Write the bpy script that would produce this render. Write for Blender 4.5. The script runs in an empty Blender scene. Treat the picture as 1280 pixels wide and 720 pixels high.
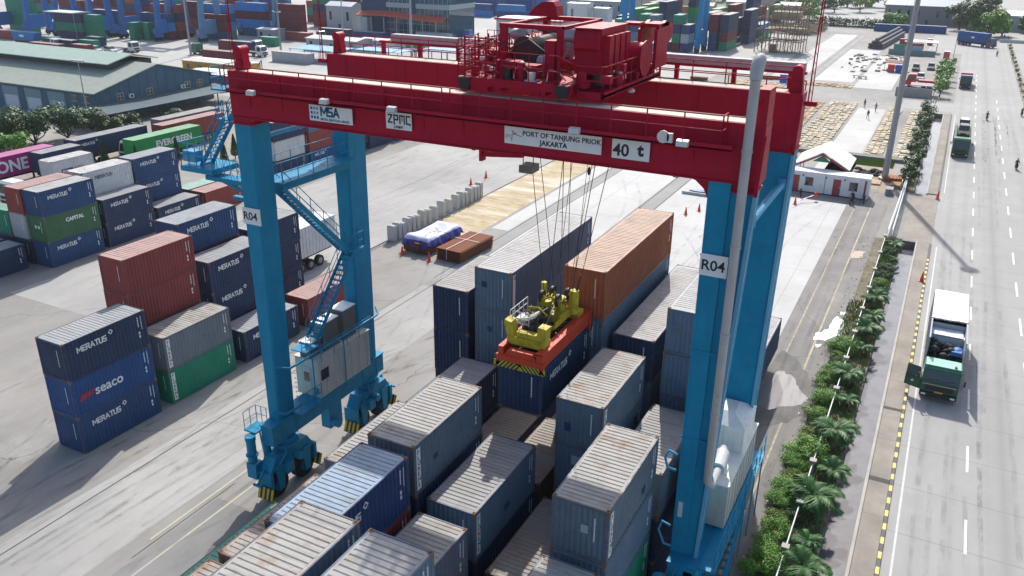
import bpy, bmesh, math, random
from mathutils import Vector, Matrix
R = math.radians
random.seed(7)
scene = bpy.context.scene
COL = scene.collection

# ------------------------------------------------------------------ camera
cam_d = bpy.data.cameras.new('camera'); cam = bpy.data.objects.new('camera', cam_d); COL.objects.link(cam)
PITCH, ROLL, YAW, CAMH = .3968, .0116, .4722, 30.764
cp, sp, cy, sy = math.cos(PITCH), math.sin(PITCH), math.cos(YAW), math.sin(YAW)
fw = Vector((-sy*cp, cy*cp, -sp)); rt = Vector((cy, sy, 0)); up = rt.cross(fw)
r2 = math.cos(ROLL)*rt + math.sin(ROLL)*up; u2 = -math.sin(ROLL)*rt + math.cos(ROLL)*up
M = Matrix((r2, u2, -fw)).transposed().to_4x4(); M.translation = Vector((0, 0, CAMH))
cam.matrix_world = M
cam_d.sensor_width = 36; cam_d.lens = 36*1046.76/1280
cam_d.clip_start = .5; cam_d.clip_end = 3000
scene.camera = cam

# ------------------------------------------------------------------ light
w = bpy.data.worlds.new('World'); scene.world = w; w.use_nodes = True
nt = w.node_tree; nt.nodes.clear()
sky = nt.nodes.new('ShaderNodeTexSky'); sky.sky_type = 'NISHITA'; sky.sun_disc = False
SUN_EL, SUN_AZ = R(41), R(-18.3)          # azimuth measured from +y towards +x
sky.sun_elevation = SUN_EL; sky.sun_rotation = SUN_AZ
sky.air_density = 1.0; sky.dust_density = 2.5
bg = nt.nodes.new('ShaderNodeBackground'); bg.inputs['Strength'].default_value = .15
wo = nt.nodes.new('ShaderNodeOutputWorld')
nt.links.new(sky.outputs[0], bg.inputs['Color']); nt.links.new(bg.outputs[0], wo.inputs['Surface'])
sd = bpy.data.lights.new('sun', 'SUN'); sun = bpy.data.objects.new('sun', sd); COL.objects.link(sun)
sd.energy = 4.1; sd.angle = R(.6); sd.color = (1, .965, .905)
sdir = Vector((math.sin(SUN_AZ)*math.cos(SUN_EL), math.cos(SUN_AZ)*math.cos(SUN_EL), math.sin(SUN_EL)))
sun.rotation_euler = sdir.to_track_quat('Z', 'Y').to_euler()
sun.location = (0, 0, 120)
scene.view_settings.view_transform = 'Standard'; scene.view_settings.look = 'None'
scene.view_settings.exposure = .31; scene.view_settings.gamma = 1

# ------------------------------------------------------------------ helpers
class MB:
    """collects shapes, builds ONE mesh object"""
    def __init__(s): s.v = []; s.f = []; s.m = []; s.cur = 0; s.sm = []
    def mat(s, i): s.cur = i; return s
    def add(s, vs, fs, smooth=False):
        o = len(s.v); s.v += [tuple(v) for v in vs]
        s.f += [tuple(i+o for i in f) for f in fs]; s.m += [s.cur]*len(fs); s.sm += [smooth]*len(fs)
        return s
    def box(s, x0, y0, z0, x1, y1, z1):
        x0, x1 = min(x0, x1), max(x0, x1); y0, y1 = min(y0, y1), max(y0, y1); z0, z1 = min(z0, z1), max(z0, z1)
        return s.add([(x0,y0,z0),(x1,y0,z0),(x1,y1,z0),(x0,y1,z0),(x0,y0,z1),(x1,y0,z1),(x1,y1,z1),(x0,y1,z1)],
                     [(0,3,2,1),(4,5,6,7),(0,1,5,4),(1,2,6,5),(2,3,7,6),(3,0,4,7)])
    def bar(s, a, b, w=.06, h=None):
        """rectangular bar from a to b"""
        a, b = Vector(a), Vector(b); h = h or w; d = (b-a)
        if d.length < 1e-6: return s
        d.normalize(); ref = Vector((0,0,1)) if abs(d.z) < .95 else Vector((0,1,0))
        x = d.cross(ref).normalized()*w/2; y = x.normalized().cross(d)*h/2
        vs = [a-x-y, a+x-y, a+x+y, a-x+y, b-x-y, b+x-y, b+x+y, b-x+y]
        return s.add(vs, [(0,1,2,3),(7,6,5,4),(0,4,5,1),(1,5,6,2),(2,6,7,3),(3,7,4,0)])
    def cyl(s, a, b, r, r1=None, n=10, caps=True):
        a, b = Vector(a), Vector(b); r1 = r if r1 is None else r1; d = (b-a).normalized()
        ref = Vector((0,0,1)) if abs(d.z) < .95 else Vector((0,1,0))
        x = d.cross(ref).normalized(); y = x.cross(d)
        vs = []
        for p, q in ((a, r), (b, r1)):
            for i in range(n):
                t = 2*math.pi*i/n; vs.append(p + x*math.cos(t)*q + y*math.sin(t)*q)
        s.add(vs, [(i, i+n, (i+1) % n+n, (i+1) % n) for i in range(n)], True)
        if caps: s.add(vs, [tuple(range(n)), tuple(range(2*n-1, n-1, -1))])
        return s
    def tube(s, pts, r, n=8):
        pts = [Vector(p) for p in pts]; rs = r if isinstance(r, (list, tuple)) else [r]*len(pts); vs = []
        t0 = None
        for i, p in enumerate(pts):
            d = (pts[min(i+1, len(pts)-1)]-pts[max(i-1, 0)]).normalized()
            if t0 is None:
                ref = Vector((0,0,1)) if abs(d.z) < .9 else Vector((0,1,0)); x = d.cross(ref).normalized()
            else: x = (t0 - d*t0.dot(d)).normalized()
            t0 = x; y = x.cross(d)
            for k in range(n):
                t = 2*math.pi*k/n; vs.append(p + (x*math.cos(t)+y*math.sin(t))*rs[i])
        fs = []
        for i in range(len(pts)-1):
            for k in range(n): fs.append((i*n+k, (i+1)*n+k, (i+1)*n+(k+1) % n, i*n+(k+1) % n))
        s.add(vs, fs, True); m = (len(pts)-1)*n
        s.add(vs, [tuple(range(n)), tuple(range(m+n-1, m-1, -1))])
        return s
    def prism(s, poly, axis, a, b):
        """poly = 2D points; axis 'x': (y,z) extruded in x; 'y': (x,z); 'z': (x,y)"""
        def P(p, t): return {'x': (t, p[0], p[1]), 'y': (p[0], t, p[1]), 'z': (p[0], p[1], t)}[axis]
        n = len(poly); vs = [P(p, a) for p in poly]+[P(p, b) for p in poly]
        return s.add(vs, [tuple(range(n)), tuple(range(2*n-1, n-1, -1))]+[(i, i+n, (i+1) % n+n, (i+1) % n) for i in range(n)])
    def ball(s, c, r, n=8, m=6, sc=(1,1,1)):
        vs = []; fs = []
        for j in range(m+1):
            ph = math.pi*j/m
            for i in range(n):
                t = 2*math.pi*i/n
                vs.append((c[0]+r*sc[0]*math.sin(ph)*math.cos(t), c[1]+r*sc[1]*math.sin(ph)*math.sin(t), c[2]+r*sc[2]*math.cos(ph)))
        for j in range(m):
            for i in range(n): fs.append((j*n+i, (j+1)*n+i, (j+1)*n+(i+1) % n, j*n+(i+1) % n))
        return s.add(vs, fs, True)
    def mesh(s, name):
        me = bpy.data.meshes.new(name); me.from_pydata(s.v, [], s.f); me.update()
        me.polygons.foreach_set('material_index', s.m); me.polygons.foreach_set('use_smooth', s.sm)
        bm = bmesh.new(); bm.from_mesh(me); bmesh.ops.recalc_face_normals(bm, faces=bm.faces); bm.to_mesh(me); bm.free()
        return me
    def build(s, name, mats, parent=None, loc=None):
        o = bpy.data.objects.new(name, s.mesh(name)); COL.objects.link(o)
        for m in (mats if isinstance(mats, (list, tuple)) else [mats]): o.data.materials.append(m)
        if parent: o.parent = parent
        if loc: o.location = loc
        return o

def tag(o, label=None, cat=None, group=None, kind=None):
    if label: o['label'] = label
    if cat: o['category'] = cat
    if group: o['group'] = group
    if kind: o['kind'] = kind
    return o
def thing(name, label, cat, loc=(0,0,0), rz=0, group=None):
    o = bpy.data.objects.new(name, None); COL.objects.link(o); o.location = loc; o.rotation_euler = (0,0,rz)
    o.empty_display_size = .3
    return tag(o, label, cat, group)
KIDS = {}
def child(o, p):
    o.parent = p; return o
def copy_thing(root, loc, rz=0, label=None, group=None, sc=None):
    r = root.copy(); COL.objects.link(r); r.location = loc; r.rotation_euler = (0,0,rz)
    if sc: r.scale = (sc,)*3 if not isinstance(sc, tuple) else sc
    if label: r['label'] = label
    if group: r['group'] = group
    for ch in list(root.children):
        c = ch.copy(); COL.objects.link(c); c.parent = r
        for g in ch.children:
            d = g.copy(); COL.objects.link(d); d.parent = c
    return r
def omat(o, mats):
    for i, m in enumerate(mats):
        o.material_slots[i].link = 'OBJECT'; o.material_slots[i].material = m

# ------------------------------------------------------------------ materials
MATS = {}
def base(name, col, rough=.6, metal=0, spec=.5):
    m = bpy.data.materials.new(name); m.use_nodes = True; b = m.node_tree.nodes['Principled BSDF']
    b.inputs['Base Color'].default_value = (*col, 1); b.inputs['Roughness'].default_value = rough
    b.inputs['Metallic'].default_value = metal; b.inputs['Specular IOR Level'].default_value = spec
    return m, m.node_tree, b
def N(nt, t, **k):
    n = nt.nodes.new(t)
    for a, v in k.items(): setattr(n, a, v)
    return n
def noise(nt, vec, scale, detail=4, rough=.6):
    n = N(nt, 'ShaderNodeTexNoise'); n.inputs['Scale'].default_value = scale; n.inputs['Detail'].default_value = detail
    n.inputs['Roughness'].default_value = rough; nt.links.new(vec, n.inputs['Vector']); return n.outputs['Fac']
def ramp(nt, fac, a, b, lo=0, hi=1):
    n = N(nt, 'ShaderNodeMapRange'); n.clamp = True
    n.inputs[1].default_value = a; n.inputs[2].default_value = b; n.inputs[3].default_value = lo; n.inputs[4].default_value = hi
    nt.links.new(fac, n.inputs[0]); return n.outputs[0]
def mixc(nt, fac, a, b, mode='MIX'):
    n = N(nt, 'ShaderNodeMix', data_type='RGBA', blend_type=mode)
    for s_, v in ((n.inputs[0], fac), (n.inputs[6], a), (n.inputs[7], b)):
        if isinstance(v, bpy.types.NodeSocket): nt.links.new(v, s_)
        elif isinstance(v, (int, float)): s_.default_value = v
        else: s_.default_value = (*v[:3], 1)
    return n.outputs[2]
def mul(nt, a, b):
    n = N(nt, 'ShaderNodeMath', operation='MULTIPLY')
    for s_, v in ((n.inputs[0], a), (n.inputs[1], b)):
        if isinstance(v, (int, float)): s_.default_value = v
        else: nt.links.new(v, s_)
    return n.outputs[0]
def coords(nt, scale=(1,1,1), rnd=True):
    tc = N(nt, 'ShaderNodeTexCoord'); v = tc.outputs['Object']
    if rnd:
        oi = N(nt, 'ShaderNodeObjectInfo'); vm = N(nt, 'ShaderNodeVectorMath', operation='MULTIPLY_ADD')
        cb = N(nt, 'ShaderNodeCombineXYZ')
        for i in range(3): nt.links.new(mul(nt, oi.outputs['Random'], 60.+13*i), cb.inputs[i])
        ad = N(nt, 'ShaderNodeVectorMath', operation='ADD'); nt.links.new(v, ad.inputs[0]); nt.links.new(cb.outputs[0], ad.inputs[1]); v = ad.outputs[0]
    if scale != (1,1,1):
        mp = N(nt, 'ShaderNodeMapping'); mp.inputs['Scale'].default_value = scale; nt.links.new(v, mp.inputs['Vector']); v = mp.outputs[0]
    return v
def bump(nt, b, fac, dist=.02, strength=.5):
    n = N(nt, 'ShaderNodeBump'); n.inputs['Distance'].default_value = dist; n.inputs['Strength'].default_value = strength
    nt.links.new(fac, n.inputs['Height']); nt.links.new(n.outputs[0], b.inputs['Normal'])

def paint(name, col, rough=.45, dirt=.25, rust=.0, dirtcol=(.16,.13,.10), streak=.3, fade=0., spec=.22):
    """painted steel: weather streaks, dirt clouds, rust spots"""
    if name in MATS: return MATS[name]
    m, nt, b = base(name, col, rough, 0, spec)
    v = coords(nt); vs = coords(nt, (2.2, 2.2, .22))
    c = mixc(nt, ramp(nt, noise(nt, v, .8), .35, .75, 0, .55), col, tuple(min(1, x*1.3+.004+fade) for x in col))
    c = mixc(nt, ramp(nt, noise(nt, vs, 2.2, 5), .5, .78, 0, streak), c, dirtcol)
    c = mixc(nt, ramp(nt, noise(nt, v, 1.9, 6), .52, .8, 0, dirt), c, dirtcol)
    if rust > 0:
        r = ramp(nt, noise(nt, v, 3.1, 8, .7), .62-rust*.12, .70, 0, 1)
        c = mixc(nt, mul(nt, r, min(1, .35+rust)), c, mixc(nt, noise(nt, v, 9), (.11,.045,.022), (.22,.10,.045)))
    nt.links.new(c, b.inputs['Base Color'])
    nt.links.new(ramp(nt, noise(nt, v, 4), .3, .7, rough-.08, min(1, rough+.2)), b.inputs['Roughness'])
    MATS[name] = m; return m
def roofm(name, col, dust=(.42,.395,.36), rust=.5, amt=.6):
    """container roof: sun-bleached paint under dust, rust at random"""
    if name in MATS: return MATS[name]
    m, nt, b = base(name, col, .75)
    v = coords(nt); vl = coords(nt, (.25, 2.2, 1))
    c = mixc(nt, ramp(nt, noise(nt, v, .55, 5), .25, .7, amt*.35, amt), col, dust)
    c = mixc(nt, ramp(nt, noise(nt, vl, 1.8, 4), .45, .75, 0, .45), c, tuple(x*.45 for x in dust))
    r = ramp(nt, noise(nt, v, .9, 7, .68), .62-rust*.10, .78-rust*.1, 0, 1)
    c = mixc(nt, mul(nt, r, .25+rust*.65), c, mixc(nt, noise(nt, v, 6), (.20,.10,.05), (.40,.26,.15)))
    c = mixc(nt, ramp(nt, noise(nt, vl, 5, 6, .7), .55, .72, 0, .55), c, (.12,.10,.085))
    c = mixc(nt, ramp(nt, noise(nt, v, .7, 6, .7), .5, .66, 0, .5), c, tuple(x*.5 for x in dust))
    nt.links.new(c, b.inputs['Base Color']); MATS[name] = m; return m
def plain(name, col, rough=.6, metal=0, var=.12, spec=.5):
    if name in MATS: return MATS[name]
    m, nt, b = base(name, col, rough, metal, spec)
    if var:
        v = coords(nt); c = mixc(nt, ramp(nt, noise(nt, v, 3, 5), .3, .7, 0, 1), tuple(x*(1-var) for x in col), tuple(min(1, x*(1+var)) for x in col))
        nt.links.new(c, b.inputs['Base Color'])
    MATS[name] = m; return m
def glass(name, col=(.02,.03,.04)):
    if name in MATS: return MATS[name]
    m, nt, b = base(name, col, .06, 0, .8); MATS[name] = m; return m
def concrete(name, col, blotch=.3, scale=.08, stain=.3, crack=.0, tint=(.30,.26,.22), slab=None, lanes=None):
    """ground: large blotches, fine grain, stains, tyre-dark lanes, slab joints, hairline cracks"""
    m, nt, b = base(name, col, .85, 0, .25)
    tc = N(nt, 'ShaderNodeTexCoord'); v = tc.outputs['Object']
    c = mixc(nt, ramp(nt, noise(nt, v, scale, 6, .62), .3, .7, 0, 1), tuple(x*(1-blotch) for x in col), tuple(min(1, x*(1+blotch*.35)) for x in col))
    mp = N(nt, 'ShaderNodeMapping'); mp.inputs['Scale'].default_value = (1.3, .38, 1); nt.links.new(v, mp.inputs['Vector'])
    c = mixc(nt, ramp(nt, noise(nt, mp.outputs[0], .5, 6, .65), .48, .8, 0, stain), c, tuple(x*.55 for x in col))
    c = mixc(nt, ramp(nt, noise(nt, v, .35, 9, .72), .48, .68, 0, stain), c, tint)
    c = mixc(nt, ramp(nt, noise(nt, v, .17, 9, .75), .56, .66, 0, stain*.7), c, tuple(min(1, x*1.28) for x in col))
    c = mixc(nt, ramp(nt, noise(nt, v, 14, 4), .35, .7, 0, .14), c, (.10,.10,.10))
    if slab:
        sv = N(nt, 'ShaderNodeSeparateXYZ'); nt.links.new(v, sv.inputs[0])
        for ax, per in zip((0, 1), slab):
            if not per: continue
            f = N(nt, 'ShaderNodeMath', operation='PINGPONG'); f.inputs[1].default_value = per/2; nt.links.new(sv.outputs[ax], f.inputs[0])
            c = mixc(nt, ramp(nt, f.outputs[0], .03, .055, .28, 0), c, (.10,.095,.09))
    if crack:
        vo = N(nt, 'ShaderNodeTexVoronoi', feature='DISTANCE_TO_EDGE'); vo.inputs['Scale'].default_value = .045
        wn = N(nt, 'ShaderNodeVectorMath', operation='ADD'); nn = N(nt, 'ShaderNodeTexNoise'); nn.inputs['Scale'].default_value = .25; nn.inputs['Detail'].default_value = 6
        nt.links.new(v, nn.inputs['Vector']); sc = N(nt, 'ShaderNodeVectorMath', operation='SCALE'); sc.inputs[3].default_value = 4; nt.links.new(nn.outputs['Color'], sc.inputs[0])
        nt.links.new(v, wn.inputs[0]); nt.links.new(sc.outputs[0], wn.inputs[1]); nt.links.new(wn.outputs[0], vo.inputs['Vector'])
        c = mixc(nt, mul(nt, ramp(nt, vo.outputs['Distance'], .0008, .0024, 1, 0), crack), c, (.09,.08,.07))
    if lanes:
        sv2 = N(nt, 'ShaderNodeSeparateXYZ'); nt.links.new(v, sv2.inputs[0])
        for x0, wd, am in lanes:
            s1 = N(nt, 'ShaderNodeMath', operation='SUBTRACT'); s1.inputs[1].default_value = x0; nt.links.new(sv2.outputs[0], s1.inputs[0])
            s2 = N(nt, 'ShaderNodeMath', operation='ABSOLUTE'); nt.links.new(s1.outputs[0], s2.inputs[0])
            c = mixc(nt, mul(nt, ramp(nt, s2.outputs[0], 0, wd, 1, 0), am), c, tuple(x*.55 for x in col))
    nt.links.new(c, b.inputs['Base Color'])
    bump(nt, b, noise(nt, v, 9, 5), .01, .4)
    MATS[name] = m; return m
def leafm(name, c1, c2, c3):
    """foliage: per-leaf (random per island) tint"""
    m, nt, b = base(name, c1, .55, 0, .35)
    g = N(nt, 'ShaderNodeNewGeometry'); tc = N(nt, 'ShaderNodeTexCoord')
    c = mixc(nt, g.outputs['Random Per Island'], c1, c2)
    c = mixc(nt, ramp(nt, noise(nt, tc.outputs['Object'], .9, 3), .45, .65), c, c3)
    nt.links.new(c, b.inputs['Base Color'])
    b.inputs['Transmission Weight'].default_value = 0
    b.inputs['Subsurface Weight'].default_value = 0
    MATS[name] = m; return m

# writing ------------------------------------------------------------
def text_mesh(s, size=1, bold=.0, align='LEFT', ext=.006, shear=0, space=1):
    key = ('txt', s, size, bold, align, ext, shear, space)
    if key in MATS: return MATS[key]
    cu = bpy.data.curves.new('t', 'FONT'); cu.body = s; cu.size = size; cu.offset = bold; cu.extrude = ext; cu.align_x = align
    cu.shear = shear; cu.space_character = space; cu.resolution_u = 3
    o = bpy.data.objects.new('t', cu); COL.objects.link(o)
    dg = bpy.context.evaluated_depsgraph_get(); me = bpy.data.meshes.new_from_object(o.evaluated_get(dg))
    bpy.data.objects.remove(o); me.name = 'lettering'; MATS[key] = me; return me
GLY = {'M':(1.0,[(0,0,0,1),(0,1,.5,.3),(.5,.3,1,1),(1,1,1,0)]),'E':(.62,[(0,0,0,1),(0,1,.62,1),(0,.5,.55,.5),(0,0,.62,0)]),'R':(.68,[(0,0,0,1),(0,1,.55,1),(.6,.92,.6,.58),(.55,.5,0,.5),(.28,.5,.68,0)]),
 'A':(.85,[(0,0,.42,1),(.42,1,.85,0),(.18,.32,.67,.32)]),'T':(.72,[(.36,0,.36,1),(0,1,.72,1)]),'U':(.7,[(0,1,0,.12),(.05,0,.65,0),(.7,.12,.7,1)]),'S':(.64,[(.64,1,.05,1),(0,.93,0,.58),(.03,.5,.61,.5),(.64,.42,.64,.07),(.6,0,0,0)])}
def stroke_text(s, size, th, gap=.24):
    key = ('stroke', s, size, th)
    if key in MATS: return MATS[key]
    mb = MB(); x = 0
    for ch in s:
        w_, st_ = GLY[ch]; w_ *= .92
        for a, b, c, d in st_:
            p, q = Vector((x+a*.92*size, b*size)), Vector((x+c*.92*size, d*size)); d_ = (q-p).normalized(); n_ = Vector((-d_.y, d_.x))*th/2; p = p-d_*th*.42; q = q+d_*th*.42
            mb.add([(p.x-n_.x,p.y-n_.y,0),(q.x-n_.x,q.y-n_.y,0),(q.x+n_.x,q.y+n_.y,0),(p.x+n_.x,p.y+n_.y,0)], [(0,1,2,3)])
        x += (w_+gap)*size
    me = bpy.data.meshes.new('lettering'); me.from_pydata(mb.v, [], mb.f); me.update(); MATS[key] = me; return me
def stroke(s, loc, size, th, mat, parent, face='+x'):
    me = stroke_text(s, size, th)
    if not me.materials: me.materials.append(mat)
    o = bpy.data.objects.new('lettering', me); COL.objects.link(o); o.parent = parent; o.location = loc; omat(o, [mat])
    o.rotation_euler = (R(90), 0, R(90) if face == '+x' else 0); return o
def text(s, loc, size, mat, parent, face='+x', name='lettering', **k):
    """face: direction the writing faces; it reads left to right for someone looking at it"""
    me = text_mesh(s, size, **k)
    if not me.materials: me.materials.append(mat)
    o = bpy.data.objects.new(name, me); COL.objects.link(o); o.parent = parent; o.location = loc
    omat(o, [mat])
    o.rotation_euler = {'-y': (R(90), 0, 0), '+x': (R(90), 0, R(90)), '+x_down': (0, R(90), 0)}.get(face, (R(90), 0, 0))
    return o
# ================================================================== setting
def sheet(name, rects, mat, z, kind='structure'):
    mb = MB()
    for x0, y0, x1, y1 in rects: mb.add([(x0,y0,z),(x1,y0,z),(x1,y1,z),(x0,y1,z)], [(0,1,2,3)])
    o = mb.build(name, mat); return tag(o, kind=kind)
gm = concrete('yard concrete', (.335,.324,.305), .36, .05, .58, .6, slab=(0, 0), lanes=[(-40.4, .5, .25), (-51, 1.2, .2), (-62, 3, .2), (-68, 2, .2)])
CX0, CX1 = -1.6, -.12
canal_y = [(-40, 98.6), (120, 183)]
sheet('ground', [(-900,-60,CX0,1300), (CX1,-60,900,1300), (CX0,98.6,CX1,120), (CX0,183,CX1,1300)], gm, 0)
pale = concrete('pale apron concrete', (.55,.545,.53), .18, .06, .22, .0, slab=(5.2, 7.6), tint=(.40,.38,.35))
sheet('apron', [(-39.6,64,-31.6,182), (-29.4,64,-20.4,110), (-20.4,64,-8.8,110), (-29.4,110,-26.3,182), (-43.6,80,-41.4,182), (-15.4,118,-10.2,182), (-39.6,212,-32.2,330), (-29.3,215,-20.5,285), (-19.6,208,-11.5,272), (-49,215,-41.4,262)], pale, .016)
mid = concrete('wide apron concrete', (.41,.403,.385), .28, .06, .36, .3, slab=(0, 0), tint=(.34,.32,.29))
sheet('wide apron', [(-73.5,42,-51.3,200), (-41.2,-20,-35.2,62)], mid, .004)
run = concrete('runway strip', (.33,.33,.325), .2, .15, .4, 0)
sheet('crane runway', [(-41.2,64,-39.7,330), (-31.3,64,-29.6,330)], run, .008)
jm = plain('joint', (.07,.065,.06), .9)
sheet('far ground', [(-700,408,-76,1200)], concrete('far ground', (.17,.185,.15), .3, .02, .4, 0), .03)
sheet('slab joint', [(-40.46,-20,-40.38,64), (-41.3,64,-41.2,330), (-39.7,64,-39.6,330), (-31.4,64,-31.3,330), (-29.6,64,-29.5,330), (-51.15,42,-51.05,200), (-34.1,22.5,-34.05,30), (-62,60,-61.95,190)], jm, .0125)
lane_m = concrete('truck lane concrete', (.27,.255,.24), .28, .12, .42, .5, slab=(0, 6.2), tint=(.16,.15,.14), lanes=[(-7.4,.5,.3), (-5.2,.35,.2)])
sheet('truck lane', [(-8.8,-40,-4.3,118)], lane_m, .004)
yl, ynt, yb = base('worn yellow line', (.62,.50,.22), .8)
v = coords(ynt, rnd=False); c = mixc(ynt, ramp(ynt, noise(ynt, v, 1.6, 8, .75), .36, .56), (.56,.45,.20), (.30,.275,.23)); ynt.links.new(c, yb.inputs['Base Color'])
sheet('yellow lane line', [(-6.06,-40,-5.92,117), (-7.80,58,-7.7,117)], yl, .012)
yl2, ynt, yb = base('faint yellow line', (.5,.46,.33), .85)
v = coords(ynt, rnd=False); ynt.links.new(mixc(ynt, ramp(ynt, noise(ynt, v, .9, 8, .75), .36, .58), (.52,.46,.26), (.40,.39,.365)), yb.inputs['Base Color'])
sheet('faded lane line', [(-34.48,24,-34.33,36), (-33.0,20,-32.88,33)], yl2, .013)
sheet('dark patch', [(-33.9,18,-30,28.5)], concrete('patched concrete', (.25,.25,.245), .2, .2, .3, 0), .009)
# far left port apron, roads
port = concrete('port apron', (.47,.46,.44), .22, .02, .35, 0)
sheet('port apron', [(-420,118,-150,420), (-150,170,-51.6,520), (-150,128,-73.6,170)], port, .004)
# tan strips of fibre and timber
tan, tnt, tb = base('straw coloured mud', (.55,.43,.25), .95)
v = coords(tnt, (.35,1,1), rnd=False); c = mixc(tnt, ramp(tnt, noise(tnt, v, 1.4, 8, .7), .35, .65), (.56,.46,.30), (.32,.24,.14))
c = mixc(tnt, ramp(tnt, noise(tnt, v, .35, 7, .7), .5, .62), c, (.64,.60,.50)); tnt.links.new(c, tb.inputs['Base Color']); bump(tnt, tb, noise(tnt, v, 3, 6), .12, .8)
sheet('straw strip', [(-50.4,74,-44.1,182)], tan, .006)
sheet('bare soil bed', [(-14,119,-5,136)], concrete('bare soil', (.38,.31,.23), .3, .2, .5, 0), .016)

# road
road = concrete('road concrete', (.39,.383,.37), .14, .04, .30, .0, slab=(0, 4.9), tint=(.30,.29,.28), lanes=[(2.9,.5,.22),(4.6,.45,.18),(7.5,1.0,.30),(7.5,.35,.2),(6.6,.3,.12),(11.4,.8,.22),(12.8,.5,.15)])
sheet('road', [(1.46,-40,14.4,1000), (-8,186,1.46,197), (-8,290,1.46,345), (15.8,-40,32,1000), (14.4,186,15.8,196), (14.4,331,15.8,1000), (32,186,80,215)], road, .008)
wl, wnt, wb = base('road paint white', (.80,.80,.78), .7)
v = coords(wnt, rnd=False); wnt.links.new(mixc(wnt, ramp(wnt, noise(wnt, v, 3, 6), .5, .75), (.82,.82,.80), (.5,.5,.49)), wb.inputs['Base Color'])
ds = []
for k in range(-1, 24):
    y0 = 43.9+8.6*k; ds.append((5.42, y0, 5.56, y0+3.3))
for k in range(-1, 16):
    y0 = 76.6+9.6*k-19; ds.append((9.28, y0, 9.44, y0+4))
sheet('lane dash', ds, wl, .018)
sheet('road edge line', [(1.95,-40,2.07,98), (1.95,122,2.07,183)], plain('faded edge line', (.56,.56,.54), .8, var=.1), .016)
# sidewalk and kerb
swm = concrete('sidewalk concrete', (.34,.305,.26), .26, .3, .55, .0, slab=(0, 9), tint=(.2,.18,.16))
mb = MB(); mb.box(.06,-40,.0,1.24,98.4,.12); mb.box(.06,120.4,0,1.24,183,.12); tag(mb.build('sidewalk', swm), kind='structure')
sheet('driveway slab', [(-1.7,98.7,1.4,119.8)], swm, .012)
km = plain('kerb grey', (.13,.12,.11), .85); kyl = plain('kerb yellow', (.72,.55,.16), .7)
mb = MB(); y = 8.
while y < 98:
    if y < 92: mb.mat(0).box(1.26,y,0,1.45,y+.75,.15); mb.mat(1).box(1.26,y+.75,0,1.45,y+1.35,.15)
    else: mb.mat(0).box(1.26,y,0,1.45,y+1.35,.15)
    y += 1.35
mb.mat(0).box(1.26,120.4,0,1.45,183,.15)
tag(mb.build('kerb', [km, kyl]), kind='structure')
mb = MB(); mb.box(.06,58.2,.121,1.24,58.6,.126); mb.box(.06,48.6,.121,1.24,49.1,.126); tag(mb.build('drain slot', jm), kind='structure')
# canal
cw = concrete('canal wall', (.24,.22,.20), .3, .4, .5, 0)
mb = MB()
for a, b in canal_y:
    mb.box(CX0-.22,a,-1.3,CX0,b,.05); mb.mat(1).box(CX1,a,-1.3,CX1+.17,b,.2); mb.mat(0); mb.box(CX0,b,-1.3,CX1,b+.2,-.01); mb.box(CX0,a,-1.4,CX1,b,-1.3)
tag(mb.build('canal wall', [cw, concrete('parapet', (.50,.47,.42), .2, .6, .3, 0)]), kind='structure')
wm, wnt2, wb2 = base('drain water', (.11,.12,.14), .06, 0, .9)
v = coords(wnt2, rnd=False); wnt2.links.new(mixc(wnt2, ramp(wnt2, noise(wnt2, v, .8, 5), .45, .7), (.12,.13,.155), (.07,.075,.09)), wb2.inputs['Base Color']); bump(wnt2, wb2, noise(wnt2, v, 3, 3), .01, .06)
sheet('canal water', [(CX0,a,CX1,b) for a, b in canal_y], wm, -.8)
# puddle of slurry and spilled cement
def blob(name, pts, mat, z, seed=1, label=None, sub=5):
    rnd = random.Random(seed); P = []
    n = len(pts)
    for i in range(n):
        a, b = Vector(pts[i]), Vector(pts[(i+1) % n])
        for k in range(sub):
            p = a.lerp(b, k/sub); P.append((p.x+rnd.uniform(-.12,.12), p.y+rnd.uniform(-.18,.18), z))
    mb = MB(); mb.add(P, [tuple(range(len(P)))]); o = mb.build(name, mat); tag(o, kind='structure'); return o
pud, pnt, pb = base('puddle', (.20,.205,.215), .10, 0, .8)
blob('puddle', [(-7.9,54.6),(-7.2,54.3),(-6.3,55.3),(-5.2,56.0),(-4.9,57.4),(-5.8,58.2),(-6.6,60.3),(-7.7,60.6),(-8.2,57)], pud, .02, 3)
blob('spilled cement', [(-6.2,67.4),(-5.4,67.9),(-4.3,69.4),(-4.2,72.4),(-5.2,73.6),(-5.3,70.6),(-6.1,69.2)], plain('cement', (.85,.85,.83), .9, var=.05), .022, 5)
blob('sand patch', [(-6.0,89.5),(-4.9,90.2),(-4.8,92.6),(-5.9,92.4)], plain('sand', (.50,.43,.33), .95), .02, 6)
blob('damp patch', [(-8.6,50),(-7.2,51.5),(-5.6,53.2),(-4.5,55.4),(-4.4,58.8),(-5.6,61.0),(-6.8,63.5),(-8.2,64.5),(-8.7,57)], concrete('damp concrete', (.17,.165,.155), .3, .5, .4, 0), .014, 8)
blob('spilled cement', [(-5.9,66.2),(-5.5,66.4),(-5.4,66.9),(-5.8,66.9)], MATS['cement'], .0225, 9); blob('spilled cement', [(-4.9,74.0),(-4.5,74.1),(-4.5,74.9),(-4.9,74.8)], MATS['cement'], .0225, 10)
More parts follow.
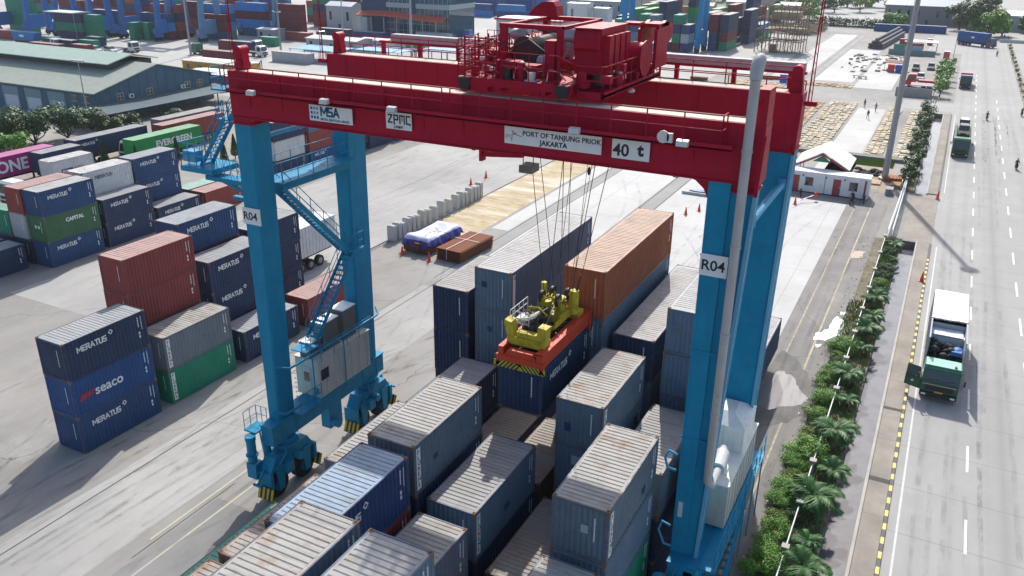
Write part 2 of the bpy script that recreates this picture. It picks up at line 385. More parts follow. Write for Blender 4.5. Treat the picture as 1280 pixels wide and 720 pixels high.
# tyre marks: worn rubber ribbons with a broken, see-through edge
tm, tn, tbb = base('tyre mark', (.06,.058,.055), .9, 0, .1)
v = coords(tn, (1,.35,1), rnd=False); al = mul(tn, ramp(tn, noise(tn, v, 1.1, 7, .7), .42, .72), .20); tn.links.new(al, tbb.inputs['Alpha'])
mb = MB(); tr = random.Random(17)
def ribbon(pts, w_, z):
    vs = []
    for i, p in enumerate(pts):
        a, b = Vector(pts[max(i-1,0)]), Vector(pts[min(i+1,len(pts)-1)]); d = (b-a).normalized(); n_ = Vector((-d.y, d.x))*w_/2
        vs += [(p[0]-n_.x,p[1]-n_.y,z),(p[0]+n_.x,p[1]+n_.y,z)]
    mb.add(vs, [(2*i,2*i+1,2*i+3,2*i+2) for i in range(len(pts)-1)])
zz = .030
for x0, x1, y0, y1, n_ in ((-72,-52,20,110,14),(-46,-36,-5,60,12),(-44,-33,8,50,6),(2.2,5.2,-20,180,9),(6.0,9.0,-20,180,9),(10,13.6,-20,180,5),(-8.3,-4.9,20,110,8),(-38,-10,64,110,8),(-74,-53,44,70,8)):
    for k in range(n_):
        xs, ys_ = tr.uniform(x0,x1), tr.uniform(y0,y1-10); L_ = tr.uniform(12,45); bend = tr.uniform(-.05,.05) if x0 > -9 else tr.uniform(-.35,.35); gauge = 1.9
        for off in (0, gauge):
            pts = [(xs+off+bend*(L_*t)*t*(.5 if x0 > -9 else 1), ys_+L_*t) for t in [q/12 for q in range(13)]]; ribbon(pts, tr.uniform(.22,.34), zz); zz += .00005
tag(mb.build('tyre marks', tm), kind='structure')
# slab edge, raised pavement at left of straw strip
mb = MB(); mb.box(-55.2,66.8,0,-51.4,70.6,.12); mb.box(-51.5,70.6,0,-50.5,182,.10); tag(mb.build('pavement edge', mid), kind='structure')

# ------------------------------------------------------------------ grass strip + plants
rnd = random.Random(11)
verge_m = concrete('verge soil', (.17,.145,.09), .4, .6, .5, 0)
sheet('verge', [(-4.3,15,CX0-.22,98.3), (-3.6,120,CX0-.22,183)], verge_m, .01)
leaf_a = leafm('shrub leaf', (.075,.20,.018), (.16,.34,.035), (.12,.26,.03))
leaf_b = leafm('dark leaf', (.018,.06,.014), (.05,.13,.025), (.03,.085,.02))
leaf_p = leafm('palm leaf', (.018,.085,.014), (.05,.165,.024), (.03,.12,.02))
leaf_y = leafm('yellowish leaf', (.12,.20,.025), (.22,.30,.05), (.10,.20,.03))
leaf_d = leafm('dry leaf', (.20,.13,.05), (.32,.22,.09), (.24,.17,.07))
bark = plain('bark', (.13,.10,.07), .9)
mb = MB()
for i in range(16000):
    y = rnd.uniform(18, 98); lim = -4.55 if y < 78 else -3.3
    x = rnd.uniform(lim, CX0-.05); h = rnd.uniform(.08,.45)*(1 if x < -2.2 else 1.25); a = rnd.uniform(0, 6.28); w_ = rnd.uniform(.02,.07)
    if rnd.random() < .10+.3*math.sin(y*.9)*math.sin(x*2+y*.3): continue
    dx, dy = math.cos(a)*w_, math.sin(a)*w_; tx, ty = rnd.uniform(-.15,.15), rnd.uniform(-.15,.15)
    mb.add([(x-dx,y-dy,0),(x+dx,y+dy,0),(x+tx,y+ty,h)], [(0,1,2)])
for i in range(1500):
    y = rnd.uniform(120, 182); x = rnd.uniform(-3.4, CX0-.05); h = rnd.uniform(.1,.4)
    mb.add([(x-.06,y,0),(x+.06,y,0),(x+rnd.uniform(-.1,.1),y,h)], [(0,1,2)])
tag(mb.build('grass', leafm('grass blade', (.09,.20,.02), (.19,.28,.05), (.17,.19,.07))), kind='stuff')

def leafcloud(n, rx, ry, rz, size, rnd, cz=0, clumps=9, flat=.5):
    """leaf quads spread in clumps over an uneven volume"""
    mb = MB(); cl = []
    for k in range(clumps):
        a = rnd.uniform(0, 6.28); rr = rnd.uniform(.2,.85)**.6
        cl.append((math.cos(a)*rx*rr*.8, math.sin(a)*ry*rr*.8, cz+rnd.uniform(-.55,.8)*rz, rnd.uniform(.28,.5)))
    for i in range(n):
        c = cl[rnd.randrange(clumps)]
        d = Vector((rnd.gauss(0,1), rnd.gauss(0,1), rnd.gauss(0,1))).normalized()*(rnd.random()**.4)
        p = Vector((c[0]+d.x*rx*c[3], c[1]+d.y*ry*c[3], c[2]+d.z*rz*c[3]*1.1))
        nrm = (d+Vector((0,0,.6))+Vector((rnd.uniform(-.6,.6),rnd.uniform(-.6,.6),rnd.uniform(-.6,.6)))).normalized()
        t = nrm.cross(Vector((rnd.uniform(-1,1),rnd.uniform(-1,1),.3))).normalized(); b = nrm.cross(t); s_ = size*rnd.uniform(.6,1.3)
        mb.add([p-t*s_*.5, p+b*s_*flat*.5, p+t*s_*.5, p-b*s_*flat*.5], [(0,1,2,3)])
    return mb
def shrub_proto(name, n, r, h, size, mat, seed):
    rn = random.Random(seed); root = thing(name, 'x', 'shrub')
    st = MB()
    for k in range(6):
        a = rn.uniform(0,6.28); st.tube([(0,0,0),(math.cos(a)*r*.3,math.sin(a)*r*.3,h*.45),(math.cos(a)*r*.6,math.sin(a)*r*.6,h*.85)], [.025,.018,.008], 5)
    st.build('stem', bark, root)
    leafcloud(n, r, r, h*.5, size, rn, h*.5, 10 if n < 1000 else 26).build('foliage', mat, root)
    return root
def frond(mb, base_, ang, L, lift, rn):
    """arching rachis with paired leaflets"""
    d = Vector((math.cos(ang), math.sin(ang), 0)); side = Vector((-d.y, d.x, 0)); pts = []
    for k in range(9):
        t = k/8; pts.append(Vector(base_)+d*(L*t*(1-.12*t))+Vector((0,0,L*(lift*t-(.75+.25*lift)*t*t*.8))))
    mb.tube(pts, [.022*(1-.8*k/8) for k in range(9)], 4)
    for k in range(1, 9):
        for q in (0, .33, .66):
            if k == 8 and q: continue
            p = pts[k].lerp(pts[min(8,k+1)], q); t = (k+q)/8; ll = L*.40*math.sin(math.pi*min(1,t*.82+.12))*rn.uniform(.85,1.1)
            ax = (pts[min(8,k+1)]-pts[k-1]).normalized()
            for sgn in (-1, 1):
                dr = (side*sgn*.9+ax*.75+Vector((0,0,-.28+rn.uniform(-.12,.12)))).normalized()
                wv = ax*.055; e = p+dr*ll; md = p+dr*ll*.5+Vector((0,0,.03))
                mb.add([p-wv*.4, md-wv, e, md+wv, p+wv*.4], [(0,1,2,3,4)])
def palm_proto(name, h, L, nf, seed):
    rn = random.Random(seed); root = thing(name, 'x', 'palm')
    MB().tube([(0,0,0),(.03,.02,h*.4),(.0,.05,h*.8),(.02,.04,h)], [.15,.10,.08,.07], 9).build('trunk', bark, root)
    mb = MB()
    for k in range(nf):
        frond(mb, (.02,.04,h-.05+.15*(k/nf)), k*2.4+rn.uniform(-.2,.2), L*rn.uniform(.8,1.1), rn.uniform(.35,1.15), rn)
    mb.build('crown', leaf_p, root)
    mb = MB()
    for k in range(4): frond(mb, (.02,.04,h-.1), k*1.7+rn.uniform(-.4,.4), L*rn.uniform(.6,.85), rn.uniform(-.1,.1), rn)
    mb.build('dead_frond', leaf_d, root); return root
palms = [palm_proto('palm_tree', 1.1, 1.9, 17, 1), palm_proto('palm_tree', .9, 1.6, 14, 2)]
pl = [(-2.3,40.2,1.0),(-2.35,43.8,1.05),(-2.2,47.6,1.05),(-2.4,52.0,1.15),(-2.3,57.2,1.1),(-2.5,61.0,.95),(-2.4,66.5,1.05),(-2.35,70.0,.9),(-2.3,73.6,1.0),(-2.2,77.5,1.0),(-2.0,37.6,.95),(-2.0,90.5,.7),(-2.0,94.5,.75)]
ord_ = ['first','second','third','fourth','fifth','sixth','seventh','eighth','ninth','tenth','eleventh','twelfth','thirteenth','fourteenth','fifteenth','sixteenth','seventeenth','eighteenth','nineteenth','twentieth','twenty-first','twenty-second','twenty-third','twenty-fourth','twenty-fifth','twenty-sixth','twenty-seventh','twenty-eighth','twenty-ninth','thirtieth','thirty-first','thirty-second','thirty-third','thirty-fourth','thirty-fifth','thirty-sixth']
for i, (x, y, s) in enumerate(sorted(pl, key=lambda q: q[1])):
    s = s*[.82,.62,.9,.7,.78,.58][i % 6]; x += [-.1,.1,-.25,.15][i % 4]; src = palms[i % 2]; lab = 'small green palm beside the drain channel, %s counting up from the bottom edge' % ord_[i]
    if i < 2: src.location = (x,y,0); src['label'] = lab; src['group'] = 'palms along the drain'; src.scale = (s,)*3; src.rotation_euler.z = i*1.3
    else: copy_thing(src, (x,y,0), rnd.uniform(0,6.28), lab, 'palms along the drain', s)
sh = [shrub_proto('shrub', 5200, 1.15, 1.1, .095, leaf_a, 5), shrub_proto('shrub', 4200, .95, .9, .095, leaf_b, 6), shrub_proto('shrub', 3600, .9, .8, .09, leaf_y, 8)]
sl = [(-4.1,37.2,0,1.1),(-4.0,40.2,0,1.0),(-4.2,43.4,0,.95),(-3.5,42.6,1,.8),(-4.0,46.4,2,.9),(-3.9,49.3,0,1.15),(-3.2,51.4,1,.7),(-4.1,52.3,2,.8),(-3.9,57.3,0,1.0),(-4.2,60.2,0,.85),(-3.5,63.6,1,.8),(-3.9,66.3,0,1.1),(-3.1,68.2,2,.8),(-2.9,71.5,1,.8),(-4.3,38.6,0,.9),(-4.2,41.8,2,.9),(-4.1,44.9,0,.9),(-4.2,47.9,0,.9),(-3.3,45.2,1,.7),(-4.1,50.8,2,.9),(-4.2,54.6,0,.8),(-3.2,58.8,1,.7),(-3.8,62.0,0,.9),(-3.9,64.8,2,.8),(-3.2,39.2,1,.7),(-2.5,80.5,1,1.),(-2.6,82.6,0,.75),(-2.3,84.8,1,1.),(-2.3,87.4,1,.9),(-2.4,92.5,1,.95),(-2.3,96.6,1,1.0),(-1.9,45.5,2,.6),(-1.9,54.6,2,.6)]
used = set()
for i, (x, y, k, s) in enumerate(sorted(sl, key=lambda q: q[1])):
    lab = '%s shrub beside the white pipe fence, %s up from the bottom edge' % (['bright green','dark green','yellowish green'][k], ord_[i])
    if k not in used: used.add(k); o = sh[k]; o.location = (x,y,0); o.scale = (s,)*3; o['label'] = lab; o['group'] = 'shrubs in the verge'
    else: copy_thing(sh[k], (x,y,0), rnd.uniform(0,6.28), lab, 'shrubs in the verge', (s*rnd.uniform(.9,1.1), s*rnd.uniform(.9,1.2), s))
# trees in the far part of the drain verge
tr_i = [0]
def tree(name, label, x, y, h, r, mat, cat='tree', group=None, n=1600, size=.35, seed=0, trunk_h=.35, ry=None):
    rn = random.Random(seed or int(x*13+y*7)); root = thing(name, label, cat, (x,y,0), 0, group); ry = ry or r
    t = MB(); th = h*trunk_h; t.tube([(0,0,0),(.05*r,0,th*.6),(0,.05*r,th),(0,0,h*.7)], [.05*h,.035*h,.028*h,.01*h], 7)
    for k in range(6):
        a = k*1.05+rn.uniform(-.3,.3); t.tube([(0,0,th*.8),(math.cos(a)*r*.35,math.sin(a)*ry*.35,th+h*.15),(math.cos(a)*r*.7,math.sin(a)*ry*.7,h*.68)], [.02*h,.013*h,.004*h], 5)
    t.build('trunk', bark, root)
    cz = (th+h)/2*1.02
    leafcloud(n, r, ry, (h-th)*.55, size, rn, cz, 14, .7).build('crown', mat, root); return root
gk = 'bushy trees lining the far stretch of the drain'
for i, (x, y, h, r) in enumerate([(-2.6,122,3.2,1.4),(-2.6,127,3.6,1.5),(-2.4,133,3.2,1.4),(-2.8,139,3.4,1.5),(-2.5,145,3.4,1.5),(-2.8,151,3.2,1.5),(-2.6,157,3.6,1.6),(-2.7,164,3.2,1.6),(-2.5,171,3.4,1.6),(-2.8,178,3.2,1.5)]):
    tree('drain_tree', 'dark green bushy tree beside the far drain, %s from the driveway slab' % ord_[i], x, y, h, r, leaf_b, group=gk, n=700, size=.3)
for i, (x, y, h, r) in enumerate([(-1.6,204,3.6,2.2),(-1.9,213,3.4,2.2),(-1.7,222,3.6,2.2),(-1.6,231,3.4,2.2),(-1.9,240,3.4,2.2),(-1.4,249,3.2,2)]):
    tree('roadside_tree', 'green roadside tree by the far corner, %s going away from the camera' % ord_[i], x, y, h, r, leaf_a, group='roadside trees past the junction', n=650, size=.42)

mb = MB(); lr = random.Random(13)
for i in range(420):
    x = lr.choice([lr.uniform(-5.2,-4.2), lr.uniform(-4.4,-1.8), lr.uniform(-4.4,-1.8)]); y = lr.uniform(34,98); z0 = .125 if x > 0 else .02; s_ = lr.uniform(.03,.14); a = lr.uniform(0,3)
    mb.cur = lr.randrange(3); mb.bar((x,y,z0+.01),(x+math.cos(a)*s_,y+math.sin(a)*s_*1.6,z0+.02), s_*.6, .02)
tag(mb.build('litter', [plain('litter pale', (.6,.6,.57), .8), plain('litter brown', (.20,.13,.07), .9), plain('litter dark', (.06,.06,.05), .9)]), kind='stuff')
# ------------------------------------------------------------------ pipe fence with concrete posts
whitem = plain('white paint', (.80,.80,.78), .6, var=.08); postm = plain('post concrete', (.42,.39,.35), .85, var=.1)
ys = [34.2,38.6,43.0,47.6,52.4,57.9,63.3,68.6,74,79.4,84.8,90.2,96.2]
gf = 'posts of the verge fence'
root = thing('pipe_fence', 'white pipe rail fence with square concrete post caps running through the verge', 'fence', (-3.2,34,0))
for k, y in enumerate(ys):
    mb = MB(); mb.box(-.1,y-34-.1,0,.1,y-34+.1,1.0); mb.box(-.2,y-34-.2,1.0,.2,y-34+.2,1.1); mb.build('post', postm, root)
mb = MB()
for k in range(len(ys)-1): mb.cyl((0,ys[k]-34,.85),(0,ys[k+1]-34,.85),.04,n=8)
mb.build('rail', whitem, root)
root = thing('pipe_gate', 'pair of long white sliding gate rails beside the driveway slab', 'gate', (-3.1,98,0))
mb = MB()
for dx in (0,.45):
    for z in (.35,.8,1.25): mb.cyl((dx,0,z),(dx*.2+.3,33,z),.05,n=6)
    for k in range(12): mb.bar((dx*(1-k/14)+.02*k,k*3,0),(dx*(1-k/14)+.02*k,k*3,1.25),.06)
mb.build('rail', whitem, root)
root = thing('pipe_fence', 'low white pipe fence along the trees of the far drain', 'fence', (-3.3,121,0))
mb = MB()
for k in range(13): mb.box(-.08,k*5-.08,0,.08,k*5+.08,1.0)
mb.build('post', postm, root); mb = MB(); mb.cyl((0,0,.8),(0,60,.8),.045,n=6); mb.build('rail', whitem, root)
# light mast
root = thing('light_mast', 'very tall tapered grey steel mast standing at the corner of the white site office', 'lamp mast', (-5.7,125.3,0))
gal = plain('galvanised steel', (.30,.31,.33), .5, .3, .1)
MB().cyl((0,0,0),(0,0,30.5),.44,.25,16).build('pole', gal, root); MB().cyl((0,0,0),(0,0,.35),.85,.85,16).build('base_flange', gal, root)
mb = MB(); mb.cyl((0,0,30.5),(0,0,30.7),.6,.6,12)
for k in range(8): a = k*.785; mb.box(math.cos(a)*.7-.15,math.sin(a)*.7-.15,30.3,math.cos(a)*.7+.15,math.sin(a)*.7+.15,30.7)
mb.build('lamp_ring', gal, root)
mb = MB()
for k in range(54): mb.bar((-.35,-.62,2+k*.5),(.35,-.62,2+k*.5),.04)
mb.bar((-.35,-.6,1.5),(-.35,-.4,29),.05); mb.bar((.35,-.6,1.5),(.35,-.4,29),.05); mb.build('ladder', gal, root)
# ================================================================== containers
CW, CH = 2.438, 2.591
def corr(mb, axis, a, b, z0, z1, face, inner, pitch=.28):
    """corrugated wall panel between a and b; 'face' outer coordinate, 'inner' recessed coordinate; axis = running direction"""
    n = max(3, round((b-a)/pitch)); p = (b-a)/n; pts = []
    for i in range(n):
        s = a+i*p; pts += [(s, face), (s+p*.25, face), (s+p*.5, inner), (s+p*.75, inner)]
    pts.append((b, face))
    vs = []
    for s, c in pts:
        for z in (z0, z1): vs.append((c, s, z) if axis == 'y' else (s, c, z))
    mb.add(vs, [(2*i, 2*i+2, 2*i+3, 2*i+1) for i in range(len(pts)-1)])
def cont_meshes(L, H=CH, detail=True):
    key = ('cont', L, H, detail)
    if key in MATS: return MATS[key]
    W = CW; out = {}
    mb = MB(); pit = .28 if detail else .6
    corr(mb, 'y', .15, L-.15, .15, H-.09, W-.012, W-.05, pit); corr(mb, 'y', .15, L-.15, .15, H-.09, .012, .05, pit)
    corr(mb, 'x', .14, W-.14, .15, H-.10, .02, .062, .25 if detail else .5)
    if not detail: corr(mb, 'x', .14, W-.14, .15, H-.10, L-.02, L-.04, 1.1)
    mb.box(.1,.1,.10,W-.1,L-.1,.14)
    out['walls'] = mb.mesh('walls')
    # roof panel with pressed grooves
    mb = MB(); n = round((L-.5)/(.262 if detail else .6)); p = (L-.5)/n; pts = [(.09, H-.022), (.25, H-.022)]
    for i in range(n):
        s = .25+i*p; pts += [(s+p*.10, H-.010), (s+p*.78, H-.010), (s+p*.86, H-.040), (s+p*.94, H-.040)]
    pts += [(L-.25, H-.022), (L-.09, H-.022)]
    vs = []
    for s, z in pts: vs += [(.16, s, z), (W-.16, s, z)]
    mb.add(vs, [(2*i, 2*i+1, 2*i+3, 2*i+2) for i in range(len(pts)-1)])
    mb.box(.05,.1,H-.035,.16,L-.1,H-.016); mb.box(W-.16,.1,H-.035,W-.05,L-.1,H-.016)
    out['roof'] = mb.mesh('roof')
    mb = MB()
    for x0 in (0, W-.14):
        for y0 in (0, L-.15): mb.box(x0, y0, .11, x0+.14, y0+.15, H-.11)
    for x0 in (0, W-.06): mb.box(x0,.15,.02,x0+.06,L-.15,.16); mb.box(x0,.15,H-.10,x0+.06,L-.15,H-.008)
    for y0 in (0, L-.07): mb.box(.14,y0,.02,W-.14,y0+.07,.15); mb.box(.14,y0,H-.12,W-.14,y0+.07,H-.01)
    mb.mat(1)
    for x0 in (-.003, W-.165+.003):
        for y0 in (-.003, L-.178+.003):
            for z0 in (0, H-.118):
                mb.box(x0, y0, z0, x0+.165, y0+.178, z0+.118)
                mb.mat(2); mb.box(x0+.05, y0+.04, z0+.1182 if z0 else z0+.03, x0+.115, y0+.135, z0+.1195 if z0 else z0+.05); mb.mat(1)
    out['frame'] = mb.mesh('frame')
    mb = MB()
    if detail:
        for k in range(2):
            x0 = .15+k*(W-.3)/2; mb.box(x0, L-.075, .16, x0+(W-.3)/2-.015, L-.03, H-.13)
        mb.mat(1)
        for x in (.45,.95,W-.95,W-.45): mb.cyl((x,L-.0,.1),(x,L-.0,H-.14),.018,n=6); mb.box(x-.03,L-.03,1.0,x+.28,L-.005,1.06)
        out['doors'] = mb.mesh('doors')
    MATS[key] = out; return out
darkm = plain('dark opening', (.015,.013,.012), .9, var=0)
white_ink = plain('white lettering', (.82,.82,.80), .6, var=.06); dark_ink = plain('dark lettering', (.03,.04,.06), .6, var=0)
casting = paint('rusty casting', (.20,.12,.08), .8, .5, .8)
CM = {  # name: (wall colour, roof colour, dust amount, rust, walls rust)
 'navy': ((.022,.042,.100), (.31,.34,.37), .55, .2, .10), 'blue': ((.02,.065,.165), (.30,.35,.40), .6, .2, .12),
 'royal': ((.014,.07,.22), (.25,.33,.43), .5, .15, .06), 'steel': ((.115,.18,.255), (.31,.32,.33), .8, .6, .3),
 'steelrust': ((.115,.165,.215), (.38,.365,.34), .95, .95, .5), 'greyblue': ((.16,.19,.22), (.38,.37,.35), .9, .85, .4),
 'deepblue': ((.018,.05,.15), (.30,.42,.55), .35, .12, .05), 'red': ((.27,.05,.045), (.50,.25,.22), .5, .25, .15),
 'darkred': ((.13,.02,.025), (.40,.2,.18), .4, .1, .05), 'orange': ((.33,.095,.040), (.56,.36,.24), .45, .4, .22),
 'green': ((.012,.22,.13), (.10,.42,.30), .25, .1, .05), 'forest': ((.045,.14,.065), (.2,.3,.22), .4, .1, .15),
 'white': ((.55,.56,.56), (.66,.66,.64), .35, .05, .03), 'lightgrey': ((.36,.39,.43), (.5,.5,.5), .5, .1, .03),
 'tan': ((.20,.13,.10), (.44,.34,.26), .8, 1.4, .5), 'magenta': ((.36,.015,.18), (.60,.12,.36), .3, .02, .01),
 'evergreen': ((.015,.27,.07), (.22,.52,.26), .35, .03, .02), 'brightblue': ((.03,.20,.50), (.2,.4,.6), .4, .05, .03),
 'brown': ((.10,.06,.045), (.24,.19,.15), .7, .9, .4), 'maroon': ((.15,.022,.035), (.35,.16,.16), .4, .1, .05), 'mint': ((.10,.02,.02),(.33,.55,.45),.3,.05,.05)}
def cmats(k):
    c, rc, dust, rust, wr = CM[k]
    return (paint('cont wall '+k, c, .42, .18, wr, tuple(x*.35+.06 for x in c), .3, .015), roofm('cont roof '+k, rc, rust=rust, amt=dust),
            paint('cont frame '+k, tuple(x*.85+.01 for x in c), .5, .4, max(.4, wr*2.5)))
steelrod = plain('lock rod', (.25,.25,.26), .5, .5, .1)
def container(label, x, y, z, key='navy', L=6.058, H=CH, rz=0, group=None, brand=None, marks=True, strip=None, detail=True, roofkey=None, name=None, endmark=True, fit=False):
    ms = cont_meshes(L, H, detail); wm_, rm, fm = cmats(key)
    if roofkey: rm = cmats(roofkey)[1]
    root = thing(name or 'shipping_container', label, 'container', (x,y,z), rz, group)
    def put(nm, me, mats):
        if not me.materials:
            for m_ in mats: me.materials.append(m_)
        o = bpy.data.objects.new(nm, me); COL.objects.link(o); o.parent = root; omat(o, mats); return o
    put('walls', ms['walls'], [wm_]); put('roof', ms['roof'], [rm]); put('frame', ms['frame'], [fm, casting, darkm])
    if 'doors' in ms: put('doors', ms['doors'], [wm_, steelrod])
    W = CW
    if marks:
        key2 = ('marks', L, H, endmark)
        if key2 not in MATS:
            mb = MB(); rn = random.Random(3)
            xx = W+.002
            for cidx, (yo, n, s) in enumerate(((.38,9,.05),(.62,5,.07),(.62,2,.12))):
                z0 = H-.32 if cidx < 2 else H-1.35
                for i in range(n): mb.box(W-.008, L-yo-s*.5, z0-i*s*2.1, xx, L-yo+s*.5, z0-i*s*2.1-s*1.5)
            if endmark:
                for i in range(11): mb.box(W-.62, .012, H-.5-i*.105, W-.56, .0185, H-.5-i*.105-.075)
            MATS[key2] = mb.mesh('number_marks')
        put('number_marks', MATS[key2], [white_ink])
    if strip:
        a, b, wd = .30, .30+.26, 1
        mb = MB(); mb.box(W-.010,.20,H-2.35,W+.004,.50,H-.22); mb.build('name_strip', white_ink, root)
        n = len(strip)
        for i, ch in enumerate(strip):
            text(ch, (W+.005, .26, H-.52-i*(1.95/n)), .30, dark_ink, root, '+x', bold=.005)
    if brand == 'meratus':
        stroke('MERATUS', (W+.004, .95, H-.92), .33, .085, white_ink, root)
        mb = MB(); c = (3.38, H-.48)
        q = [(c[0]+dy, c[1]+dz) for dy, dz in ((0,-.19),(.19,0),(0,.19),(-.19,0))]; q2 = [(c[0]+dy, c[1]+dz) for dy, dz in ((0,-.10),(.10,0),(0,.10),(-.10,0))]
        xx = W+.004
        mb.add([(xx,)+p for p in q]+[(xx,)+p for p in q2], [(0,1,5,4),(1,2,6,5),(2,3,7,6),(3,0,4,7)]); mb.build('emblem', white_ink, root)
    elif brand: brand(root)
    if key in ('steel','steelrust','greyblue') and detail and L < 20:
        rr = random.Random(int(x*31+y*17+z*7))
        for q in range(rr.choice([1,2,2])):
            if q == 0: x0, z0 = rr.uniform(.3,1.7), rr.uniform(.3,1.8); mb = MB(); mb.box(x0,.0105,z0,x0+rr.uniform(.25,.6),.0185,z0+rr.uniform(.3,.6))
            else: y0, z0 = rr.uniform(.9,L-1.2), rr.uniform(.3,1.8); mb = MB(); mb.box(W-.0095,y0,z0,W-.002,y0+rr.uniform(.3,.8),z0+rr.uniform(.25,.6))
            mb.build('repair_patch', rr.choice([cmats('navy')[0], cmats('blue')[0], cmats('lightgrey')[0], cmats('steelrust')[0]]), root)
    return root

# ---- stack under the crane: bay starts and row left edges
def ordl(i, n): return ['bottom','second','third','fourth','fifth'][i] if i < n-1 else 'top'
center = [
 # row x, bay y, L, list bottom->top of (key, options)
 ('R-1 bay0', -25.6, 18.7, 6.058, [('green',{}),('green',{'roofkey':'green'})], 'nearest stack beside the left wheels'),
 ('R-1 bay-1', -25.6, 12.3, 6.058, [('green',{}),('green',{})], 'stack at the lower left frame edge'),
 ('R-1 bay3', -25.5, 39.4, 6.058, [('navy',{}),('navy',{}),('navy',{}),('navy',{'roofkey':'steel'})], 'far left stack behind the left wheels'),
 ('R0 bay0', -22.75, 18.7, 6.058, [('brown',{}),('brown',{}),('tan',{})], 'second row left of the light blue roof'),
 ('R0 bay-1', -22.75, 12.2, 6.058, [('brown',{}),('brown',{}),('tan',{})], 'second row at the lower left frame edge'),
 ('R0 bay1', -22.75, 25.4, 6.058, [('navy',{}),('steel',{}),('greyblue',{})], 'row just left of the rusty white roof'),
 ('R0 bay2', -22.75, 32.1, 6.058, [('navy',{}),('navy',{}),('navy',{'roofkey':'navy'})], 'row behind the rusty white roof'),
 ('R0 bay3', -22.75, 39.7, 12.192, [('navy',{}),('steel',{}),('steel',{}),('steel',{}),('steel',{'roofkey':'lightgrey','strip':'O'})], 'long pale roofed stack beside the spreader'),
 ('R1 bay0', -19.95, 18.7, 6.058, [('darkred',{}),('darkred',{}),('red',{}),('deepblue',{'brand':'meratus2','roofkey':'deepblue'})], 'light blue roofed stack in the foreground'),
 ('R1 bay1', -20.1, 25.4, 6.058, [('navy',{}),('steel',{}),('navy',{}),('steelrust',{'strip':'FLORENS'})], 'tall stack right of the left wheels'),
 ('R1 bay2', -20.0, 32.0, 6.058, [('navy',{}),('greyblue',{'roofkey':'brown'})], 'low stack under the lifted box'),
 ('R2 bay-1', -17.05, 11.7, 6.058, [('navy',{}),('navy',{}),('navy',{}),('navy',{}),('steelrust',{})], 'rusty tan roofed stack at the bottom edge'),
 ('R2 bay0', -17.0, 18.6, 6.058, [('navy',{}),('steel',{}),('steelrust',{'roofkey':'steelrust'})], 'tan stack right of the light blue roof'),
 ('R2 bay1', -17.2, 25.6, 6.058, [('navy',{}),('navy',{}),('steel',{'strip':'FLORENS'})], 'stack with the diagonal sunbeam across its roof'),
 ('R2 bay2', -17.15, 32.1, 6.058, [('brown',{}),('brown',{})], 'low brown stack under the spreader'),
 ('R2 bay3', -16.95, 39.5, 12.192, [('steel',{}),('steel',{}),('steel',{}),('steel',{}),('orange',{})], 'orange topped stack'),
 ('R3 bay-1', -14.1, 11.6, 6.058, [('navy',{}),('navy',{}),('navy',{}),('navy',{}),('steel',{})], 'grey blue roof at the bottom edge'),
 ('R3 bay0', -14.1, 18.7, 6.058, [('navy',{}),('darkred',{})], 'deep red box between the foreground stacks'),
 ('R3 bay1', -14.1, 25.3, 6.058, [('navy',{}),('brown',{})], 'low brown roofed stack in the dark gap'),
 ('R3 bay2', -14.05, 32.35, 6.058, [('navy',{}),('steel',{}),('steel',{}),('steelrust',{'strip':'FLORENS'})], 'stack right of the lifted box'),
 ('R3 bay3', -14.2, 40.3, 12.192, [('navy',{}),('navy',{}),('steel',{}),('navy',{'roofkey':'lightgrey'})], 'long stack right of the orange box'),
 ('R4 bay0', -11.1, 18.7, 6.058, [('navy',{}),('navy',{}),('steel',{'roofkey':'steelrust'})], 'bottom edge stack before the tall blue one'),
 ('R4 bay1', -11.0, 25.25, 6.058, [('navy',{}),('green',{}),('steel',{}),('steelrust',{'strip':'FLORENS'})], 'tall blue stack left of the right crane leg'),
 ('R4 bay2', -10.95, 32.2, 6.058, [('navy',{}),('navy',{}),('greyblue',{'roofkey':'steel'})], 'grey roofed stack touching the right crane leg'),
 ('R4 bay3', -10.95, 39.4, 12.192, [('navy',{}),('steel',{}),('steel',{}),('steel',{}),('steel',{'roofkey':'lightgrey'})], 'tallest stack just left of the right crane leg'),
]
COLN = {'navy':'navy blue','blue':'dark blue','royal':'royal blue','steel':'weathered steel blue','steelrust':'rust-streaked grey blue','greyblue':'faded grey blue','deepblue':'deep blue','red':'brick red','darkred':'dark red','orange':'orange','green':'sea green','forest':'forest green','white':'white','lightgrey':'light grey','tan':'rusty tan','magenta':'magenta','evergreen':'bright green','brightblue':'bright blue','brown':'rusty brown','maroon':'maroon','mint':'dull red'}
def merat2(root): 
    stroke('MERATUS', (CW+.004, .6, CH-.92), .33, .085, white_ink, root)
    mb = MB(); c = (3.03, CH-.48); q = [(c[0]+a, c[1]+b) for a, b in ((0,-.19),(.19,0),(0,.19),(-.19,0))]; q2 = [(c[0]+a, c[1]+b) for a, b in ((0,-.10),(.10,0),(0,.10),(-.10,0))]
    mb.add([(CW+.004,)+p for p in q]+[(CW+.004,)+p for p in q2], [(0,1,5,4),(1,2,6,5),(2,3,7,6),(3,0,4,7)]); mb.build('emblem', white_ink, root)
rnc = random.Random(21)
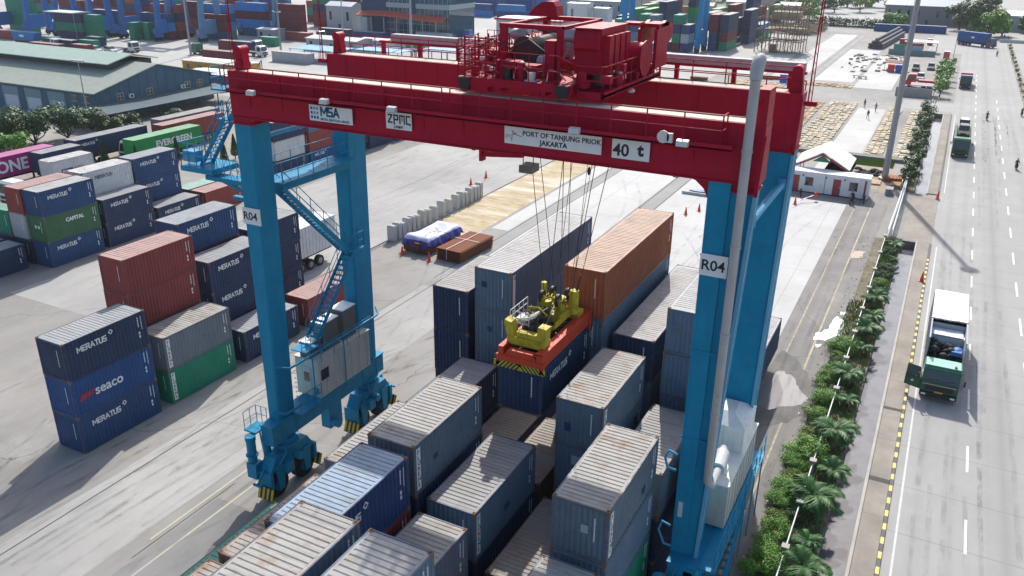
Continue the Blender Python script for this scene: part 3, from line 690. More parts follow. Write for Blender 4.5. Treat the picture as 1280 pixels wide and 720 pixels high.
def stack(x, y, L, boxes, desc, group, HH=None, rz=0, z=0):
    for i, (k, opt) in enumerate(boxes):
        opt = dict(opt); b = opt.get('brand')
        if b == 'meratus2': opt['brand'] = merat2
        H = opt.pop('H', HH or CH)
        lab = ('%s container, %s of the %s' % (COLN[k], ordl(i, len(boxes)), desc)) if len(boxes) > 1 else '%s container, the %s' % (COLN[k], desc)
        if 'label' in opt: lab = opt.pop('label')
        jx, jy = (rnc.uniform(-.03,.03), rnc.uniform(-.04,.04)) if i < len(boxes)-1 else (0,0)
        container(lab, x+jx, y+jy, z, k, L, H, rz, group, **opt); z += H
for nm, x, y, L, bx, d in center:
    HH = 2.84 if nm == 'R2 bay3' else (2.84 if nm == 'R-1 bay3' else None)
    if nm == 'R0 bay1': HH = 2.74
    stack(x, y, L, bx, d, 'containers stacked under the gantry crane', HH)
# small wall of text blobs on orange box: door codes are covered by number marks

# ---- container hanging from the spreader
container('navy container hanging from the orange spreader with white lettering on its side', -17.6, 33.1, 8.5, 'navy', brand='meratus')

# ---- left yard block
G = -.0112
def gx(x, y): return x-(y-27.8)*G*0-(-.0112)*(y-27.8)
left = [
 (-47.1,27.8, [('blue',{'brand':'meratus'}),('royal',{'brand':'seaco'}),('navy',{'brand':'meratus'})], 'stack nearest the lower left open ground'),
 (-47.1,34.9, [('green',{'strip':'FLORENS','roofkey':'green'}),('greyblue',{'strip':'FLORENS','roofkey':'steelrust'})], 'stack beside the three-high foreground stack'),
 (-47.1,42.1, [('navy',{'brand':'meratus'})], 'single box left of the near left crane leg'),
 (-47.1,49.4, [('red',{})], 'single red box seen between the left crane legs'),
 (-49.9,34.9, [('red',{}),('red',{}),('red',{}),('red',{})], 'four-high red stack'),
 (-49.9,42.1, [('navy',{}),('navy',{'brand':'meratus'}),('navy',{'brand':'meratus'})], 'three-high navy stack touching the left crane leg'),
 (-52.7,42.1, [('navy',{}),('navy',{}),('darkred',{}),('blue',{'brand':'meratus'})], 'four-high stack behind the red stack'),
 (-52.7,49.3, [('navy',{}),('navy',{}),('navy',{})], 'three-high stack visible between the left crane legs'),
]
def seaco(root):
    text('seaco', (CW+.003, 1.55, CH-1.55), .92, white_ink, root, '+x', bold=.016)
    redi = plain('red lettering', (.50,.02,.03), .6, var=0); mb = MB()
    for i in range(4): mb.add([(CW+.004,.45+i*.26,CH-1.55+i*.06),(CW+.004,.66+i*.26,CH-1.55+i*.06),(CW+.004,.76+i*.26,CH-1.05+i*.02),(CW+.004,.55+i*.26,CH-1.2+i*.02)], [(0,1,2,3)])
    mb.build('emblem', redi, root)
def capital(root): text('CAPITAL', (CW+.003, 2.3, CH-1.0), .52, white_ink, root, '+x', bold=.02); mb = MB(); mb.box(.9,.010,1.35,1.15,.0185,1.65); mb.box(1.35,.010,1.35,1.6,.0185,1.65); mb.build('patch', white_ink, root)
BR = {'seaco': seaco, 'capital': capital}
def fixb(bx): return [(k, {**o, 'brand': BR.get(o.get('brand'), o.get('brand'))}) if 'brand' in o else (k, o) for k, o in bx]
for x, y, bx, d in left:
    stack(x+.0112*(y-27.8), y, 6.058, fixb(bx), d, 'containers stacked in the left yard', rz=G)
left2 = [
 (-77.95,47.95, [('blue',{'brand':'meratus'}),('forest',{'brand':'capital'}),('blue',{'brand':'meratus','roofkey':'lightgrey'})], 'stack at the near corner of the second block'),
 (-80.5,47.8, [('navy',{}),('lightgrey',{}),('red',{'roofkey':'red'})], 'stack hidden behind the near corner of the second block'),
 (-83.2,47.8, [('navy',{}),('green',{'roofkey':'green'})], 'two-high stack at the left frame edge'),
 (-80.1,40.8, [('navy',{})], 'single box at the left frame edge'),
 (-83.0,40.8, [('navy',{})], 'single box half out of the left frame edge'),
 (-78.1,54.75, [('navy',{'brand':'meratus'}),('navy',{'brand':'meratus'})], 'two-high stack in the middle of the second block'),
 (-80.35,54.6, [('white',{}),('white',{}),('white',{'brand':'meratusd','roofkey':'white'})], 'white stack of the second block'),
 (-80.7,61.2, [('navy',{}),('blue',{'brand':'meratus'}),('blue',{'brand':'meratus'})], 'stack before the cypresses'),
 (-78.0,61.3, [('navy',{'brand':'meratus'})], 'low navy box before the red one'),
 (-78.0,68.2, [('red',{'roofkey':'red'})], 'red box ending the second block'),
 (-80.7,68.2, [('mint',{'roofkey':'mint'})], 'mint roofed spot ending the second block'),
]
BR['meratusd'] = lambda root: stroke('MERATUS', (CW+.004, 1.5, CH-.95), .32, .07, plain('grey lettering', (.12,.14,.18), .6), root)
for x, y, bx, d in left2:
    stack(x, y, 6.058, fixb(bx), d, 'containers stacked in the second block', rz=0)
# ================================================================== gantry crane
cblue = paint('crane blue', (.006,.225,.385), .45, .28, .06, (.02,.10,.17), .3, .0, .16)
cred = paint('crane red', (.36,.004,.028), .45, .26, .06, (.14,.006,.018), .3, .0, .15)
cgrey = paint('crane house grey', (.50,.51,.47), .5, .2, .06, (.25,.23,.20), .35)
cream = paint('rail bed cream', (.62,.50,.42), .7, .3, .1, (.30,.18,.14), .2)
tyre = plain('tyre rubber', (.022,.021,.020), .85); blackm = plain('black steel', (.02,.02,.022), .6)
ductm = paint('exhaust duct grey', (.42,.42,.42), .5, .2, .05, (.2,.2,.2), .3)
signw = plain('sign board white', (.74,.77,.78), .5, var=.04); floodm = plain('floodlight grey', (.60,.60,.58), .4)
yel = plain('hazard yellow', (.62,.44,.05), .6); grat = plain('grating', (.10,.11,.12), .8)
crane = thing('gantry_crane', 'huge rubber tyred gantry crane with blue legs and dark red girders spanning the container stacks', 'crane', (-18.6,35.4,0))
ox, oy = -18.6, 35.4
class CB(MB):
    """mesh builder in world metres, shifted to the crane's origin"""
    def build(s, name, mats, parent=None):
        s.v = [(a-ox, b-oy, c) for a, b, c in s.v]; return MB.build(s, name, mats, parent or crane)
def rail(mb, pts, h=1.05, step=1.5, r=.028, mid=(.5,), kick=False):
    """handrail along a polyline of deck points"""
    for a, b in zip(pts[:-1], pts[1:]):
        a, b = Vector(a), Vector(b); L = (b-a).length; n = max(1, round(L/step))
        for k in range(n+1):
            p = a.lerp(b, k/n); mb.cyl(p, p+Vector((0,0,h)), r, n=5)
        for m in (1.,)+tuple(mid): mb.cyl(a+Vector((0,0,h*m)), b+Vector((0,0,h*m)), r*.9, n=5)
        if kick: mb.bar(a+Vector((0,0,.06)), b+Vector((0,0,.06)), .015, .12)
ZT = 24.58
# girders -------------------------------------------------------------
mb = CB(); mb.box(-31.7,31.0,22.35,-5.6,32.15,ZT)
for k in range(13): mb.box(-30.4+k*2.02,30.955,22.9,-30.36+k*2.02,31.0,ZT-.1)
mb.box(-31.6,30.93,22.30,-5.7,32.2,22.36)
mb.prism([(22.35-.9,-30.55),(22.35,-30.55),(22.35,-29.6),(22.2,-29.95),(21.9,-30.3)][::-1] and [(-30.55,22.0),(-30.55,22.36),(-29.9,22.36),(-30.2,22.27),(-30.42,22.15)], 'y', 31.02, 32.12)
mb.prism([(-7.4,21.45),(-7.4,22.36),(-8.4,22.36),(-8.0,22.24),(-7.65,21.95)], 'y', 31.02, 32.12)
mb.build('near_girder', cred)
mb = CB(); mb.box(-31.7,38.6,22.35,-5.6,39.75,ZT)
for k in range(13): mb.box(-30.4+k*2.02,38.565,22.6,-30.36+k*2.02,38.6,ZT-.1)
mb.prism([(-7.4,21.45),(-7.4,22.36),(-8.4,22.36),(-8.0,22.24),(-7.65,21.95)], 'y', 38.62, 39.7)
mb.build('far_girder', cred)
mb = CB(); mb.box(-31.0,31.1,ZT,-6.4,31.95,ZT+.02); mb.mat(1).box(-31.0,31.97,ZT+.0,-6.4,32.03,ZT+.05); mb.build('rail_bed', [cream, blackm])
mb = CB(); mb.box(-31.0,38.7,ZT,-6.4,39.6,ZT+.02); mb.mat(1).box(-31.0,39.66,ZT,-6.4,39.72,ZT+.05); mb.build('rail_bed', [cream, blackm])
for x0, x1 in ((-31.9,-30.9),(-7.5,-6.5)):
    mb = CB(); mb.box(x0+.3,32.15,22.4,x1-.2,38.6,22.8); mb.build('end_tie_beam', cred)
# walkway on the near side with signs below it
mb = CB(); mb.box(-31.2,30.28,23.66,-6.6,31.0,23.72); mb.box(-31.2,30.28,23.66,-6.6,30.33,23.86)
for k in range(18): mb.prism([(30.5,23.66),(31.0,23.66),(31.0,23.5)], 'x', -30.9+k*1.42, -30.86+k*1.42)
mb.build('walkway', cred)
mb = CB(); rail(mb, [(-31.2,30.31,23.8),(-18.9,30.31,23.8)], 1.12, 1.45, .03); rail(mb, [(-18.5,30.31,23.8),(-7.0,30.31,23.8),(-7.0,30.95,23.8)], 1.12, 1.45, .03); mb.build('handrail', cred)
mb = CB(); mb.box(-31.2,39.75,23.66,-5.8,41.2,23.72); mb.build('walkway', cred)
mb = CB(); rail(mb, [(-31.0,39.9,ZT),(-23.9,39.9,ZT)], .95, 1.6, .03); rail(mb, [(-12.5,39.9,ZT),(-6.2,39.9,ZT)], .95, 1.6, .03); rail(mb, [(-31,41.15,23.7),(-5.9,41.15,23.7)], 1.1, 1.8, .03); mb.build('handrail', cred)
# cable tray carried on posts above the far girder
mb = CB()
for x in (-29.4,-26.9,-24.4,-21.8,-19.2,-15,-12.,-9.2,-6.6): mb.box(x-.1,40.85,23.7,x+.1,41.05,25.15)
mb.box(-29.6,40.8,25.1,-5.9,41.1,25.22); mb.build('cable_tray_post', cred)
mb = CB(); mb.box(-28.7,40.72,25.24,-6.0,41.25,25.62); mb.build('cable_tray', [paint('tray grey', (.36,.34,.35), .6, .3, .1)])
# corner bollards and masts
for x, y in ((-31.2,31.6),(-31.2,39.2),(-6.0,39.2),(-6.0,31.6)):
    if (x, y) == (-6.0,31.6): continue
    mb = CB(); mb.prism([(x-.30,ZT),(x+.30,ZT),(x+.2,ZT+1.0),(x-.2,ZT+1.0)], 'y', y-.22, y+.22); mb.cyl((x,y-.3,ZT+.92),(x,y+.3,ZT+.92),.24,n=14); mb.cyl((x,y-.23,ZT+.35),(x,y-.34,ZT+.35),.17,n=12); mb.build('buffer_post', cred)
for x, y, t in ((-32.0,31.8,32.0),(-32.0,38.6,30.4),(-5.35,38.9,32)):
    mb = CB()
    for a, b in ((.09,0),(-.045,.08),(-.045,-.08)): mb.cyl((x+a,y+b,ZT-.4),(x+a*.4,y+b*.4,t-1.5),.022,n=4)
    for k in range(14): mb.cyl((x+.09,y,ZT+k*.4),(x-.045,y+.08,ZT+.2+k*.4),.012,n=4)
    mb.cyl((x,y,t-1.5),(x,y,t+1.2),.02,n=5); mb.box(x-.2,y-.15,ZT-.5,x+.35,y+.15,ZT-.3); mb.build('mast', cred)
# legs ----------------------------------------------------------------
def leg(name, x0t, x1t, x0b, x1b, y0, y1, zr=22.35):
    mb = CB(); zb = 4.4
    def lv(z):
        t = (z-zb)/(22.4-zb); return x0b+(x0t-x0b)*t, x1b+(x1t-x1b)*t
    def seg(z0, z1, grow=0):
        a0, b0 = lv(z0); a1, b1 = lv(z1); g = grow
        ch = .10
        def ring(a, b, z): return [(a-g,y0+ch,z),(a+ch-g,y0-g,z),(b-ch+g,y0-g,z),(b+g,y0+ch,z),(b+g,y1+g,z),(a-g,y1+g,z)]
        vs = ring(a0,b0,z0)+ring(a1,b1,z1)
        mb.add(vs, [(i,i+6,(i+1)%6+6,(i+1)%6) for i in range(6)]+[tuple(range(5,-1,-1)),tuple(range(6,12))])
    mb.mat(0); seg(zb, 22.0); mb.mat(1); seg(22.0, zr-.002)
    mb.mat(0)
    for z in (9, 13.2, 17.4): seg(z, z+.05, .015)
    a, b = lv(22.0); mb.mat(1); mb.box(a-.07,y0-.07,21.96,b+.07,y1+.07,22.04)
    return mb.build('leg', [cblue, cred])
leg('', -31.75,-30.5,-31.7,-30.85,31.02,32.3); leg('', -31.75,-30.6,-31.7,-30.75,38.6,40.3)
leg('', -7.4,-5.75,-7.4,-6.36,31.02,32.3); leg('', -7.35,-5.7,-7.3,-6.0,38.6,40.3)
mb = CB(); mb.box(-6.05,31.02,ZT,-5.62,32.1,25.85); mb.box(-5.95,30.9,25.3,-5.8,31.02,25.5); mb.build('end_plate', cred)
lt0 = paint('flange pale blue', (.14,.36,.52), .4, .1, .02, (.05,.2,.3), .15)
# raised rib on the right near leg, light edge strips
mb = CB(); mb.prism([(-7.42,4.6),(-6.78,4.6),(-6.60,22.3),(-7.42,22.3)], 'y', 30.93, 31.02); mb.mat(1).bar((-7.40,30.925,4.6),(-7.40,30.925,22.3),.10,.02); mb.build('leg_rib', [cblue, cblue])
for yb in (10.9,15.1,19.3):
    mb = CB(); mb.box(-7.5,30.90,yb,-6.4,30.93,yb+.09); mb.build('weld_band', cblue)
lt = paint('crane light blue', (.06,.30,.50), .45, .05, .0, (.03,.15,.25), .1)
mb = CB(); mb.bar((-6.30,31.0,4.6),(-5.68,31.0,21.9),.16,.12); mb.mat(1).bar((-5.68,31.0,21.9),(-5.60,31.0,24.2),.14,.12); mb.build('leg_flange', [lt0, cred])
mb = CB(); mb.bar((-5.98,38.58,4.6),(-5.66,38.58,21.9),.13,.1); mb.mat(1).bar((-5.66,38.58,21.9),(-5.62,38.58,24.4),.12,.1); mb.build('leg_flange', [lt0, cred])
mb = CB(); mb.cyl((-31.15,32.3,21.1),(-31.15,38.6,21.1),.13,n=12); mb.build('brace_tube', lt)
mb = CB(); mb.cyl((-5.95,32.3,20.55),(-5.95,38.6,20.55),.16,n=12); mb.box(-6.1,32.25,20.3,-5.8,32.5,20.8); mb.box(-6.1,38.35,20.3,-5.8,38.6,20.8); mb.build('brace_tube', lt)
# mid-height catwalk between the left legs and staircases
mb = CB(); mb.box(-31.6,32.3,18.1,-30.6,38.6,18.7); mb.box(-31.65,32.3,18.7,-30.0,38.6,18.75); mb.build('mid_beam', cblue)
mb = CB(); rail(mb, [(-30.05,32.35,18.75),(-30.05,38.5,18.75)], 1.1, 1.2, .025); rail(mb, [(-31.6,32.35,18.75),(-31.6,38.5,18.75)], 1.1, 1.2, .025); mb.build('handrail', cblue)
def stair(a, b, w, mat, handed=True):
    """flight of open treads from a (low) to b (high); width w along x"""
    a, b = Vector(a), Vector(b); mb = CB(); n = max(4, int(abs(b.z-a.z)/.24))
    for dx in (-w/2, w/2): mb.bar(a+Vector((dx,0,0)), b+Vector((dx,0,0)), .05, .26)
    for k in range(n): p = a.lerp(b, (k+.5)/n); mb.box(p.x-w/2, p.y-.11, p.z-.02, p.x+w/2, p.y+.11, p.z+.02)
    for dx in (-w/2, w/2):
        for k in range(6): p = a.lerp(b, k/5)+Vector((dx,0,0)); mb.cyl(p, p+Vector((0,0,1.0)), .024, n=5)
        for h in (.5, 1.0): mb.cyl(a+Vector((dx,0,h)), b+Vector((dx,0,h)), .024, n=5)
    return mb.build('staircase', mat)
stair((-30.6,37.6,13.3),(-30.6,32.5,18.4),.75,cblue); stair((-30.6,34.1,8.8),(-30.6,38.2,13.2),.75,cblue)
mb = CB(); mb.box(-31.1,37.6,13.15,-30.0,38.9,13.22); mb.box(-31.2,38.6,12.6,-30.7,39.0,13.1); rail(mb, [(-30.02,37.7,13.2),(-30.02,38.8,13.2),(-31.0,38.8,13.2)], 1.05, .55, .025); mb.build('landing', cblue)
CB_ = CB
class CB2(CB_):
    def build(s, name, mats, parent=None):
        s.v = [(a, b+1.25, c) for a, b, c in s.v]; return CB_.build(s, name, mats, parent)
CB = CB2
# outside platform with ladders at the top of the left near leg
mb = CB(); mb.box(-36.2,31.6,18.0,-31.75,32.4,18.25); mb.box(-37.6,31.2,18.45,-35.2,33.2,18.75); mb.box(-34.6,31.9,17.0,-31.75,32.2,17.2)
mb.bar((-35.8,32.0,18.1),(-31.8,32.0,17.0),.16); mb.build('outside_platform', cblue)
mb = CB(); rail(mb, [(-37.55,33.1,18.75),(-37.55,31.25,18.75),(-35.2,31.25,18.75)], 1.3, .55, .028); rail(mb, [(-35.2,31.6,18.25),(-31.8,31.6,18.25)], 1.1, .5, .02)
for k in range(6): mb.bar((-35.0+k*.55,31.6,18.25),(-34.5+k*.55,31.6,19.3),.02); mb.bar((-34.5+k*.55,31.6,18.25),(-35.0+k*.55,31.6,19.3),.02)
mb.build('handrail', lt)
def stairx(a, b, w, mat):
    a, b = Vector(a), Vector(b); mb = CB(); n = max(4, int(abs(b.z-a.z)/.24))
    for dy in (-w/2, w/2): mb.bar(a+Vector((0,dy,0)), b+Vector((0,dy,0)), .05, .24)
    for k in range(n): p = a.lerp(b, (k+.5)/n); mb.box(p.x-.11, p.y-w/2, p.z-.02, p.x+.11, p.y+w/2, p.z+.02)
    for dy in (-w/2, w/2):
        for k in range(6): p = a.lerp(b, k/5)+Vector((0,dy,0)); mb.cyl(p, p+Vector((0,0,1.0)), .024, n=5)
        for h in (.5, 1.0): mb.cyl(a+Vector((0,dy,h)), b+Vector((0,dy,h)), .022, n=5)
    return mb.build('staircase', mat)
stairx((-36.6,32.2,18.7),(-34.4,32.2,21.6),.8,cblue); stairx((-34.2,32.3,21.4),(-32.2,32.3,23.7),.8,cblue)
mb = CB(); mb.box(-35.0,31.8,21.45,-33.8,32.9,21.52); mb.build('landing', cblue); mb = CB(); mb.box(-32.6,29.4,23.6,-31.75,31.4,23.68); mb.build('landing', cblue)
mb = CB(); rail(mb, [(-35,31.85,21.5),(-33.8,31.85,21.5)], 1, .4, .02); mb.build('handrail', cblue); mb = CB(); rail(mb, [(-32.55,31.4,23.68),(-32.55,29.4,23.68),(-31.8,29.4,23.68)], 1.05, .7, .02); mb.build('handrail', cblue); mb = CB(); mb.box(-37.4,31.3,19.0,-36.5,31.9,19.6); mb.build('control_box', lt)
CB = CB_
# sill beams -------------------------------------------------------------
for xa, xb in ((-31.55,-30.7),(-7.35,-6.05)):
    mb = CB(); mb.box(xa,30.2,3.5,xb,41.0,4.75); mb.box(xa-.05,30.15,4.75,xb+.05,41.05,4.8)
    for y in (31.0,32.2,38.7,40.2): mb.box(xa-.03,y,3.45,xb+.03,y+.06,4.82)
    mb.build('sill_beam', cblue)
# wheel bogies: two wheels each under a slewing yoke
def bogie(x, y, s):
    root_ = crane
    mb = CB(); mb.cyl((x,y,2.75),(x,y,3.5),.55,.62,14); mb.cyl((x,y,3.05),(x,y,3.16),.78,.78,14)
    mb.prism([(y-1.9,1.9),(y+1.9,1.9),(y+1.4,2.75),(y-1.4,2.75)], 'x', x-.42, x+.42)
    for dy in (-1.15,1.15):
        for sx in (-.52,.40): mb.prism([(y+dy-.35,2.2),(y+dy+.35,2.2),(y+dy+.22,.55),(y+dy-.22,.55)], 'x', x+sx, x+sx+.12)
    # drive motor with brake on top
    mb.cyl((x-.85,y-s*1.9,2.5),(x-.85,y-s*1.9,3.9),.27,.27,14); mb.cyl((x-.85,y-s*1.9,3.92),(x-.85,y-s*1.9,4.2),.31,.31,14); mb.cyl((x-.55,y-s*1.0,2.5),(x-.55,y-s*1.0,3.4),.24,.24,12); mb.cyl((x-.85,y-s*1.9,2.9),(x-.85,y-s*1.9,3.0),.36,.36,14); mb.box(x-1.1,y-s*1.9-.3,1.5,x-.4,y-s*1.9+.3,2.5)
    mb.cyl((x-.75,y+s*.1,2.4),(x-.75,y+s*.1,3.3),.22,.22,12); mb.box(x-.95,y-.5,1.4,x-.5,y+.4,2.4); mb.box(x+.42,y-.9,1.5,x+.8,y-.3,2.2); mb.tube([(x-.5,y+1.4,2.2),(x-.8,y+1.2,2.9),(x-.4,y+.6,3.2)], .06, 6); mb.tube([(x+.5,y-1.3,2.2),(x+.8,y-.9,2.9),(x+.4,y-.5,3.3)], .06, 6)
    for dy in (-1.9,1.9): mb.box(x-.5,y+dy-.12,.9,x+.5,y+dy+.12,2.0)
    mb.cyl((x+.55,y+s*.2,2.2),(x+1.0,y+s*.2,2.2),.25,.25,12); mb.bar((x,y-s*1.9,2.2),(x,y-s*2.6,1.5),.10); mb.bar((x-.3,y-s*2.6,1.5),(x+.3,y-s*2.6,1.5),.12)
    b_ = mb.build('wheel_bogie', cblue)
    for dy in (-1.15,1.15):
        w_ = CB(); w_.cyl((x-.28,y+dy,.78),(x+.28,y+dy,.78),.78,.78,22); w_.mat(1).cyl((x-.30,y+dy,.78),(x+.30,y+dy,.78),.38,.38,14); w_.mat(0)
        for k in range(22):
            a = 2*math.pi*k/22; c_, s_ = math.cos(a), math.sin(a); w_.bar((x-.27,y+dy+c_*.785,.78+s_*.785),(x+.27,y+dy+c_*.785,.78+s_*.785),.05)
        wo_ = w_.build('wheel', [tyre, cblue]); wo_.parent = b_
    mb = CB()
    for e in (-1, 1):
        y0 = y+e*2.15; z0 = .28
        for k in range(7):
            mb.mat(k % 2); xa = x-.56+k*.16; mb.add([(xa,y0-.02,z0),(xa+.16,y0-.02,z0),(xa+.16+.22,y0-.02,z0+.85),(xa+.22,y0-.02,z0+.85)], [(0,1,2,3)])
            mb.add([(xa,y0+.02,z0),(xa+.16,y0+.02,z0),(xa+.16+.22,y0+.02,z0+.85),(xa+.22,y0+.02,z0+.85)], [(3,2,1,0)])
        mb.mat(1).box(x-.56,y0-.019,z0-.04,x+.78,y0+.019,z0-.001)
    g_ = mb.build('wheel_guard', [yel, blackm]); g_.parent = b_
for x, y, s in ((-31.1,31.6,1),(-31.1,39.7,-1),(-6.7,31.6,1),(-6.7,39.7,-1)): bogie(x, y, s)
mb = CB(); mb.box(-31.5,35.3,1.9,-30.8,36.5,3.5); mb.cyl((-30.8,35.6,2.3),(-30.3,35.6,2.3),.3,.3,12); mb.build('under_sill_cabinet', cblue)
mb = CB(); rail(mb, [(-32.6,30.0,4.3),(-32.6,31.0,4.3),(-31.8,31.0,4.3)], 1.1, .5, .022); mb.box(-32.65,29.95,4.2,-31.75,31.0,4.3); mb.bar((-32.0,30.5,4.2),(-31.8,30.6,1.5),.07); mb.build('access_step', cblue)
# electrical house on the left sill ------------------------------------------
mb = CB(); mb.box(-31.9,33.9,5.0,-30.15,38.9,7.45); mb.box(-31.95,33.85,7.45,-30.1,38.95,7.52)
for k in range(6): mb.box(-30.15,34.6+k*.8,5.05,-30.13,34.64+k*.8,7.4)
hs = mb.build('electrical_house', cgrey)
mb = CB(); mb.box(-31.35,33.86,5.05,-30.75,33.90,6.95); mb.mat(1).box(-31.25,33.84,6.0,-30.85,33.862,6.6); d_ = mb.build('door', [cgrey, glass('window glass')]); d_.parent = hs
mb = CB(); mb.box(-30.15,34.15,6.15,-30.12,34.75,6.75); mb.mat(1).box(-30.16,34.10,6.10,-30.13,34.80,6.80); mb.build('window', [glass('window glass'), blackm]).parent = hs
mb = CB(); mb.box(-31.6,33.2,8.4,-30.5,33.9,8.45)
mb2 = CB(); mb2.box(-31.5,33.95,7.52,-30.7,34.9,8.5); mb2.box(-31.4,35.1,7.52,-30.6,36.5,9.3); mb2.mat(1).box(-31.45,35.05,9.3,-30.55,36.55,9.36); mb2.mat(0).box(-31.4,36.9,7.52,-30.5,38.1,9.5); mb2.mat(1).box(-31.45,36.85,9.5,-30.45,38.15,9.56); mb2.mat(1).box(-31.52,33.9,8.5,-30.65,34.95,8.55)
mb2.build('resistor_cabinet', [paint('cabinet dark', (.13,.13,.12), .5, .2, .1), signw]).parent = hs
# hand rails and bent pipes on both sills
for X, sgn in ((-30.0, 1),):
    mb = CB()
    for z, y0, y1 in ((8.25,31.9,39.6),(5.6,31.3,33.3)):
        mb.tube([(X-.7,y0-.9,z+.1),(X-.15,y0-.4,z-.08),(X,y0,z),(X,y1,z),(X-.15,y1+.4,z-.05),(X-.7,y1+.9,z+.1)], .07, 8)
    mb.build('cable_conduit', cblue)
mb = CB(); rail(mb, [(-29.95,31.9,5.05),(-29.95,33.8,5.05)], 1.1, .6, .025); rail(mb, [(-29.95,34.0,7.5),(-29.95,38.9,7.5)], 1.0, 1.2, .025); mb.box(-31.5,31.9,4.95,-29.9,33.9,5.02)
for k in range(9): mb.box(-30.25,31.95+0*k,5.2+k*.3,-30.2,32.05,5.23+k*.3)
for y in (33.3,36.2,39.0): mb.bar((-30.0,y,4.8),(-30.0,y,8.2),.06)
rail(mb, [(-30.1,32.6,8.5),(-30.1,34.6,8.5)], 1, .4, .02); mb.box(-31.3,33.0,8.4,-30.2,34.2,8.46)
mb.build('handrail', cblue)
# engine house on the right sill ------------------------------------------------
mb = CB(); mb.box(-7.9,33.4,4.95,-5.65,39.6,7.3); mb.mat(1).box(-7.95,33.35,7.3,-5.6,39.65,7.38); mb.box(-7.3,34.2,7.38,-6.0,35.9,7.48); mb.mat(0)
for k in range(8): mb.box(-5.65,33.8+k*.72,5.1,-5.62,34.3+k*.72,7.1)
eh = mb.build('engine_house', [paint('engine house shaded grey', (.42,.44,.40), .5, .2, .05, (.2,.19,.16), .3), paint('engine roof sunlit white', (.80,.79,.72), .6, .3, .05, (.4,.36,.3), .2)])  # sunlit whiteness of the roof and shade on the walls put into the paints
mb = CB(); z0, z1 = 7.46, 8.7; x0, x1, y0, y1 = -7.95, -5.75, 36.4, 39.0
mb.box(x0,y0,7.38,x1,y1,z1); cx, cy_ = (x0+x1)/2, (y0+y1)/2
mb.add([(x0-.03,y0-.03,z1),(x1+.03,y0-.03,z1),(x1+.03,y1+.03,z1),(x0-.03,y1+.03,z1),(cx-.4,cy_-.6,z1+.45),(cx+.4,cy_-.6,z1+.45),(cx+.4,cy_+.6,z1+.45),(cx-.4,cy_+.6,z1+.45)], [(0,1,5,4),(1,2,6,5),(2,3,7,6),(3,0,4,7),(4,5,6,7),(3,2,1,0)])
mb.build('radiator_hood', paint('hood white', (.80,.81,.75), .5, .12, .02)).parent = eh
mb = CB(); mb.tube([(-6.12,30.7,26.2),(-6.12,30.7,9.2),(-6.12,31.6,8.4),(-6.2,33.2,8.2),(-6.3,34.6,8.2),(-6.5,35.6,7.9)], .185, 14)
mb.tube([(-6.12,30.7,26.2),(-6.12,30.74,26.62),(-6.12,30.95,26.85),(-6.12,31.25,26.9)], [.22,.25,.25,.18], 14)
for z in (12.5,16.2,19.9,23.6): mb.cyl((-6.12,30.7,z),(-6.12,30.7,z+.09),.21,n=14); mb.box(-6.16,30.8,z,-6.06,31.02,z+.08)
mb.build('exhaust_duct', ductm)
mb = CB(); mb.cyl((-6.25,33.3,8.2),(-6.35,34.7,8.2),.33,.33,14); mb.build('muffler', floodm)
mb = CB(); rail(mb, [(-5.3,30.4,4.9),(-5.3,41.0,4.9)], 1.1, 1.2, .028); rail(mb, [(-5.35,29.4,3.6),(-6.9,29.4,3.6),(-6.9,31,3.6)], 1.1, .7, .028); mb.box(-6.95,29.3,3.5,-5.3,31.0,3.6); mb.box(-6.0,30.3,4.75,-5.25,41.0,4.85)
for z in (1.2,2.3): mb.cyl((-5.5,29.0,z),(-5.5,32,z),.03,n=5)
rail(mb, [(-5.25,29.6,1.8),(-5.25,33.0,1.8),(-5.25,36.4,4.5)], 1.05, .9, .028); mb.bar((-5.25,29.6,1.8),(-5.25,33,1.8),.12); mb.bar((-5.25,33,1.8),(-5.25,36.4,4.6),.12)
for k in range(11): mb.box(-5.9,33+k*.32,1.85+k*.26,-5.25,33.2+k*.32,1.89+k*.26)
for y in (34.5,36.5,38.5,40.5): mb.bar((-5.28,y,1.0),(-5.28,y,4.8),.07)
mb.build('service_gallery', cblue)
mb = CB(); mb.box(-7.0,29.5,3.65,-6.5,29.9,4.1); mb.box(-6.6,30.2,3.65,-6.2,30.9,4.5); mb.box(-7.3,30.9,6.8,-7.1,31.0,7.6); mb.build('junction_box', floodm)
mb = CB(); mb.tube([(-7.6,31,9.9),(-7.95,30.9,10.1),(-8.1,30.9,9.7),(-7.95,30.9,9.2),(-7.6,31,9.1)], .06, 6); mb.tube([(-7.6,31,6.1),(-7.95,30.9,6.3),(-8.1,30.9,5.8),(-7.8,30.9,5.1),(-7.5,31,5.0)], .06, 6); mb.build('hook_guard', lt)
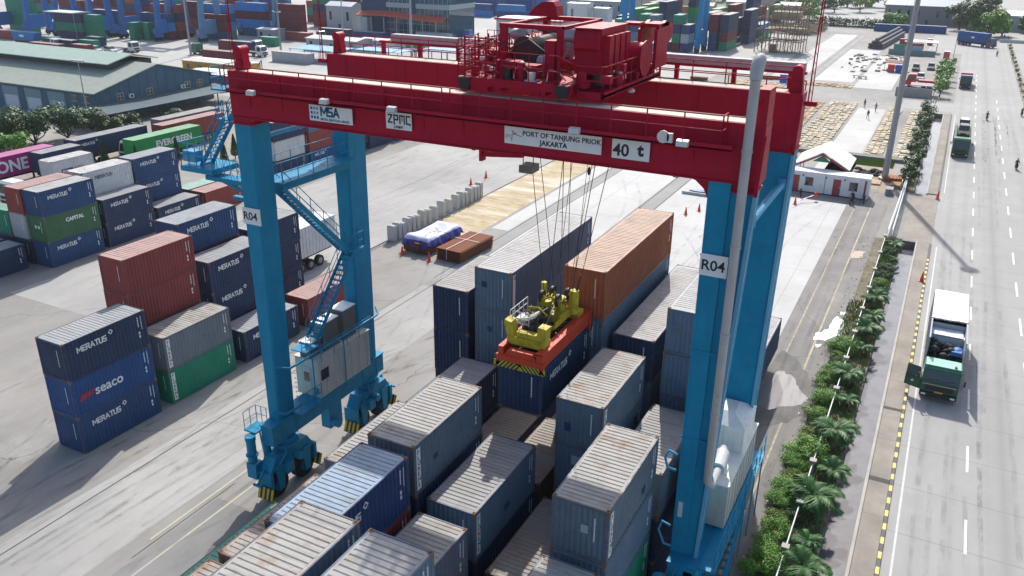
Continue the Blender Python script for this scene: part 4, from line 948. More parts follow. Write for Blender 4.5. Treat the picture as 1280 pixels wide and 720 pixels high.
# signs -----------------------------------------------------------------
def sign(x0, x1, z0, z1, y=30.18, p=None):
    mb = CB(); mb.box(x0,y-.0,z0,x1,y+.03,z1); 
    for x in (x0+.2, x1-.2): mb.mat(1).bar((x,y+.03,z1-.12),(x,31.0,z1-.12),.04)
    return mb.build('sign_board', [signw, cred])
def ctext(s, x, y, z, size, mat, par, **k): return text(s, (x-ox, y-oy, z), size, mat, par, '-y', **k)
blue_ink = plain('blue lettering', (.01,.12,.26), .5, var=0); blk = plain('black lettering', (.012,.014,.02), .5, var=0)
yF = 30.95-.055
s_ = sign(-26.6,-24.1,22.68,23.42,yF-.03); stroke('MSA', (-25.90-ox, yF-.034-oy, 22.97), .37, .10, blue_ink, s_, '-y'); ctext('MITRA SENTOSA ABADI', -25.95, yF-.034, 22.74, .155, blue_ink, s_, bold=.004)
mb = CB()
for i in range(3):
    for j in range(3): mb.mat(1 if (i > 0 and j > 0) else 0).box(-26.52+i*.17,yF-.036,22.78+j*.21,-26.40+i*.17,yF-.030,22.91+j*.21)
mb.build('emblem', [blue_ink, plain('pale blue ink', (.12,.35,.50), .5)]).parent = s_
s_ = sign(-22.22,-20.85,22.76,23.52,yF-.03)
mb = CB(); yy0, yy1 = yF-.036, yF-.030; t = .07   # ZPMC drawn as block strokes
def st(x0, z0, x1, z1): mb.box(x0,yy0,z0,x1,yy1,z1)
X = -22.12; z0, z1 = 23.02, 23.42
st(X,z1-t,X+.26,z1); st(X,z0,X+.26,z0+t); mb.add([(X,yy0,z0+t),(X+.09,yy0,z0+t),(X+.26,yy0,z1-t),(X+.17,yy0,z1-t)], [(0,1,2,3)])
X += .31; st(X,z0-.06,X+t,z1); st(X+t,z1-t,X+.26,z1); st(X+.26-t,z0+.14,X+.26,z1-t); st(X+t,z0+.14,X+.26-t,z0+.14+t)
X += .31; st(X,z0,X+t,z1); st(X+t,z1-t,X+.30,z1); st(X+.15-.025,z0+.12,X+.15+.025,z1-t); st(X+.30-t,z0,X+.30,z1-t)
X += .35; st(X,z1-t,X+.24,z1); st(X,z0+t,X+t,z1-t); st(X,z0,X+.24,z0+t); st(X+.24-t,z0-.04,X+.24,z0)
mb.build('lettering', blk).parent = s_
ctext('上海振华', -21.83, yF-.034, 22.82, .13, blk, s_, bold=.003)
s_ = sign(-16.2,-11.85,22.78,23.5,yF-.03); ctext('PORT OF TANJUNG PRIOK', -15.36, yF-.034, 23.18, .285, blk, s_, bold=.006, space=1.02); ctext('JAKARTA', -14.55, yF-.034, 22.87, .285, blk, s_, bold=.009, space=1.05)
ctext('IPC', -16.16, yF-.034, 23.0, .24, plain('faint grey ink', (.35,.38,.40), .6), s_)
mb = CB(); mb.tube([(-15.86,yF-.034,22.9),(-15.84,yF-.034,23.16),(-15.7,yF-.034,23.20),(-15.4,yF-.034,23.12)], .014, 4); mb.mat(1).tube([(-15.83,yF-.036,23.34),(-15.78,yF-.036,23.22),(-15.66,yF-.036,23.25)], .03, 4); mb.build('emblem', [blue_ink, plain('pink ink', (.6,.2,.25), .6)]).parent = s_
s_ = sign(-11.4,-9.85,22.74,23.5,yF-.03); ctext('40', -11.36, yF-.034, 22.86, .68, blk, s_, bold=.014); ctext('t', -10.33, yF-.034, 22.95, .66, blk, s_, bold=.03)
for x0, x1, za, zb, yf in ((-31.72,-30.5,16.72,17.62,31.0),(-7.46,-6.36,18.52,19.42,30.92)):
    mb = CB(); mb.box(x0,yf-.08,za,x1,yf-.045,zb); s_ = mb.build('number_plate', signw); ctext('R04', x0+.05, yf-.084, za+.25, .60, blk, s_, bold=.010)
for x in (-29.5,-25.1,-21.4,-12.75,-8.4):
    mb = CB(); mb.prism([(30.05,23.68),(30.30,23.68),(30.28,23.92),(30.10,23.88)], 'x', x-.22, x+.22); mb.mat(1).box(x-.18,30.07,23.66,x+.18,30.27,23.68); mb.build('floodlight', [floodm, blackm])
mb = CB(); mb.cyl((-9.15,30.15,23.95),(-9.15,30.22,23.95),.24,.24,12); mb.box(-9.0,30.15,23.75,-8.8,30.3,24.1); mb.build('junction_box', floodm)
for x in (-18.0,-8.9): 
    mb = CB(); mb.tube([(x-.12,31.4,22.32),(x-.08,31.4,22.15),(x+.08,31.4,22.15),(x+.12,31.4,22.32)], .025, 5); mb.build('lifting_eye', cred)

# ================================================================== trolley on the girders
tx, ty = -17.0, 35.4
trol = thing('crane_trolley', 'dark red machinery trolley with winches and cabinets riding on top of the crane girders', 'crane trolley', (tx,ty,ZT+.12))
def mapx(x):
    K = [(-22,-19.2),(-20.6,-18.5),(-18.6,-16.95),(-15.05,-14.35),(-13.9,-13.9)]
    if x >= -13.9: return x
    for (a, b), (c, d) in zip(K[:-1], K[1:]):
        if x <= c: return b+(x-a)*(d-b)/(c-a)
    return x
def mapz(z): return z if z < 26.5 else 26.5+(z-26.5)*.8
class TB(MB):
    def build(s, name, mats, parent=None):
        s.v = [(mapx(a)-tx, b-ty, mapz(c)-ZT-.12) for a, b, c in s.v]; return MB.build(s, name, mats, parent or trol)
z = 25.0
mb = TB()
for y in (31.0,32.0,38.6,39.6): mb.box(-20.6,y-.02,25.02,-13.3,y+.18,25.35)
for x in (-20.6,-18.2,-15.4,-13.6): mb.box(x,31.0,24.85,x+.25,39.8,25.3)
mb.box(-20.4,31.3,25.3,-13.3,39.6,25.36); mb.build('deck_frame', cred)
for x, y in ((-20.2,31.05),(-13.75,31.05),(-19.9,39.14),(-13.6,39.14)):
    mb = TB(); mb.cyl((x,y-.08,ZT+.42),(x,y+.08,ZT+.42),.30,n=16); mb.box(x-.35,y-.16,ZT+.45,x+.35,y-.1,ZT+.75); mb.build('wheel', [blackm])
mb = TB() # tall maintenance frame with beam
for x, y in ((-18.6,32.2),(-15.05,32.2),(-18.6,36.4),(-15.05,36.4)): mb.box(x-.16,y-.16,25.36,x+.16,y+.16,27.55)
mb.box(-18.8,32.05,27.5,-14.9,32.35,27.72); mb.box(-18.8,36.25,27.5,-14.9,36.55,27.72); mb.box(-18.75,32.1,27.5,-18.45,36.5,27.68); mb.box(-15.2,32.1,27.5,-14.9,36.5,27.68)
mb.box(-15.9,32.0,25.36,-15.3,32.7,27.0); mb.build('hoist_frame', cred)
mb = TB(); pts = [(-18.75+1.25*k/8, 27.9+.75*math.sin(math.pi/2*k/8)) for k in range(9)]+[(-17.1,28.65),(-16.9,28.4),(-16.8,27.9)]
mb.prism(pts, 'y', 34.6, 35.3); mb.build('cable_reel_cover', cred)
mb = TB() # winch drum, motors, gear
mb.cyl((-17.9,33.2,26.2),(-17.9,36.2,26.2),.62,n=20); mb.cyl((-17.9,33.1,26.2),(-17.9,33.2,26.2),.8,n=20); mb.cyl((-17.9,36.2,26.2),(-17.9,36.3,26.2),.8,n=20)
for k in range(22): mb.cyl((-17.9,33.3+k*.13,26.2),(-17.9,33.36+k*.13,26.2),.645,n=18)
mb.build('rope_drum', [plain('greased drum', (.05,.045,.045), .45)])
mg = plain('motor grey', (.33,.36,.42), .4, .2)
for c_ in (((-16.9,34.0,26.3),(-16.0,34.0,26.3),.42),((-16.9,35.4,26.9),(-15.9,35.4,26.9),.45),((-16.8,33.0,25.9),(-16.1,33.0,25.9),.3),((-18.9,33.6,27.0),(-18.3,33.6,27.0),.3)):
    mb = TB(); mb.cyl(c_[0], c_[1], c_[2], n=16); mid_ = (Vector(c_[0])+Vector(c_[1]))/2; mb.box(mid_.x-.2, mid_.y-.2, 25.36, mid_.x+.2, mid_.y+.2, mid_.z); mb.cyl(Vector(c_[0])-Vector((.12,0,0)), c_[0], c_[2]*.7, n=14); mb.build('hoist_motor', mg)
for q in ((-18.4,31.5,25.36,-17.3,32.1,26.0),(-17.2,31.5,25.36,-16.1,32.1,25.9),(-20.3,33.0,25.36,-19.2,35.0,26.2),(-20.0,36.0,25.36,-18.9,38.5,26.5),(-18.8,37.2,25.36,-17,38.6,26.3),(-16.6,33.4,25.36,-15.9,35.9,25.8)):
    mb = TB(); mb.box(*q); mb.box(q[0]-.03,q[1]-.03,q[5],q[3]+.03,q[4]+.03,q[5]+.04); mb.build('gear_housing', cred)
# three cabinets at the right
mb = TB(); mb.box(-14.95,34.2,25.4,-14.0,37.2,27.35); mb.box(-13.9,32.6,25.6,-12.75,35.4,27.6); mb.box(-13.95,32.5,27.6,-12.7,35.5,27.66); mb.prism([(32.6,26.5),(32.35,26.7),(32.35,27.3),(32.6,27.6)], 'x', -13.85, -12.8)
for k in range(4): mb.box(-12.75,32.8+k*.65,25.9,-12.45,33.25+k*.65,27.3)
mb.box(-15.0,34.15,27.35,-13.95,37.25,27.4); mb.cyl((-13.5,32.3,27.2),(-13.5,32.34,27.2),.06,n=8); mb.build('control_cabinet', cred)
for y, x, rr in ((33.9,-13.9,.60),(36.0,-12.5,.66)):
    mb = TB(); mb.cyl((x-.5,y,26.0),(x+.5,y,26.0),rr,n=24); mb.cyl((x-.54,y,26.0),(x-.5,y,26.0),rr+.12,n=24); mb.cyl((x+.5,y,26.0),(x+.54,y,26.0),rr+.12,n=24); mb.build('sheave_wheel', cred)
mb = TB(); mb.prism([(37.0,25.4),(37.0,27.2),(38.2,27.6),(39.2,27.4),(39.2,26.6),(38.6,26.3),(38.6,25.4)], 'x', -12.75, -12.6); mb.prism([(37.0,25.4),(37.0,27.2),(38.2,27.6),(39.2,27.4),(39.2,26.6),(38.6,26.3),(38.6,25.4)], 'x', -12.0, -11.85); mb.box(-12.75,37.2,27.3,-11.85,38.6,27.5); mb.box(-13.2,36.3,27.45,-12.5,37.1,27.6); mb.build('sheave_bracket', cred)
mb = TB(); mb.box(-13.4,31.5,24.9,-12.1,38.6,25.0); mb.box(-13.4,31.4,24.85,-12.1,31.5,25.1); mb.box(-12.18,31.4,24.85,-12.1,38.6,25.1); mb.build('side_platform', [cred])
mb = TB(); P = [(-20.6,31.0,25.36),(-18.9,31.0,25.36)]
rail(mb, [(-17.9,30.95,25.36),(-15.3,30.95,25.36)], 1.1, .9, .028); rail(mb, [(-14.9,30.95,25.36),(-14.0,30.95,25.36),(-13.2,31.3,25.0),(-12.12,31.45,25.0),(-12.12,38.5,25.0)], 1.1, .8, .03)
rail(mb, [(-20.6,31.0,25.36),(-18.4,31.0,25.36)], 1.2, .45, .028, (.25,.5,.75)); rail(mb, [(-20.6,31.0,25.36),(-20.6,39.4,25.36),(-18,39.6,25.36)], 1.1, .9, .028); rail(mb, [(-21.6,32.4,24.9),(-21.6,35,24.9)], 1.1, .6, .028); rail(mb, [(-20.2,33,26.2),(-18.9,33,26.2)], 1.0, .4, .02, (.33,.66)); rail(mb, [(-19.4,35.6,26.5),(-18.9,38.4,26.5)], 1.0, .5, .02, (.33,.66))
mb.box(-21.6,31.8,24.8,-20.6,36,24.88); mb.box(-12.3,33.4,25.7,-12.0,33.7,26.0); mb.box(-12.3,36.4,25.7,-12.0,36.7,26.0); mb.box(-12.2,31.3,25.5,-11.8,31.6,25.8)
mb.build('handrail', cred)
rn = random.Random(5)
for k in range(26):
    x, y = rn.uniform(-20.3,-18.7), rn.uniform(31.5,38.5); mb = TB(); mb.box(x,y,25.36,x+rn.uniform(.1,.4),y+rn.uniform(.1,.4),25.36+rn.uniform(.2,.9)); mb.build('valve_block', cred)
for k in range(10): x, y = rn.uniform(-13.3,-12.6), rn.uniform(32,38); mb = TB(); mb.box(x,y,25.0,x+rn.uniform(.2,.5),y+rn.uniform(.2,.6),25.0+rn.uniform(.2,.7)); mb.build('valve_block', cred)
for x, y, zz in ((-19.3,31.3,26.1),(-18.7,31.3,25.7),(-16.9,31.4,26.0),(-12.2,35.0,24.7)):
    mb = TB(); mb.ball((x,y,zz), .15, 8, 6, (1.2,1,.7)); mb.build('lamp', floodm)
mb = TB(); mb.tube([(-20.2,32.2,26.4),(-19.2,32.0,26.9),(-18.0,31.9,26.5),(-16.9,32.0,27.0),(-15.9,32.1,26.4)], .05, 6); mb.tube([(-20.0,34,26.6),(-19.4,35,27.3),(-18.5,36,26.9)], .05, 6); mb.build('cable', blackm)
for k in range(26):
    x, y, z_ = rn.uniform(-18.2,-14.6), rn.uniform(32.0,38.4), rn.uniform(25.5,26.9); mb = CB()
    mb.tube([(x,y,25.4),(x,y,z_),(x+rn.uniform(-.9,.9),y+rn.uniform(-.4,.4),z_+rn.uniform(-.1,.2)),(x+rn.uniform(-.8,.8),y+rn.uniform(-.4,.4),25.5)], rn.choice([.03,.045,.07]), 6)
    s_v = [(a-tx, b-ty, c-ZT-.12) for a, b, c in mb.v]; mb.v = s_v; MB.build(mb, 'pipe', rn.choice([cred, cred, blackm, floodm]), trol)
class RB(MB):
    def build(s, name, mats, parent=None):
        s.v = [(a-tx, b-ty, c-ZT-.12) for a, b, c in s.v]; return MB.build(s, name, mats, parent or trol)
mb = RB()
for xx in (-18.25,-17.75,-17.25,-16.75): mb.bar((xx,31.15,25.35),(xx,31.15,27.0),.05); mb.bar((xx,32.3,25.35),(xx,32.3,27.0),.05)
for q in range(7): mb.bar((-18.3,31.15,25.5+q*.24),(-16.7,31.15,25.5+q*.24),.035); mb.bar((-18.25,31.15,25.5+q*.24),(-18.25,32.3,25.5+q*.24),.035)
mb.build('ladder_cage', cred)
for xx, yy, hh, mt in ((-16.3,31.3,.5,blackm),(-15.7,31.35,.75,cred),(-15.2,31.3,.4,floodm),(-13.1,31.6,.5,cred),(-12.7,32.2,.35,blackm),(-12.8,33.2,.6,cred),(-12.6,34.4,.45,floodm),(-12.9,35.2,.7,cred)):
    mb = RB(); mb.cyl((xx,yy,25.3),(xx,yy,25.3+hh),.17,n=12); mb.box(xx-.25,yy-.15,25.25,xx+.25,yy+.3,25.4); mb.build('valve_block', mt)
for q in range(9):
    mb = RB(); xx = -18.0+q*.5; mb.tube([(xx,31.25,25.4),(xx+.1,31.2,25.75+.1*(q % 3)),(xx+.5,31.3,25.8),(xx+.6,31.8,25.4)], .03, 5); mb.build('pipe', [cred, floodm, blackm][q % 3])
for x0, x1, y0, y1, zb in ((-22.3,-20.6,37.4,38.5,24.8),(-20.5,-19.2,36.4,38.5,25.0),(-19.6,-18.5,33.4,35.6,25.0)):
    mb = RB(); mb.box(x0,y0,zb,x1,y1,zb+.06); mb.bar((x1,y1-.1,zb),(-18.4,y1-.1,zb),.12); mb.build('side_step', cred)
    mb = RB(); rail(mb, [(x0,y1,zb),(x0,y0,zb),(x1,y0,zb),(x1,y1,zb)], 1.25, .42, .026, (.25,.5,.75)); mb.build('handrail', cred)
    mb = RB(); mb.box(x0+.3,y0+.3,zb+.06,x0+.8,y0+.8,zb+.75); mb.box(x0+.25,y0+.25,zb+.75,x0+.85,y0+.85,zb+.79); mb.build('junction_box', rn.choice([cred, floodm]))
# under-deck lamps and arms seen below the near girder
mb = TB(); mb.prism([(-19.6,22.5),(-18.2,22.5),(-18.5,21.6),(-19.3,21.6)], 'y', 33.0, 33.6); mb.box(-20.3,33.1,24.8,-20.0,33.4,22.2); mb.bar((-20.9,33.3,21.5),(-18.0,33.3,21.7),.22); mb.box(-21.0,33.1,21.2,-20.7,33.5,22.1); mb.build('hanger_arm', [cred])
mb = TB(); mb.box(-18.9,34.2,20.6,-18.0,35.0,20.95); mb.bar((-18.8,34.5,20.95),(-18.8,34.5,21.7),.04); mb.bar((-18.1,34.5,20.95),(-18.1,34.5,21.7),.04); mb.box(-15.9,33.8,22.1,-15.3,34.3,22.2); mb.bar((-15.6,34,22.2),(-15.6,34,24.9),.05); mb.build('lamp', [plain('lamp dark', (.16,.16,.15), .6)])
# ropes from trolley to spreader
mb = TB(); spz = 14.0
for a, b in (((-18.2,34.6,20.7),(-18.0,36.0,spz-.2)),((-15.7,34.0,22.1),(-16.3,35.2,spz)),((-15.1,33.6,24.9),(-17.4,35.4,spz)),((-14.6,34.2,24.9),(-16.7,35.2,spz)),((-14.9,36.3,24.9),(-16.2,36.6,spz)),((-14.2,36.9,24.9),(-16.6,36.8,spz)),((-17.9,33.9,24.9),(-16.5,35.0,spz)),((-13.0,34.5,24.9),(-16.0,36.0,spz)),((-12.9,36.8,24.9),(-16.0,36.9,spz)),((-16.9,36.8,24.9),(-16.4,36.2,spz))):
    mb.cyl(a, b, .022, n=5)
mb.build('hoist_rope', [plain('rope', (.05,.045,.04), .7)])
mb = TB(); mb.ball((-14.1,35.0,20.9), .16, 7, 5, (1,1,1.3)); mb.build('rope_socket', [blackm])

# ================================================================== spreader
sx0, sy0, sz0 = -17.6, 33.1, 8.5+CH+.05
orange = paint('spreader orange', (.55,.055,.022), .45, .25, .1, (.2,.04,.02), .25); ylw = paint('spreader yellow', (.50,.42,.03), .5, .8, .35, (.10,.08,.03), .6)
spr = thing('container_spreader', 'orange and yellow lifting spreader clamped on the navy container below the crane', 'spreader', (sx0+1.22, sy0+3.03, sz0))
class SB(MB):
    def build(s, name, mats, parent=None):
        s.v = [(a-1.22, b-3.03, c) for a, b, c in s.v]; return MB.build(s, name, mats, parent or spr)
mb = SB()
mb.box(.0,-.1,.12,.3,6.16,.85); mb.box(2.12,-.1,.12,2.46,6.16,.85); mb.box(2.05,-.1,.80,2.50,6.16,.87)
mb.build('side_beam', orange)
for y in (-.15, 5.75):
    mb = SB(); mb.box(-.05,y,.1,2.49,y+.46,.42); mb.prism([(.35,.42),(2.1,.42),(1.9,.75),(.55,.75)], 'y', y+.05, y+.40)
    e_ = mb.build('end_beam', orange)
    for x in (-.1,2.34): 
        m2 = SB(); m2.box(x,y-.02,-.16,x+.20,y+.16,.4); m2.build('corner_guide', orange).parent = e_
mb = SB(); y = -.17; n = 24
for k in range(n):
    x = -.1+k*2.64/n; w_ = 2.64/n; sl = .30*(1 if k < n/2 else -1)
    mb.mat(k % 2).add([(x-sl*.5,y,-.24),(x+w_-sl*.5,y,-.24),(x+w_+sl*.5,y,.10),(x+sl*.5,y,.10)], [(0,1,2,3)])
mb.mat(0).box(-.2,y+.004,-.24,2.64,y+.02,.10); mb.build('hazard_stripe', [ylw, blackm])
mb = SB(); mb.box(.15,.55,.75,2.25,1.25,1.15); mb.box(.15,4.8,.75,2.25,5.5,1.15); mb.box(.35,1.25,.9,.5,4.8,1.08); mb.box(1.55,1.25,.9,1.7,4.8,1.08)
mb.prism([(.15,1.15),(.55,1.15),(.35,1.9),(.0,2.0),(-.05,1.8)], 'y', .6, 1.15); mb.prism([(1.75,1.15),(2.25,1.15),(2.3,1.9),(1.85,1.95)], 'y', .6, 1.15)
mb.box(.6,.7,1.15,1.7,1.1,1.4); mb.build('head_frame', ylw)
mb = SB()
mb.box(.5,3.2,1.1,1.9,4.6,1.5); mb.cyl((.55,4.0,1.5),(.55,4.0,2.9),.15,n=10); mb.cyl((2.05,4.6,1.2),(2.05,4.6,2.5),.24,n=10); mb.cyl((.9,3.6,1.5),(.9,3.6,2.1),.3,n=12); mb.cyl((1.5,4.1,1.5),(1.5,4.1,2.2),.28,n=12)
for q in range(6): mb.tube([(.5+q*.25,3.3,1.5),(.45+q*.27,3.5,2.0+.2*(q%2)),(.6+q*.22,4.0,2.3),(.5+q*.25,4.5,1.5)], .035, 5); mb.tube([(1.0,3.0,1.6),(.9,3.1,2.3),(1.3,3.2,2.5),(1.7,3.3,2.3),(1.8,3.4,1.6)], .07, 6); mb.tube([(.8,2.2,1.6),(.6,2.1,2.2),(1.2,2.0,2.3),(1.6,2.1,1.9)], .08, 6)
mb.prism([(2.4,1.1),(4.8,1.1),(4.6,1.5),(2.6,1.35)], 'x', 1.85, 1.95); mb.build('rotator', ylw)
mb = SB(); rn = random.Random(9)
for k in range(34): x, y = rn.uniform(.4,1.5), rn.uniform(1.2,4.8); mb.box(x,y,.5,x+rn.uniform(.08,.35),y+rn.uniform(.08,.35),rn.uniform(1.0,1.9))
for k in range(16): mb.tube([(rn.uniform(.4,1.9),rn.uniform(1.5,4.5),1.2),(rn.uniform(.4,1.9),rn.uniform(1.5,4.5),2.1),(rn.uniform(.4,1.9),rn.uniform(1.5,4.5),1.4)], .035, 5)
mb.build('hydraulics', [plain('oily grey', (.09,.085,.08), .5)])
mb = SB(); mb.prism([(.1,1.7),(.9,1.9),(1.3,2.15),(1.25,1.95),(.7,1.65)], 'y', 1.5, 2.3); mb.box(.1,1.4,1.5,.9,2.2,1.56)
def srail(pts): rail(mb, pts, .7, .5, .025)
srail([(-.05,1.3,1.5),(-.05,3.3,1.5)]); srail([(.1,1.3,1.5),(1.0,1.3,1.5)]); mb.build('cable_basket', [floodm])
mb = SB()
for k in range(9): mb.bar((1.65,.9+k*.5,.75),(1.95,1.05+k*.5,.75),.04); mb.bar((1.65,.9+k*.5,.75),(1.65,.9+k*.5,1.2),.03)
mb.box(.4,.5,.2,1.9,5.6,.24); mb.build('inner_truss', blackm)
for (x_, y_, z_) in ((.7,3.5,2.3),(1.6,3.5,2.25),(.75,4.7,2.1),(1.6,4.75,2.15)):
    mb = SB(); mb.cyl((x_-.07,y_,z_),(x_+.07,y_,z_),.34,n=18); mb.mat(1).cyl((x_-.12,y_,z_),(x_+.12,y_,z_),.1,n=10); mb.mat(1).bar((x_-.13,y_,z_),(x_-.13,y_,1.4),.07); mb.bar((x_+.13,y_,z_),(x_+.13,y_,1.4),.07); mb.build('sheave', [blackm, ylw])
mb = SB(); mb.tube([(1.95,4.5,1.6),(2.1,4.8,2.6),(2.25,4.9,3.3)], [.05,.07,.04], 6); mb.build('guide_rod', [plain('brown rod', (.12,.04,.03), .7)])
# ================================================================== vehicles (built once, copied)
tyre2 = tyre; chrome = plain('bright metal', (.55,.56,.58), .3, .8); wg = glass('windscreen glass', (.03,.04,.05))
def wheel(mb_parent, x, y, r, wd, nm='wheel'):
    mb = MB(); mb.cyl((x-wd/2,y,r),(x+wd/2,y,r),r,r,16); mb.mat(1).cyl((x-wd/2-.01,y,r),(x+wd/2+.01,y,r),r*.55,r*.55,12)
    return mb.build(nm, [tyre2, plain('wheel rim', (.30,.30,.31), .5, .3)], mb_parent)
def cab(root, x0, y0, wd, ln, h, col, roofcol=None, glassm=wg, front=-1):
    """cab-over truck cab, front towards -y; bottom at .55"""
    pm = plain('cab paint %.2f %.2f %.2f' % col, col, .3); rm = plain('cab roof %.2f' % (roofcol or col)[1], roofcol or col, .4)
    mb = MB(); y1 = y0+ln; z0 = .55
    P = [(y0+.05,z0),(y0,z0+.25),(y0,z0+.95),(y0+.10,z0+1.0),(y0+.42,h-.12),(y0+.65,h),(y1-.05,h),(y1,h-.15),(y1,z0)]
    mb.prism(P, 'x', x0, x0+wd); mb.mat(1).box(x0+.08,y0+.62,h-.02,x0+wd-.08,y1-.06,h+.04); b = mb.build('cab', [pm, rm], root)
    mb = MB(); a, c = (y0+.10, z0+1.02), (y0+.42, h-.17); n = Vector((0,-(c[1]-a[1]),-(a[0]-c[0]))).normalized()*.012
    mb.add([(x0+.12,a[0]+n.y,a[1]),(x0+wd-.12,a[0]+n.y,a[1]),(x0+wd-.18,c[0]+n.y,c[1]),(x0+.18,c[0]+n.y,c[1])], [(0,1,2,3)]); mb.build('windscreen', glassm, b)
    mb = MB()
    for xx in (x0-.006, x0+wd+.006): mb.add([(xx,y0+.40,z0+1.0),(xx,y1-.35,z0+1.0),(xx,y1-.35,h-.25),(xx,y0+.58,h-.25)], [(0,1,2,3)])
    mb.build('side_window', glassm, b)
    mb = MB(); mb.box(x0+.02,y0-.12,.42,x0+wd-.02,y0+.02,.72); mb.box(x0+.3,y0-.02,z0+.35,x0+wd-.3,y0-.004,z0+.75); mb.mat(1).box(x0+.12,y0-.135,.5,x0+.42,y0-.12,.64).box(x0+wd-.42,y0-.135,.5,x0+wd-.12,y0-.12,.64); mb.build('bumper', [blackm, white_ink], b)
    for s_, xx in ((-1,x0),(1,x0+wd)):
        mb = MB(); mb.bar((xx,y0+.1,h-.4),(xx+s_*.28,y0-.12,h-.45),.03); mb.box(xx+s_*.28-.06,y0-.16,h-.85,xx+s_*.28+.06,y0-.10,h-.4); mb.build('mirror', blackm, b)
    return b
def tractor(col, roofcol=None, label='x', group=None, loc=(0,0,0), rz=0, trailer=8, name='truck', deck=True):
    root = thing(name, label, 'truck', loc, rz, group)
    cab(root, 0, 0, 2.4, 2.1, 2.9, col, roofcol)
    mb = MB(); mb.box(.75,1.6,.65,1.65,trailer+2,.95)
    if deck: mb.box(.05,2.6,1.05,2.35,trailer+2,1.22)
    for k in range(int(trailer/1.2)): mb.box(.1,2.8+k*1.2,.95,2.3,2.9+k*1.2,1.05)
    mb.build('chassis', blackm, root)
    for y in [1.0]+[trailer+.9-k*1.25 for k in range(2 if trailer < 9 else 3)]+([3.2] if trailer > 6 else []):
        for x in (.2, 2.2): wheel(root, x, y, .5, .34)
    return root

